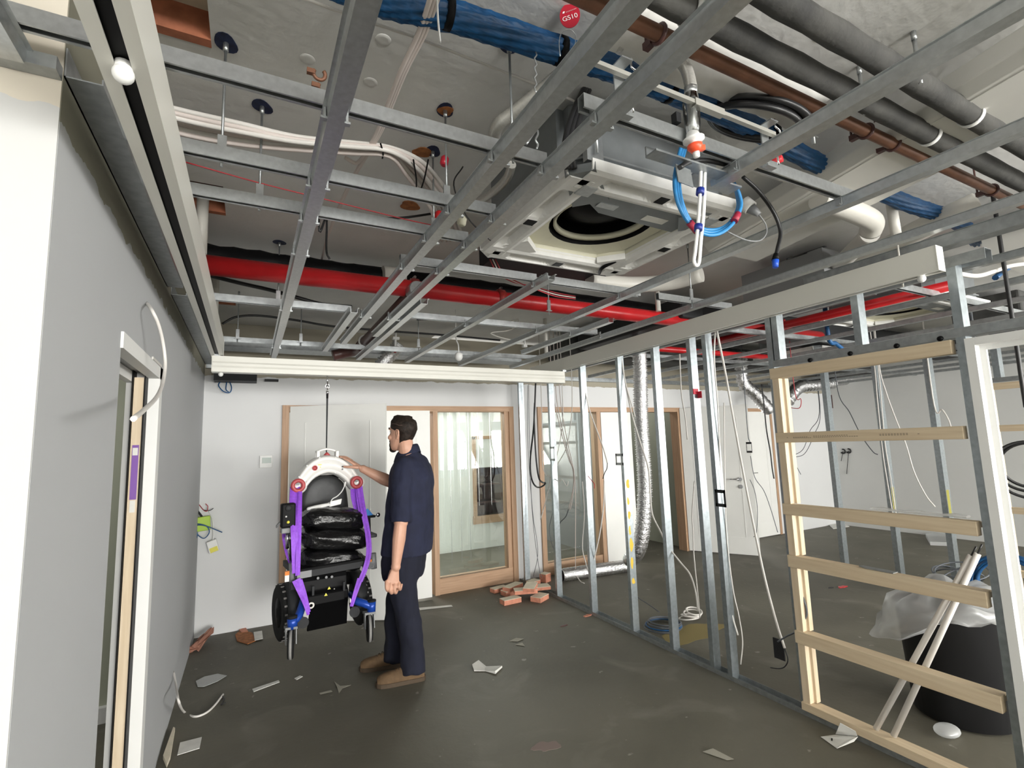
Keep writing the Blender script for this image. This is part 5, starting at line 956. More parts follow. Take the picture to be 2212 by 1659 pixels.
ch(wch, MB().cyl(W(797, 1118, 0.0), W(800, 1215, 0.0), 0.012, 10), 'armrest_tube', 'dgrey'); ch(wch, MB().ob(W(790, 1150, -0.02), WR*0.025, WF*0.2, UZ*0.014), 'arm_pad', 'seat', None, 0.008)
# ---- purple slings
sl = thing('sling_strap', 'purple sling straps on the left red ring, beside the joystick', 'sling', W(640, 1100)); 
ch(sl, ribbon([W(636, 1052, 0.06), W(634, 1090, 0.16), W(636, 1150, 0.285), W(638, 1238, 0.30)], (0.058, 0.040)), 'strap', 'purple'); ch(sl, ribbon([W(648, 1052, 0.065), W(647, 1110, 0.22), W(645, 1180, 0.30), W(643, 1243, 0.305)], (0.030, 0.030)), 'strap', 'purple')
ch(sl, ribbon([W(640, 1252, 0.285), W(650, 1278, 0.3), W(660, 1304, 0.33), W(666, 1328, 0.34)], (0.055, 0.018)), 'strap', 'purple'); ch(sl, ribbon([W(648, 1253, 0.27), W(657, 1280, 0.28), W(664, 1306, 0.31), W(668, 1322, 0.33)], (0.03, 0.018)), 'strap', 'purple')
ch(sl, ribbon([W(613, 1130, 0.1), W(614, 1165, 0.08), W(621, 1198, 0.1), W(630, 1222, 0.16)], 0.024), 'strap', 'purple'); ch(sl, MB().torus(W(672, 1308, 0.28), WF, 0.016, 0.006, 16, 8), 'loop', 'wcable')
sr = thing('sling_strap', 'purple sling straps on the right red ring, on the side of the man', 'sling', W(780, 1100))
ch(sr, ribbon([W(764, 1056, 0.03), W(764, 1075, 0.06), W(770, 1105, 0.10)], (0.05, 0.03)), 'strap', 'purple'); ch(sr, ribbon([W(776, 1048, 0.055), W(780, 1075, 0.10), W(786, 1110, 0.17), W(794, 1150, 0.22), W(797, 1190, 0.27), W(791, 1222, 0.292), W(778, 1256, 0.29)], (0.045, 0.036)), 'strap', 'purple')
ch(sr, ribbon([W(778, 1250, 0.29), W(768, 1280, 0.3), W(759, 1310, 0.3)], (0.04, 0.024)), 'strap', 'purple'); ch(sr, ribbon([W(771, 1056, 0.05), W(775, 1085, 0.11), W(781, 1118, 0.16)], (0.025, 0.03)), 'strap', 'purple'); ch(sr, MB().torus(W(756, 1297, 0.29), WR, 0.012, 0.005, 16, 8), 'loop', 'wcable')
# ---- weights in black bin liners
def sack(u0, u1, v0, v1, d, dep, label, seed):
    c = W((u0+u1)/2, (v0+v1)/2, d); hw = (W(u1, (v0+v1)/2, d)-W(u0, (v0+v1)/2, d)); ax = hw/2; hh = (W((u0+u1)/2, v0, d).z-W((u0+u1)/2, v1, d).z)/2; b = MB(); rings = []; n, m = 56, 28
    for i in range(m+1):
        t = math.pi*i/m; ring = []
        for j in range(n):
            a = 2*math.pi*j/n; sx = math.copysign(abs(math.cos(a))**0.55, math.cos(a)); sy_ = math.copysign(abs(math.sin(a))**0.6, math.sin(a)); st = abs(math.sin(t))**0.62; cz = math.copysign(abs(math.cos(t))**0.8, -math.cos(t))
            q = V((sx*st, sy_*st, cz)); nz = noise.noise(V((q.x*2.2+seed, q.y*2.2, q.z*2.2)))*0.08+noise.noise(V((q.x*7, q.y*6+seed, q.z*9)))*0.05+abs(noise.noise(V((q.x*12+seed, q.y*12, q.z*14))))*0.03
            k = 1+nz; droop = -0.12*(abs(q.x)**3)
            ring.append(c+ax*q.x*k+WF*dep*q.y*k+UZ*hh*(q.z*k+droop*0.5))
        rings.append(ring)
    return T(b.loft(rings, False).build('weight_sack', 'bag'), label, 'bag', 'stacked weights on the wheelchair seat')
sack(651, 786, 1095, 1144, 0.055, 0.16, 'top black plastic sack under the white handset', 1.0)
sack(648, 793, 1136, 1186, 0.07, 0.17, 'middle black plastic sack of the pile on the wheelchair', 5.0)
sack(646, 786, 1181, 1231, 0.07, 0.17, 'bottom black plastic sack resting on the wheelchair seat', 9.0)
# ================================================================ the man
def H(u, v_, Y): return py(u, v_, Y)
PF = V((-0.80, 0.60, 0)).normalized(); PL = UZ.cross(PF)          # torso facing direction and his left
def ering(c, a, b, f=None, l=None, n=24, p=2.2):
    f = f or PF; l = l or PL; r = []
    for j in range(n):
        t = 2*math.pi*j/n; cs, sn = math.cos(t), math.sin(t)
        r.append(c+f*a*math.copysign(abs(cs)**(2/p), cs)+l*b*math.copysign(abs(sn)**(2/p), sn))
    return r
def limb(b, pts, rad, n=14, sub=5, flat=1.0, end=True): 
    P_ = spl(pts, sub); m = len(P_); k = len(rad)-1; rr = []
    for i in range(m):
        t = i/(m-1)*k; q = min(int(t), k-1); rr.append(rad[q]+(rad[q+1]-rad[q])*(t-q))
    b.tube(P_, rr, n, flat=flat); b.ball(pts[0], rad[0]); end and b.ball(pts[-1], rad[-1])
def remesh(name, b, m, parent, vox, it=4, disp=None):
    o = b.build(name, m, None, recalc=True); md = o.modifiers.new('r', 'REMESH'); md.mode = 'VOXEL'; md.voxel_size = vox; md.use_smooth_shade = True
    s = o.modifiers.new('s', 'SMOOTH'); s.iterations = it; s.factor = 0.5
    dg = bpy.context.evaluated_depsgraph_get(); me = D.meshes.new_from_object(o.evaluated_get(dg)); me.name = name; o.modifiers.clear(); old = o.data; o.data = me; D.meshes.remove(old)
    if not me.materials: me.materials.append(M[m])
    if disp:
        nn = [v.normal.copy() for v in me.vertices]
        for v, n_ in zip(me.vertices, nn): v.co += n_*disp(v.co+o.location)
    for p in me.polygons: p.use_smooth = True
    me.update(); off = V((0, 0, 0)); p = parent
    while p: off += p.location; p = p.parent
    o.parent = parent; o.location = o.location-off; return o
man = thing('person', 'man in navy shirt, trousers and tan boots, one hand on the white lift', 'person', (1.06, 3.75, 0))
B = MB()
# head: rings (height, front, back, half width) around the ear line
HC = H(869, 938, 3.74); HF = V((-0.64, 0.77, -0.0)).normalized(); HL = UZ.cross(HF)
def hp_(f, l, z): return HC+HF*f+HL*l+UZ*z
HEAD = [(-0.122, 0.072, 0.025, 0.022), (-0.114, 0.090, 0.0, 0.038), (-0.098, 0.097, -0.02, 0.05), (-0.075, 0.097, -0.04, 0.060), (-0.045, 0.098, -0.070, 0.068), (-0.01, 0.094, -0.092, 0.073), (0.022, 0.090, -0.102, 0.076), (0.05, 0.096, -0.105, 0.077), (0.08, 0.088, -0.10, 0.073), (0.105, 0.066, -0.083, 0.060), (0.120, 0.035, -0.055, 0.038), (0.126, 0.005, -0.02, 0.012)]
B.loft([ering(hp_((a+b_)/2, 0, z), (a-b_)/2, w_, HF, HL, 24, 2.15) for z, a, b_, w_ in HEAD])
B.tube([hp_(0.088, 0, 0.028), hp_(0.104, 0, 0.0), hp_(0.118, 0, -0.024), hp_(0.098, 0, -0.036)], [0.009, 0.011, 0.0135, 0.010], 10); B.ball(hp_(0.103, 0.012, -0.028), 0.009); B.ball(hp_(0.103, -0.012, -0.028), 0.009)
B.ball(hp_(0.094, 0, -0.060), 0.013, (1, 1, 0.6)); B.ball(hp_(0.093, 0, -0.074), 0.014, (1, 1, 0.6)); B.ball(hp_(0.086, 0, -0.108), 0.02)
for s in (-1, 1):
    B.ball(hp_(0.083, s*0.034, 0.040), 0.016, (1, 1, 0.45)); B.ball(hp_(0.070, s*0.048, -0.022), 0.022)
    e0 = hp_(-0.012, s*0.083, 0.0); B.tube(spl([hp_(0.006, s*0.075, 0.020), hp_(-0.008, s*0.084, 0.033), hp_(-0.028, s*0.090, 0.024), hp_(-0.026, s*0.088, -0.002), hp_(-0.010, s*0.080, -0.028), hp_(0.0, s*0.075, -0.034)], 4), 0.0068, 8); B.ball(hp_(-0.010, s*0.077, 0.0), 0.016, (0.8, 0.5, 1.5))
# neck and trunk under the shirt
NB = H(884, 990, 3.76); limb(B, [hp_(-0.025, 0, -0.06), hp_(-0.034, 0, -0.12), NB], [0.058, 0.057, 0.058], 16)
TR = [(1200, 874, 0.125, 0.165), (1150, 879, 0.118, 0.155), (1100, 884, 0.120, 0.165), (1050, 888, 0.125, 0.185), (1012, 889, 0.11, 0.185), (994, 888, 0.07, 0.10), (986, 886, 0.055, 0.06)]
B.loft([ering(H(u, v_, 3.76), a, b_) for v_, u, a, b_ in TR])
SHL = H(889, 1008, 3.76)+PL*0.185; SHR = H(889, 1008, 3.76)-PL*0.185
# left arm hanging
EL, WL = H(866, 1128, 3.56), H(855, 1224, 3.555)
limb(B, [SHL-PL*0.03-UZ*0.02, (SHL+EL)/2+UZ*0.01, EL], [0.045, 0.048, 0.050]); limb(B, [EL, EL*0.6+WL*0.4, WL], [0.050, 0.052, 0.034], flat=0.85)
# left hand: palm, four curled fingers, thumb
hx = V((0.965, -0.26, 0)).normalized(); hv = V((0.26, 0.965, 0)).normalized()
def palm(b, w0, k0, k1, n_, t=0.013):
    """palm slab from the wrist to the knuckle line k0..k1"""
    rings = []
    for t_ in (0, 0.25, 0.5, 0.75, 1.0):
        a = (w0-(k1-k0).normalized()*0.022)*(1-t_)+k0*t_; c = (w0+(k1-k0).normalized()*0.022)*(1-t_)+k1*t_; m_ = (a+c)/2; e = (c-a)/2; th = t*(1.15-0.35*t_)
        rings.append([m_+e*1.08*math.cos(q)+n_*th*math.sin(q) for q in [2*math.pi*i/14 for i in range(14)]])
    b.loft(rings)
KA, KB = H(834.5, 1257, 3.55), H(862, 1260, 3.55); palm(B, WL, KA, KB, hv, 0.016)
for i in range(4):
    k0 = KA.lerp(KB, i/3); tip = [(835.5, 1275), (843.5, 1280), (852.5, 1279.5), (861.5, 1272)][i]; mid = H(tip[0], tip[1]-3, 3.535); cur = H(tip[0]+3, tip[1]+1, 3.56); end = H(tip[0]+6, tip[1]-9, 3.578)
    limb(B, [k0, (k0+mid)/2-hv*0.010, mid, cur, end], [0.0125, 0.0122, 0.0118, 0.0108, 0.0095], 12, 4)
limb(B, [H(846, 1234, 3.575), H(841, 1250, 3.59), H(845, 1262, 3.595), H(853, 1268, 3.595)], [0.015, 0.0135, 0.012, 0.010], 10, 4)
# right arm reaching forward to the lift unit
ER, WRr = H(850, 1043, 3.95), H(784, 1013, 3.965)
limb(B, [SHR, (SHR+ER)/2-UZ*0.015, ER], [0.058, 0.052, 0.047]); limb(B, [ER, ER*0.65+WRr*0.35-UZ*0.004, WRr], [0.048, 0.050, 0.030], flat=0.9)
RA, RB = H(759, 993, 3.985), H(764, 1003, 3.935); RA, RB = H(760, 995, 4.02), H(763, 1002, 3.955)
nrm = (RB-RA).normalized().cross((RA+RB)/2-WRr).normalized(); palm(B, WRr, RA, RB, nrm, 0.014)
tips = [(734, 986, 4.055), (733, 986, 4.03), (736, 987, 4.005), (742, 990, 3.985)]
for i in range(4):
    k0 = RA.lerp(RB, i/3); tp = H(*tips[i]); mid = k0.lerp(tp, 0.5)+UZ*(0.010-0.002*i)
    limb(B, [k0, mid, tp], [0.0095, 0.009, 0.0075], 10, 5)
limb(B, [H(772, 1010, 3.945), H(762, 1009, 3.945), H(752, 1009, 3.955), H(743, 1008, 3.972)], [0.014, 0.0115, 0.010, 0.008], 10, 5)
# hips and legs inside the trousers
HPc = H(872, 1205, 3.76)
AN = {1: H(893, 1452, 3.60), -1: H(853, 1418, 3.90)}; KN = {1: H(880, 1330, 3.66), -1: H(856, 1318, 3.87)}
for s in (1, -1):
    hj = HPc+PL*0.085*s-UZ*0.02; limb(B, [hj, KN[s], AN[s]], [0.085, 0.058, 0.042])
    limb(B, [AN[s]-UZ*0.0, AN[s]+V((-0.08, 0.03, -0.055)), AN[s]+V((-0.17, 0.05, -0.075))], [0.04, 0.035, 0.028])
body = remesh('body', B, 'skin', man, 0.0042, 3)
# hair
def hairshell():
    b = MB(); rows = []; n = 40
    lev = [(-0.085, 128), (-0.065, 120), (-0.04, 112), (-0.018, 108), (0.012, 104), (0.030, 80), (0.045, 58), (0.062, 46), (0.082, 40), (0.10, 30), (0.116, 0), (0.130, 0), (0.139, 0)]
    def at(z):
        for (z0, a0, b0, w0), (z1, a1, b1, w1) in zip(HEAD, HEAD[1:]):
            if z0 <= z <= z1: t = (z-z0)/(z1-z0); return a0+(a1-a0)*t, b0+(b1-b0)*t, w0+(w1-w0)*t
        return 0.0, -0.015, 0.008
    for z, th in lev:
        a, b_, w_ = at(min(z, 0.125)); g = 0.010 if z < 0.03 else 0.016; g2 = 0.0 if z < 0.1 else 0.004; c = (a+b_)/2; row = []
        if z > 0.125: a, b_, w_ = (0.038, -0.062, 0.040) if z < 0.135 else (0.012, -0.036, 0.014); c = (a+b_)/2
        for j in range(n+1):
            t = math.radians(th)+(2*math.pi-2*math.radians(th))*j/n; cs, sn = math.cos(t), math.sin(t); k = 1+0.03*math.sin(9*t+z*60)*(0.5+0.5*math.sin(z*90)); ed = 0.35+0.65*min(1, min(j, n-j)/4) if th > 5 else 1
            row.append(hp_(c+((a-b_)/2+(g+g2)*ed)*cs*k+(0.008 if (z > 0.09 and cs > 0.5) else 0), (w_+g*ed)*sn*k, z+(0.010*max(0, cs) if z > 0.1 else 0)))
        rows.append(row)
    vs = [p for r in rows for p in r]; fs = []
    for i in range(len(rows)-1):
        for j in range(n): fs.append((i*(n+1)+j, i*(n+1)+j+1, (i+1)*(n+1)+j+1, (i+1)*(n+1)+j))
    k = len(rows)-1; fs.append(tuple(k*(n+1)+j for j in range(n)))
    b.add(vs, fs, True); return b
hr = ch(man, hairshell(), 'hair', 'hair'); sm = hr.modifiers.new('t', 'SOLIDIFY'); sm.thickness = 0.014; sm.offset = -1
ch(hr, MB().tube(spl([hp_(0.03, 0.0885, 0.079), hp_(-0.01, 0.094, 0.074), hp_(-0.035, 0.0935, 0.064), hp_(-0.06, 0.083, 0.064)], 4), 0.0016, 6), 'parting', mat('hair_parting', (0.16, 0.10, 0.08), 0.6))
# beard: moustache, chin and jaw line stubble
bd = MB(); bd.ball(hp_(0.084, 0, -0.110), 0.030, (0.95, 1.0, 0.85)); bd.tube(spl([hp_(0.085, 0.03, -0.066), hp_(0.104, 0.012, -0.047), hp_(0.108, 0, -0.045), hp_(0.104, -0.012, -0.047), hp_(0.085, -0.03, -0.066)], 4), 0.0065, 8)
for s in (1, -1): bd.tube(spl([hp_(0.086, s*0.03, -0.066), hp_(0.082, s*0.034, -0.09), hp_(0.078, s*0.026, -0.112)], 4), 0.010, 8)
remesh('beard', bd, 'hair', man, 0.004, 2)
for s in (1, -1):
    ey = ch(man, MB().ball(hp_(0.0765, s*0.034, 0.022), 0.0105), 'eye', 'white'); ch(ey, MB().ball(hp_(0.0845, s*0.035, 0.022), 0.0045), 'iris', 'black')
    ch(man, MB().tube(spl([hp_(0.097, s*0.014, 0.045), hp_(0.095, s*0.034, 0.051), hp_(0.082, s*0.052, 0.045)], 4), 0.0042, 6), 'eyebrow', 'hair')
# shirt
SB = MB(); SR_ = [(1193, 878, 0.178, 0.215), (1150, 882, 0.178, 0.212), (1105, 885, 0.168, 0.212), (1060, 888, 0.160, 0.218), (1030, 890, 0.148, 0.225), (1010, 890, 0.132, 0.215), (996, 889, 0.108, 0.165), (984, 887, 0.082, 0.105), (974, 883, 0.073, 0.078)]
SB.loft([ering(H(u, v_, 3.76)+(UZ*0 if i else UZ*0), a, b_, n=28, p=2.3) for i, (v_, u, a, b_) in enumerate(SR_)])
e1 = SHL.lerp(EL, 1.0); limb(SB, [SHL-PL*0.05+UZ*0.0, SHL.lerp(EL, 0.3)+PL*0.005, SHL.lerp(EL, 0.7), e1], [0.085, 0.077, 0.071, 0.070], 18, end=False)
SB.box(0, 0, 0, 0, 0, 0) if 0 else None
e2 = SHR.lerp(ER, 0.80); limb(SB, [SHR+PL*0.05+UZ*0.008, SHR.lerp(ER, 0.35), e2], [0.088, 0.077, 0.070], 18, end=False)
def wr(p):
    q = p-V((1.06, 3.76, 0)); return 0.010*noise.noise(V((q.dot(PF)*5, q.dot(PL)*5, p.z*9)))+0.006*noise.noise(V((p.x*22, p.y*22, p.z*13+3)))
shirt = remesh('shirt', SB, 'shirt', man, 0.008, 5, wr)
cl = MB(); rings = []
for dz, g in ((-0.040, 0.012), (0.0, 0.006), (0.026, 0.0), (0.030, 0.006), (0.010, 0.016), (-0.030, 0.028)):
    c = H(879, 979, 3.757)+UZ*dz-HF*0.004; rings.append([c+HF*(0.076+g)*math.cos(t)+HL*(0.070+g)*math.sin(t)-UZ*(0.040*math.cos(t)) for t in [2*math.pi*i/28 for i in range(28)]])
ch(shirt, cl.loft(rings, False), 'collar', 'shirt')
ch(shirt, MB().ob(H(911, 990, 3.66)+V((0, -0.06, 0)), (0.006, 0, 0.003), (0, 0.002, 0), (-0.002, 0, 0.004)), 'fleck', 'paper') if 0 else None
# trousers
TB = MB(); TB.loft([ering(H(u, v_, 3.76), a, b_, n=26, p=2.3) for v_, u, a, b_ in ((1178, 876, 0.145, 0.185), (1205, 873, 0.152, 0.188), (1230, 872, 0.148, 0.185), (1248, 871, 0.13, 0.165))])
for s in (1, -1):
    hj = HPc+PL*0.088*s-UZ*0.02; an = AN[s]+UZ*(-0.005 if s > 0 else -0.015); limb(TB, [hj, hj.lerp(KN[s], 0.55), KN[s], KN[s].lerp(an, 0.5)+V((0.012, 0, 0)), an], [0.110, 0.098, 0.086, 0.086, 0.088], 20, end=False)
def wt(p): return 0.009*noise.noise(V((p.x*9, p.y*9, p.z*11)))+0.005*noise.noise(V((p.x*24, p.y*24, p.z*17+7)))
tr_ = remesh('trousers', TB, 'trousers', man, 0.008, 5, wt)
# boots
for s, fdir, lab in ((1, V((-0.985, 0.17, 0)).normalized(), None), (-1, V((-0.97, 0.25, 0)).normalized(), None)):
    a0 = V((AN[s].x, AN[s].y, 0)); ld = UZ.cross(fdir); bt = MB()
    hgt = [(-0.075, 0.055, 0.03), (-0.06, 0.085, 0.038), (-0.02, 0.11, 0.042), (0.03, 0.105, 0.044), (0.08, 0.085, 0.047), (0.13, 0.07, 0.051), (0.18, 0.062, 0.052), (0.22, 0.052, 0.045), (0.245, 0.035, 0.03)]
    rings = [[a0+fdir*f+ld*w_*math.cos(t)+UZ*(0.022+(h_)*max(0, math.sin(t))**0.8 - 0.004*min(0, math.sin(t))*0) for t in [2*math.pi*i/20 for i in range(20)]] for f, h_, w_ in hgt]
    bt.loft(rings); bt.tube([a0+UZ*0.06, a0+UZ*0.16-fdir*0.005], [0.05, 0.055], 16); bo_ = remesh('boot', bt, 'boot', man, 0.005, 3)
    so_ = MB(); poly = [(f, w_*1.12) for f, h_, w_ in hgt]; poly = [(-0.085, 0)]+poly+[(0.258, 0)]+[(f, -w_) for f, w_ in poly[::-1]]
    so_.prism(poly, a0, fdir, ld, UZ*0.028); ch(bo_, so_, 'sole', 'sole', None, 0.004)
    lc = MB()
    for i in range(4): f = 0.055+i*0.022; zz = 0.022+0.085-i*0.010+0.012; lc.tube(spl([a0+fdir*f+ld*0.022+UZ*(zz-0.004), a0+fdir*(f+0.01)+UZ*(zz+0.004), a0+fdir*(f+0.018)-ld*0.022+UZ*(zz-0.008)], 3), 0.0028, 6)
    ch(bo_, lc, 'laces', 'sole')
# ================================================================ cables on the stud wall
def K(u, v_, X=2.92): return px(u, v_, X)
def kc(name, pts, r, m, lab, X=2.92, group=None, cat='cable'):
    P_ = [K(u, v_, X) for u, v_ in pts]
    if pts[0][1] < 900 and P_[0].z < 2.45 and (X > 3.3 or 'pale cable' in lab): P_ = [V((P_[0].x, P_[0].y, ZS+0.03 if P_[0].x > 1.9 else ZS))]+P_
    return cable(name, P_, r, m, lab, cat, group)
def gz(u, v_, z=0.006): return pz(u, v_, z)
kc('power_cable', [(1545, 712), (1543, 780), (1550, 870), (1554, 960), (1558, 1060), (1562, 1150), (1568, 1230), (1580, 1320), (1594, 1372)], 0.0055, 'wcable', 'white cable pair hanging left of the stud with the socket bracket, straight one')
kc('power_cable', [(1548, 712), (1566, 800), (1580, 880), (1600, 990), (1625, 1120), (1650, 1240), (1676, 1340), (1695, 1400)], 0.0075, 'wcable', 'white cable slanting down across the gap left of the timber frame')
o = kc('wire_tails', [(1695, 1400), (1702, 1425), (1695, 1440), (1682, 1444), (1664, 1442)], 0.0035, 'bcable', 'stripped black wire end below the slanting white cable')
kc('power_cable', [(1336, 764), (1344, 792), (1363, 887), (1383, 955), (1400, 1010), (1404, 1060), (1409, 1110), (1425, 1145), (1443, 1180), (1470, 1215), (1490, 1240), (1502, 1275), (1508, 1320)], 0.0065, 'wcable', 'white cable winding past the hanging foil duct')
kc('power_cable', [(1341, 764), (1352, 830), (1372, 900)], 0.005, 'wcable', 'second white cable beside the one winding past the foil duct')
kc('power_cable', [(1257, 811), (1265, 850), (1274, 887), (1300, 959), (1308, 985), (1312, 1000)], 0.006, 'wcable', 'white cable slanting to the small grey bracket')
kc('wire_tails', [(1312, 1000), (1311, 1012), (1306, 1022), (1302, 1034)], 0.0035, 'bcable', 'bare dark wires below the small grey bracket')
for k, (pts, r) in enumerate((([(1192, 835), (1200, 880), (1214, 940), (1228, 990), (1237, 1012), (1240, 1040), (1234, 1075), (1228, 1100)], 0.005), ([(1200, 832), (1206, 885), (1220, 950), (1232, 995), (1238, 1015), (1239, 1045), (1236, 1080), (1231, 1102)], 0.005), ([(1208, 832), (1214, 890), (1226, 955), (1236, 1000), (1240, 1020), (1243, 1060), (1243, 1150), (1243, 1229)], 0.0045), ([(1214, 832), (1216, 900), (1210, 950), (1203, 985), (1196, 1020)], 0.0045), ([(1236, 850), (1232, 920), (1222, 970), (1206, 1000), (1192, 1032)], 0.0045), ([(1189, 1030), (1186, 1050), (1178, 1085), (1168, 1122)], 0.006), ([(1170, 880), (1171, 950), (1172, 1005), (1180, 1028)], 0.005))):
    kc('power_cable', pts, r, 'pcable' if k < 3 else 'wcable', ['first', 'second', 'third', 'fourth', 'fifth', 'sixth', 'seventh'][k]+' pale cable of the bunch below the white beam end', 3.0 if k not in (5,) else 2.9, 'pale cable bunch')
kc('wire_tails', [(1228, 1100), (1222, 1116), (1212, 1126), (1208, 1134)], 0.005, 'gcable', 'dark stripped ends of the pale cable bunch', 3.0)
kc('wire_tails', [(1197, 1034), (1208, 1040), (1215, 1036), (1224, 1050), (1228, 1040)], 0.004, 'wcable', 'short white wire ends beside the black looped cable', 2.9)
kc('wire_tails', [(1270, 1028), (1278, 1038), (1284, 1046), (1284, 1055)], 0.0035, 'rcable', 'small red and black wire ends on the stud right of the pale cable bunch', 2.86)
kc('power_cable', [(1305, 1040), (1304, 1090), (1296, 1150), (1284, 1205), (1274, 1246)], 0.006, 'wcable', 'white cable slanting to the floor in front of the foil duct')
kc('power_cable', [(1258, 1040), (1262, 1110), (1258, 1180), (1265, 1215), (1274, 1246), (1277, 1280), (1286, 1308)], 0.0055, 'wcable', 'white cable snaking down the second stud to the bottom track')
kc('power_cable', [(1246, 1244), (1254, 1256), (1262, 1260)], 0.005, 'wcable', 'short white cable end by the foil duct mouth', 3.1)
bl_ = kc('looped_cable', [(1157, 826), (1155, 880), (1152, 930), (1146, 985), (1146, 1020), (1151, 1042), (1160, 1052), (1170, 1051), (1178, 1044), (1172, 1042), (1165, 1035), (1160, 1010), (1156, 960), (1154, 900), (1155, 870)], 0.0095, 'bcable', 'thick black looped cable hanging below the white beam', 2.84)
for k, pts in enumerate(([(1142, 830), (1143, 920), (1146, 1010), (1148, 1080), (1155, 1160), (1165, 1230), (1170, 1248)], [(1140, 832), (1140, 950), (1150, 1100), (1160, 1170), (1161, 1205), (1152, 1245)], [(1190, 1060), (1194, 1100), (1187, 1140), (1192, 1175), (1204, 1200)])):
    kc('data_cable', pts, 0.003, 'gcable', ['left', 'crossing', 'right'][k]+' thin grey cable beside the black looped cable', 2.95, 'thin grey cables')
for k, (pts, r, m, lab, X) in enumerate((([(1468, 765), (1472, 850), (1480, 900), (1485, 950)], 0.005, 'wcable', 'white cable dropping left of the red tagged stud', 2.92), ([(1500, 1040), (1495, 1110), (1497, 1145), (1499, 1200), (1508, 1290), (1512, 1335)], 0.0045, 'wcable', 'thin cable dropping past the red tagged stud to the floor', 2.93), ([(1645, 830), (1650, 870), (1656, 930), (1664, 975), (1668, 1010), (1672, 1034)], 0.004, 'bcable', 'dark cable down the stud at the edge of the timber frame', 2.86), ([(1734, 1288), (1742, 1315), (1740, 1335), (1722, 1362), (1700, 1374), (1680, 1386)], 0.005, 'gcable', 'grey cable looping round the left foot of the timber frame', 2.9), ([(1370, 1190), (1371, 1270), (1378, 1290), (1400, 1305), (1424, 1322)], 0.004, 'gcable', 'thin dark cable running to the blue coil on the floor', 3.2), ([(1564, 870), (1566, 1050), (1570, 1160), (1583, 1270), (1596, 1330), (1604, 1385), (1600, 1435)], 0.004, 'wcable', 'thin white lead with black ends beside the close stud pair', 2.92))):
    kc('power_cable', pts, r, m, lab, X)
bx = K(1683, 1402, 2.95); T(MB().ob(bx, (0.004, 0, 0), (0, 0.035, 0), (0, 0, 0.06)).build('junction_plate', 'dgrey'), 'small dark plate left of the timber frame foot', 'plate')
# foil duct hanging behind the studs and lying on the floor
FX = 3.35
fp = [V((FX, K(1383, 800, FX).y, 2.62)), K(1383, 800, FX), K(1384, 880, FX), K(1388, 960, FX), K(1393, 1050, FX), K(1390, 1120, FX), K(1384, 1170, FX), K(1372, 1198, FX), K(1358, 1212, FX+0.02)]
T(corr(spl(fp, 8), 0.066, 0.10, 0.022, 20, 0.4).build('flexible_duct', 'foil'), 'silver foil duct hanging down behind the studs', 'flexible duct')
g1, g2 = pz(1358, 1222, 0.075), pz(1212, 1243, 0.075)
fd = T(corr(spl([g1, g1*0.66+g2*0.34, g1*0.33+g2*0.67, g2], 10), 0.072, 0.06, 0.022, 20, 0.4).build('flexible_duct', 'foil'), 'silver foil duct end lying on the floor with its dark mouth to the left', 'flexible duct')
dd = (g2-g1).normalized(); ch(fd, MB().cyl(g2-dd*0.004, g2+dd*0.004, 0.066, 20), 'mouth', 'black')
# ================================================================ next room: cables, coils, bin, tubes
for k, (pts, r, m, lab, X) in enumerate((([(1890, 800), (1895, 860), (1902, 930), (1908, 985), (1920, 1060), (1932, 1130)], 0.006, 'wcable', 'white cable down the middle stud of the far stud wall', 6.1), ([(1898, 800), (1905, 880), (1912, 960), (1925, 1040), (1937, 1120)], 0.006, 'wcable', 'second white cable down the middle stud of the far stud wall', 6.12), ([(1900, 795), (1915, 850), (1935, 905), (1957, 960), (1975, 1020), (2000, 1070), (2020, 1095)], 0.006, 'wcable', 'white cable slanting across behind the timber frame', 6.0), ([(2018, 875), (2035, 885), (2048, 905), (2054, 922)], 0.007, 'wcable', 'short white cable arc on the right stud of the far stud wall', 6.192), ([(1810, 845), (1835, 890), (1860, 940), (1885, 975), (1896, 982)], 0.005, 'gcable', 'grey cable slanting behind the second timber rail', 6.4), ([(1770, 890), (1750, 930), (1735, 970), (1712, 985)], 0.005, 'gcable', 'grey cable curving to the wall left of the far stud wall', 8.2), ([(1772, 893), (1758, 940), (1738, 980), (1712, 988)], 0.005, 'gcable', 'second grey cable curving to the wall left of the far stud wall', 8.2), ([(1712, 990), (1722, 1010), (1730, 1025)], 0.005, 'gcable', 'short grey wire ends on the wall left of the far stud wall', 8.2), ([(2108, 760), (2112, 860), (2122, 920), (2135, 1000), (2150, 1080), (2165, 1180)], 0.012, 'gcable', 'grey cable bunch behind the white door lining', 5.2), ([(2194, 735), (2205, 810), (2216, 880)], 0.010, 'bcable', 'black cable hanging in the white doorway', 3.6), ([(1717, 846), (1730, 862), (1728, 880), (1716, 882), (1700, 878)], 0.004, 'rcable', 'red wire loop in front of the far wall', 5.0), ([(1607, 825), (1611, 880), (1616, 940), (1620, 955)], 0.005, 'gcable', 'grey wire dropping to the bracket on the open door leaf', 5.553), ([(1621, 985), (1630, 1030), (1650, 1060), (1665, 1100), (1680, 1150)], 0.004, 'gcable', 'thin wire hanging from the bracket by the open door leaf', 5.552), ([(1620, 1036), (1630, 1060), (1636, 1100), (1634, 1150), (1628, 1160)], 0.004, 'gcable', 'thin grey wire by the door handles of the open leaf', 6.0))):
    kc('power_cable', pts, r, m, lab, X)
b = MB()
for (x0, x1, y0, y1) in ((1611, 1614, 955, 978), (1611, 1622, 955, 959), (1613, 1624, 974, 978), (1622, 1625, 955, 978)):
    a_, c_ = K(x0, y0, 5.55), K(x1, y1, 5.55); b.box(5.55, 5.553, min(a_.y, c_.y), max(a_.y, c_.y), min(a_.z, c_.z), max(a_.z, c_.z))
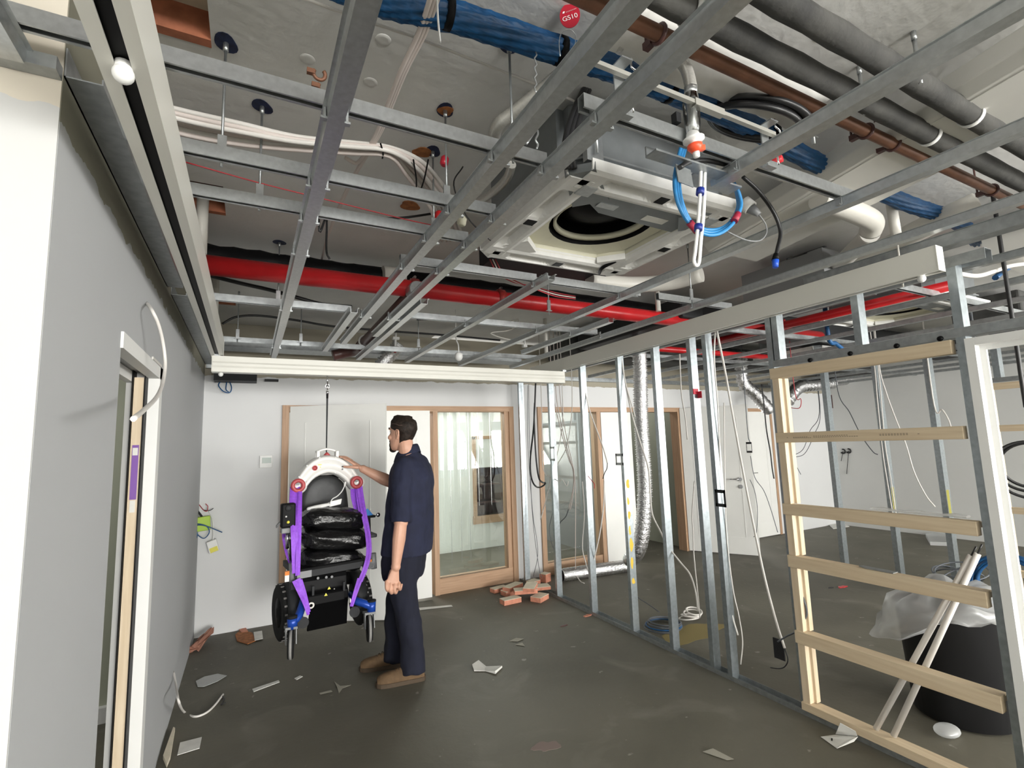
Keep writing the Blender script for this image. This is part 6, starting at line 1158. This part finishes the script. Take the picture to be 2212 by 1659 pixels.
T(b.build('mounting_bracket', 'dgrey'), 'open square bracket hanging in front of the open door leaf', 'bracket')
for k, (u, v0, v1) in enumerate(((1821, 975, 996), (1833, 974, 1024))):
    a_ = px(u, v0, XR-0.01); T(MB().torus(a_, (1, 0, 0), 0.035, 0.012, 16, 8, 0.5, 5).tube([a_, px(u-2, (v0+v1)/2, XR-0.02), px(u-4, v1, XR-0.02)], 0.005, 6).build('wall_wire', 'bcable'), ['left', 'right'][k]+' black wire tail poking out of the right wall', 'wire')
a_ = px(1791, 868, XR-0.003); T(MB().box(XR-0.004, XR-0.001, a_.y-0.06, a_.y+0.06, a_.z-0.12, a_.z+0.12).build('wall_opening', 'brown'), 'small dark brown cut-out high on the right wall near the corner', 'cut-out')
T(MB().torus(K(2222, 1008, 4.3), (0.9, 0.35, 0.1), 0.155, 0.009, 40, 8).build('cable_coil', 'bcable'), 'large loop of the black cable coil at the right edge of the picture', 'cable coil', 'black coil at the right edge'); T(MB().torus(K(2228, 1005, 4.25), (0.9, 0.3, 0.2), 0.14, 0.009, 40, 8).build('cable_coil', 'bcable'), 'inner loop of the black cable coil at the right edge of the picture', 'cable coil', 'black coil at the right edge'); T(MB().torus(K(2226, 1015, 4.2), (0.9, 0.4, -0.1), 0.17, 0.009, 40, 8).build('cable_coil', 'bcable'), 'outermost loop of the black cable coil at the right edge of the picture', 'cable coil', 'black coil at the right edge')
# black bin with plastic wrap
bc = V((3.62, 1.52, 0)); bn = MB()
prof = [(0.20, 0.0), (0.225, 0.012), (0.255, 0.56), (0.265, 0.57), (0.265, 0.59), (0.252, 0.59), (0.245, 0.56), (0.215, 0.02), (0, 0.02)]
bin_ = T(bn.lathe(prof, bc, (0, 0, 1), 40).build('bin', mat('matt_black_bin', (0.006, 0.006, 0.007), 0.6)), 'big black bin on the floor behind the timber frame', 'bin')
vs = []; n, m = 40, 9
for i in range(m):
    for j in range(n):
        a = 2*math.pi*j/n; r = [0.05, 0.13, 0.20, 0.25, 0.275, 0.285, 0.29, 0.295, 0.30][i]; z = [0.68, 0.70, 0.70, 0.67, 0.64, 0.62, 0.60, 0.585, 0.575][i]; q = noise.noise(V((math.cos(a)*2.5, math.sin(a)*2.5, i*0.5)))
        drop = 0.16*max(0, math.cos(a-2.2))**2*(i/8); r2 = r*(1+0.22*q*(i/8)+0.30*max(0, math.cos(a-2.2))**3*(i/8)); vs.append(bc+V((r2*math.cos(a), r2*math.sin(a), max(0.60 if i < 4 else 0.36, z-drop*1.3+0.05*q+0.02*noise.noise(V((a*5, i, 3)))))))
fs = [(i*n+j, i*n+(j+1) % n, (i+1)*n+(j+1) % n, (i+1)*n+j) for i in range(m-1) for j in range(n)]+[tuple(range(n))]
T(MB().add(vs, fs, True).build('plastic_wrap', 'film2'), 'crumpled clear plastic wrap heaped over the black bin', 'plastic wrap')
T(MB().ball((3.30, 1.47, 0.028), 0.045, (1.6, 1.2, 0.6)).build('plastic_wrap', 'film2'), 'bit of clear plastic wrap on the floor left of the black bin', 'plastic wrap')
for k, (a_, c_) in enumerate((((1892, 1575), (2098, 1200)), ((1930, 1590), (2112, 1196)))):
    p, q2 = px(*a_, XT+0.024), None; p = V((2.84+0.05, p.y, 0.095)); r = ray(*c_); q2 = EYE+r*((3.10)/r.x)
    p0 = px(a_[0], a_[1], 2.905)
    b = MB().tube([p0, q2], 0.0135, 12); o = T(b.build('plastic_tube', 'wcable'), ['left', 'right'][k]+' one of two white tubes leaning through the timber frame', 'tube', 'white leaning tubes')
    d = (q2-p0).normalized(); ch(o, MB().cyl(q2, q2+d*0.05, 0.004, 6), 'wire_end', 'bcable')
for k in range(6):
    c_ = px(2070+2*k, 1222+k*2, 4.6); T(MB().torus((c_.x, c_.y, 0.50+0.018*k), (0.3*math.sin(k), 0.3*math.cos(k*1.3), 1), 0.16-0.01*(k % 3), 0.006, 36, 6).build('cable_coil', 'gcable'), ['first', 'second', 'third', 'fourth', 'fifth', 'sixth'][k]+' loop of the dark blue-grey cable tangle on the crate behind the bin', 'cable coil', 'dark cable tangle') if k < 0 else None
for k in range(7):
    c_ = pz(2060+3*k, 1262-3*k, 0.05+0.04*k); T(MB().torus((c_.x, c_.y, 0.06+0.045*k), (0.5*math.sin(k*2), 0.5*math.cos(k*1.3), 1), 0.19-0.012*(k % 3), 0.007, 36, 6).build('cable_coil', 'gcable'), ['lowest', 'second', 'third', 'fourth', 'fifth', 'sixth', 'topmost'][k]+' loop of the dark cable tangle at the foot of the far stud wall', 'cable coil', 'dark cable tangle')
M['dblue'] = mat('dark_blue_cable', (0.012, 0.04, 0.085), 0.5)
for k in range(9):
    c_ = px(2188, 1275, 4.2); T(MB().torus((c_.x+0.02*(k % 3), c_.y, c_.z+0.0), (1, 0.15*math.sin(k*2), 0.15*math.cos(k*3)), 0.21-0.012*(k % 4), 0.008, 36, 6).build('cable_coil', 'bluecable'), 'blue cable loop of the coil behind the white door lining', 'cable coil', 'blue coil behind the door lining')
# blue coil, white cable heap, yellow paint on the floor behind the studs
for k in range(4):
    c_ = pz(1432, 1352, 0.01); T(MB().torus((c_.x+0.008*k, c_.y, 0.008+0.012*k), (0.03*k-0.04, 0.02, 1), 0.155-0.008*k, 0.007, 40, 6).build('cable_coil', 'gcable' if k != 1 else 'bluecable'), ['bottom', 'second', 'third', 'top'][k]+' loop of the blue-grey cable coil on the floor behind the studs', 'cable coil', 'blue-grey floor coil')
for k in range(4):
    c_ = pz(1488, 1330, 0.03); T(MB().torus((c_.x+0.012*k, c_.y-0.01*k, 0.012+0.02*k), (0.15*math.sin(k*2), 0.2*math.cos(k), 1), 0.085-0.006*k, 0.007, 28, 6).build('cable_coil', 'wcable'), ['bottom', 'second', 'third', 'top'][k]+' loop of the white cable heap on the floor behind the studs', 'cable coil', 'white cable heap')
M['smear'] = mat('plaster_smear', (0.34, 0.325, 0.27), 0.9)
def flat(name, pts, m, lab, cat, z=0.004, t=0.003, curl=0.0, group=None):
    P_ = [pz(u, v_, z) for u, v_ in pts]; n = len(P_); c = sum(P_, V())/n; b = MB(); rg = []
    top = [p+UZ*(t+curl*((p-c).length**2)*8*(0.5+0.5*math.sin(i*2.1))) for i, p in enumerate(P_)]; k = len(b.v)
    b.add([*P_, *top, c+UZ*t], [tuple(range(n))[::-1]]+[(i, (i+1) % n, n+(i+1) % n, n+i) for i in range(n)]+[(n+i, n+(i+1) % n, 2*n) for i in range(n)]); return T(b.build(name, m), lab, cat, group)
def smooth_flat(name, u, v_, ru, rv, m, lab, cat, seed=0, t=0.0012):
    c = pz(u, v_, 0); rr = [1+0.25*math.sin(2*a+seed)+0.15*math.sin(5*a+seed*2) for a in [2*math.pi*i/22 for i in range(22)]]
    return T(MB().prism([(ru*rr[i]*math.cos(2*math.pi*i/22), rv*rr[i]*math.sin(2*math.pi*i/22)) for i in range(22)], c, (1, 0, 0), (0, 1, 0), (0, 0, t)).build(name, m), lab, cat)
smooth_flat('paint_spill', 1496, 1368, 0.28, 0.16, mat('ochre_dust', (0.26, 0.205, 0.08), 0.9), 'ochre yellow dust patch on the floor behind the studs', 'stain', 1)
smooth_flat('chalk_mark', 1180, 1612, 0.07, 0.045, mat('pink_chalk', (0.215, 0.165, 0.145), 0.9), 'faint pink mark on the floor near the front', 'stain', 3)
flat('paper_scrap', [(423, 1472), (442, 1462), (470, 1456), (490, 1460), (470, 1472), (440, 1484), (427, 1484)], mat('glossy_film', (0.42, 0.43, 0.42), 0.35), 'greyish scrap of film on the floor by the left wall, under the first white cable', 'scrap')
flat('paper_scrap', [(389, 1605), (436, 1593), (431, 1617), (383, 1632)], 'paper', 'white square of paper on the floor at the lower left by the wall', 'scrap')
flat('paper_scrap', [(1020, 1438), (1034, 1431), (1050, 1440), (1085, 1442), (1070, 1456), (1048, 1450), (1024, 1450)], 'paper', 'torn white paper on the floor right of the boots', 'scrap', curl=0.15)
flat('plastic_strip', [(545, 1489), (602, 1470), (604, 1474), (548, 1495)], 'paper', 'narrow white strip on the floor left of the boots', 'scrap')
flat('paper_scrap', [(636, 1466), (648, 1460), (654, 1462), (641, 1469)], 'paper', 'tiny pale scrap below the left caster of the wheelchair', 'scrap')
flat('plaster_smear', [(1518, 1624), (1540, 1617), (1585, 1640), (1570, 1642)], M['smear'], 'pale plaster smear on the floor at the front right', 'smear', t=0.0012)
flat('plaster_smear', [(905, 1313), (975, 1307), (978, 1310), (907, 1318)], 'paper', 'thin white line of plaster on the floor in front of the glazed door', 'smear', t=0.0012)
for k, (pts, lab) in enumerate((([(1100, 1385), (1115, 1378), (1132, 1380), (1118, 1386)], 'upper chalky squiggle on the floor in front of the pink offcuts'), ([(1112, 1393), (1128, 1388), (1134, 1396), (1122, 1394)], 'lower chalky squiggle on the floor in front of the pink offcuts'), ([(722, 1472), (735, 1482), (758, 1480), (740, 1487), (732, 1498), (728, 1484)], 'star-shaped plaster splash on the floor left of the near boot'), ([(690, 1497), (715, 1491), (718, 1494), (692, 1500)], 'small plaster streak left of the star-shaped splash'))):
    flat('plaster_smear', pts, M['smear'], lab, 'smear', t=0.0012)
# folded card with dark slots in front of the timber frame
fc = thing('folded_card', 'white folded card with dark slots on the floor against the timber frame', 'card', pz(1815, 1600, 0))
p = [pz(1773, 1592, 0.003), pz(1803, 1588, 0.004), pz(1853, 1592, 0.05), pz(1845, 1602, 0.035), pz(1808, 1617, 0.006)]
q = [pz(1805, 1586, 0.006), pz(1852, 1590, 0.045), pz(1848, 1580, 0.075), pz(1815, 1562, 0.10)]
def sheet(P_, n, m, par): o = ch(par, MB().add([*P_, *[v+UZ*0.002 for v in P_]], [tuple(range(len(P_)))[::-1], tuple(range(len(P_), 2*len(P_)))]+[(i, (i+1) % len(P_), len(P_)+(i+1) % len(P_), len(P_)+i) for i in range(len(P_))]), n, m); return o
sheet(p, 'lower_flap', 'paper', fc); sheet(q, 'upper_flap', 'paper', fc)
for (u, v_) in ((1797, 1597), (1821, 1592)): ch(fc, MB().ob(pz(u, v_, 0.014), (0.012, 0.006, 0), (-0.001, 0.003, 0), (0, 0, 0.001)), 'slot', 'black')
# pink-edged offcuts in a heap at the end of the stud wall
def offcut(u, v_, lx, ly, h, rot, z, lab, tilt=0.0, m='pink'):
    p = pz(u, v_, z); t = thing('foam_offcut', lab, 'offcut', p, 'pink-edged offcuts'); ax = V((math.cos(rot), math.sin(rot), math.sin(tilt)*0.6)).normalized(); ay = UZ.cross(ax).normalized(); az = ax.cross(ay)
    c = V((p.x, p.y, z+h/2)); ch(t, MB().ob(c, ax*lx/2, ay*ly/2, az*h/2), 'core', m); ch(t, MB().ob(c+az*(h/2+0.002), ax*lx/2, ay*ly/2, az*0.002), 'facing', 'card'); return t
for a_ in ((1103, 1302, 0.20, 0.10, 0.045, 0.05, 0.0, 'front left pink-edged offcut of the heap'), (1166, 1296, 0.17, 0.12, 0.045, 0.5, 0.0, 'front right pink-edged offcut of the heap'), (1105, 1283, 0.21, 0.11, 0.045, 0.1, 0.0, 'pink-edged offcut lying behind the front left one'), (1078, 1277, 0.18, 0.09, 0.04, 0.15, 0.0, 'leftmost pink-edged offcut of the heap'), (1108, 1272, 0.24, 0.10, 0.04, 0.45, 0.045, 'offcut with a white face on top of the left of the heap'), (1135, 1280, 0.24, 0.12, 0.035, -0.35, 0.055, 'long offcut lying across the middle of the heap'), (1146, 1272, 0.16, 0.12, 0.035, 0.8, 0.095, 'cream offcut tilted on the top of the heap'), (1165, 1272, 0.22, 0.13, 0.03, -0.25, 0.05, 'pale offcut on the right of the heap'), (1152, 1262, 0.14, 0.10, 0.04, 0.3, 0.0, 'offcut at the back of the heap'), (1178, 1256, 0.10, 0.09, 0.09, 0.4, 0.0, 'cream block standing at the back right of the heap')):
    offcut(*a_, tilt=0.25 if 'tilted' in a_[-1] else 0.0)
for k, (u, v_, ru, rv, lab, m) in enumerate(((1270, 1330, 0.05, 0.02, 'reddish scrap by the bottom track', 'pink'), (1218, 1352, 0.03, 0.012, 'dark crumb on the floor right of the heap', 'brown'), (1820, 1268, 0.05, 0.03, 'dark red scrap on the floor behind the fourth timber rail', 'red'), (1795, 1270, 0.03, 0.012, 'small dark crumb behind the timber frame', 'dgrey'))):
    smooth_flat('scrap', u, v_, ru, rv, m, lab, 'scrap', k, 0.006)
# corner debris by the left wall
T(MB().loft([[V((-0.36+0.02*i+0.045*math.cos(t)*(1-0.12*i), 5.05+0.22*i/6+0.02*math.sin(3*t), 0.026+0.010*i+0.022*math.sin(t)+0.012*math.sin(t*4+i))) for t in [2*math.pi*j/14 for j in range(14)]] for i in range(7)], True, False).build('crumpled_wrapper', mat('brown_wrapper', (0.34, 0.16, 0.11), 0.7)), 'crumpled pinkish brown wrapper in the far left corner', 'wrapper')
flat('cardboard_scrap', [(508, 1372), (520, 1362), (545, 1368), (552, 1385), (535, 1392), (512, 1385)], 'rust', 'brown cardboard scrap by the far wall', 'scrap', t=0.006); flat('paper_scrap', [(548, 1366), (566, 1363), (568, 1380), (550, 1384)], 'paper', 'white square scrap on the brown cardboard by the far wall', 'scrap', z=0.012); flat('cardboard_scrap', [(516, 1361), (530, 1355), (536, 1364), (522, 1366)], 'pink', 'pink scrap behind the brown cardboard by the far wall', 'scrap', z=0.01)
flat('timber_offcut', [(352, 1640), (366, 1600), (374, 1578), (378, 1580), (368, 1640), (360, 1659)], 'card', 'wooden strip along the foot of the left wall', 'offcut', t=0.02)
T(MB().box(1.0, 1.9, 5.37, 5.415, 0, 0.012).build('threshold_strip', 'card'), 'pale strip along the threshold under the white leaves', 'strip') if 0 else None
flat('panel_offcut', [(1788, 1132), (1812, 1128), (1835, 1138), (1800, 1143)], 'paper', 'white board offcut on the floor in the far corner of the next room', 'offcut', t=0.01)
flat('packing_film', [(2000, 1160), (2040, 1155), (2060, 1180), (2010, 1178)], 'film2', 'heap of packing film on the floor in front of the right wall', 'plastic wrap', t=0.05)
flat('plastic_sleeve', [(1935, 1107), (2095, 1108), (2098, 1118), (1960, 1112)], 'film2', 'clear plastic sleeve lying on the third timber rail', 'plastic wrap', z=px(2000, 1112, XT).z+0.014, t=0.012) if 0 else None
zr = print_z[2][1]; T(MB().loft([[V((XT+0.03+0.022*math.cos(t), y, zr+0.006+0.008*(1+math.sin(t))*(0.8+0.3*math.sin(y*40)))) for t in [2*math.pi*j/10 for j in range(10)]] for y in [1.10+0.05*i for i in range(9)]]).build('plastic_sleeve', 'film2'), 'clear plastic sleeve lying on the third timber rail', 'plastic wrap')
zr = print_z[3][1]; T(MB().prism([(0, 0), (0.045, 0), (0.045, 0.16), (0.02, 0.17), (0, 0.13)], (XT-0.002, 1.42, zr+0.001), (1, 0, 0), (0, 1, 0), (0, 0, 0.004)).build('metal_offcut', 'galv2'), 'grey metal offcut lying on the fourth timber rail', 'offcut')
# ================================================================ wall fixings
a_ = py(576, 996, YF-0.001); th = thing('thermostat', 'small white thermostat with a grey screen on the far wall', 'thermostat', (a_.x, YF-0.02, a_.z)); p0, p1 = py(561, 984, YF-0.02), py(588, 1010, YF-0.02)
ch(th, MB().box(p0.x, p1.x, YF-0.022, YF-0.001, p1.z, p0.z), 'body', 'white', None, 0.004); s0, s1 = py(566, 989, YF-0.02), py(586, 1000, YF-0.02); ch(th, MB().box(s0.x, s1.x, YF-0.0235, YF-0.021, s1.z, s0.z), 'screen', 'screen')
kk = [(412, 1092), (405, 1100), (412, 1130), (416, 1140)]; LW = XL+0.02
def lw(u, v_, o=0.02): return px(u, v_, XL+o)
cable('data_cable', [py(414, 1092, 5.38), py(416, 1115, 5.34), py(418, 1132, 5.32), py(412, 1150, 5.3), py(404, 1175, 5.3), py(406, 1160, 5.3), py(418, 1134, 5.3), py(426, 1155, 5.3), py(418, 1172, 5.3), py(412, 1155, 5.3), py(420, 1133, 5.3), py(445, 1136, 5.3), py(452, 1150, 5.3), py(440, 1163, 5.3), py(424, 1152, 5.3), py(418, 1138, 5.3), py(440, 1135, 5.3), py(480, 1150, 5.3)], 0.0045, 'bluecable', 'tangle of blue cable sticking out of the wall in the far left corner')
t = thing('junction_box', 'lime green junction box hanging on wires in the far left corner', 'box', py(440, 1130, 5.34)); ch(t, MB().ob(py(440, 1131, 5.34), (0.052, 0, 0.004), (0, 0.02, 0), (-0.004, 0, 0.062)), 'body', 'lime', None, 0.006); ch(t, MB().tube([py(424, 1100, 5.41), py(430, 1108, 5.36), py(436, 1116, 5.345)], 0.009, 8), 'gland', 'dgrey')
t = thing('isolator_box', 'small white box with a yellow label hanging below the lime green box', 'box', py(460, 1182, 5.35)); ch(t, MB().ob(py(460, 1180, 5.35), (0.038, 0, 0.012), (0, 0.02, 0), (-0.014, 0, 0.052)), 'body', 'white', None, 0.005); ch(t, MB().ob(py(462, 1187, 5.328), (0.03, 0, 0.010), (0, 0.002, 0), (-0.006, 0, 0.02)), 'label', 'yellow'); ch(t, MB().tube(spl([py(446, 1096, 5.415), py(458, 1120, 5.37), py(461, 1150, 5.35), py(460, 1168, 5.35)], 4), 0.004, 6), 'wire', 'white')
cable('wire_tails', [py(430, 1090, 5.41), py(440, 1102, 5.35), py(447, 1104, 5.34), py(449, 1094, 5.34), py(444, 1088, 5.34)], 0.0035, 'rcable', 'short red and black wire tails above the lime green box'); cable('wire_tails', [py(440, 1102, 5.345), py(452, 1103, 5.34), py(461, 1098, 5.34)], 0.0035, 'bcable', 'black wire tail above the lime green box')
cable('wire_tails', [py(408, 1092, 5.41), py(404, 1086, 5.38), py(412, 1090, 5.38)], 0.006, 'gcable', 'grey wire stubs at the wall hole in the far left corner')
cable('data_cable', [py(478, 822, 5.39), py(472, 832, 5.34), py(482, 845, 5.32), py(496, 848, 5.32), py(500, 836, 5.33), py(492, 820, 5.38), py(488, 840, 5.33), py(494, 847, 5.33)], 0.005, 'bluecable', 'loop of blue cable below the left end of the white beam'); T(MB().box(0.12, 0.24, 5.35, 5.41, 2.29, 2.31).build('fixing_plate', 'dgrey'), 'small dark fixing on the far wall below the white beam', 'fixing')
cable('wall_cable', [lw(317, 655, 0.0), lw(328, 670, 0.04), lw(342, 700, 0.06), lw(352, 740, 0.07), lw(357, 785, 0.08), lw(352, 825, 0.09), lw(338, 858, 0.11), lw(312, 885, 0.13), lw(288, 905, 0.15)], 0.0065, 'wcable', 'white cable poking out of the left wall above the doorway'); cable('wall_cable', [lw(375, 1452, 0.0), lw(380, 1480, 0.03), lw(386, 1515, 0.08), gz(398, 1538), gz(420, 1548), gz(445, 1540), gz(465, 1522), gz(482, 1500)], 0.0065, 'wcable', 'white cable coming out of the foot of the left wall and curling on the floor')
cable('wire_tails', [gz(480, 1503), gz(484, 1510), gz(478, 1522), gz(482, 1520), gz(488, 1518)], 0.004, 'bcable', 'dark wire ends of the white cable curling on the floor')
a_ = lw(262, 735, 0.0); b_ = lw(345, 800, 0.0)
T(MB().box(XL, XL+0.006, 2.62, 2.86, 2.02, 2.032).build('plaster_edge', 'pvc'), 'torn plaster edge above the left doorway', 'plaster')
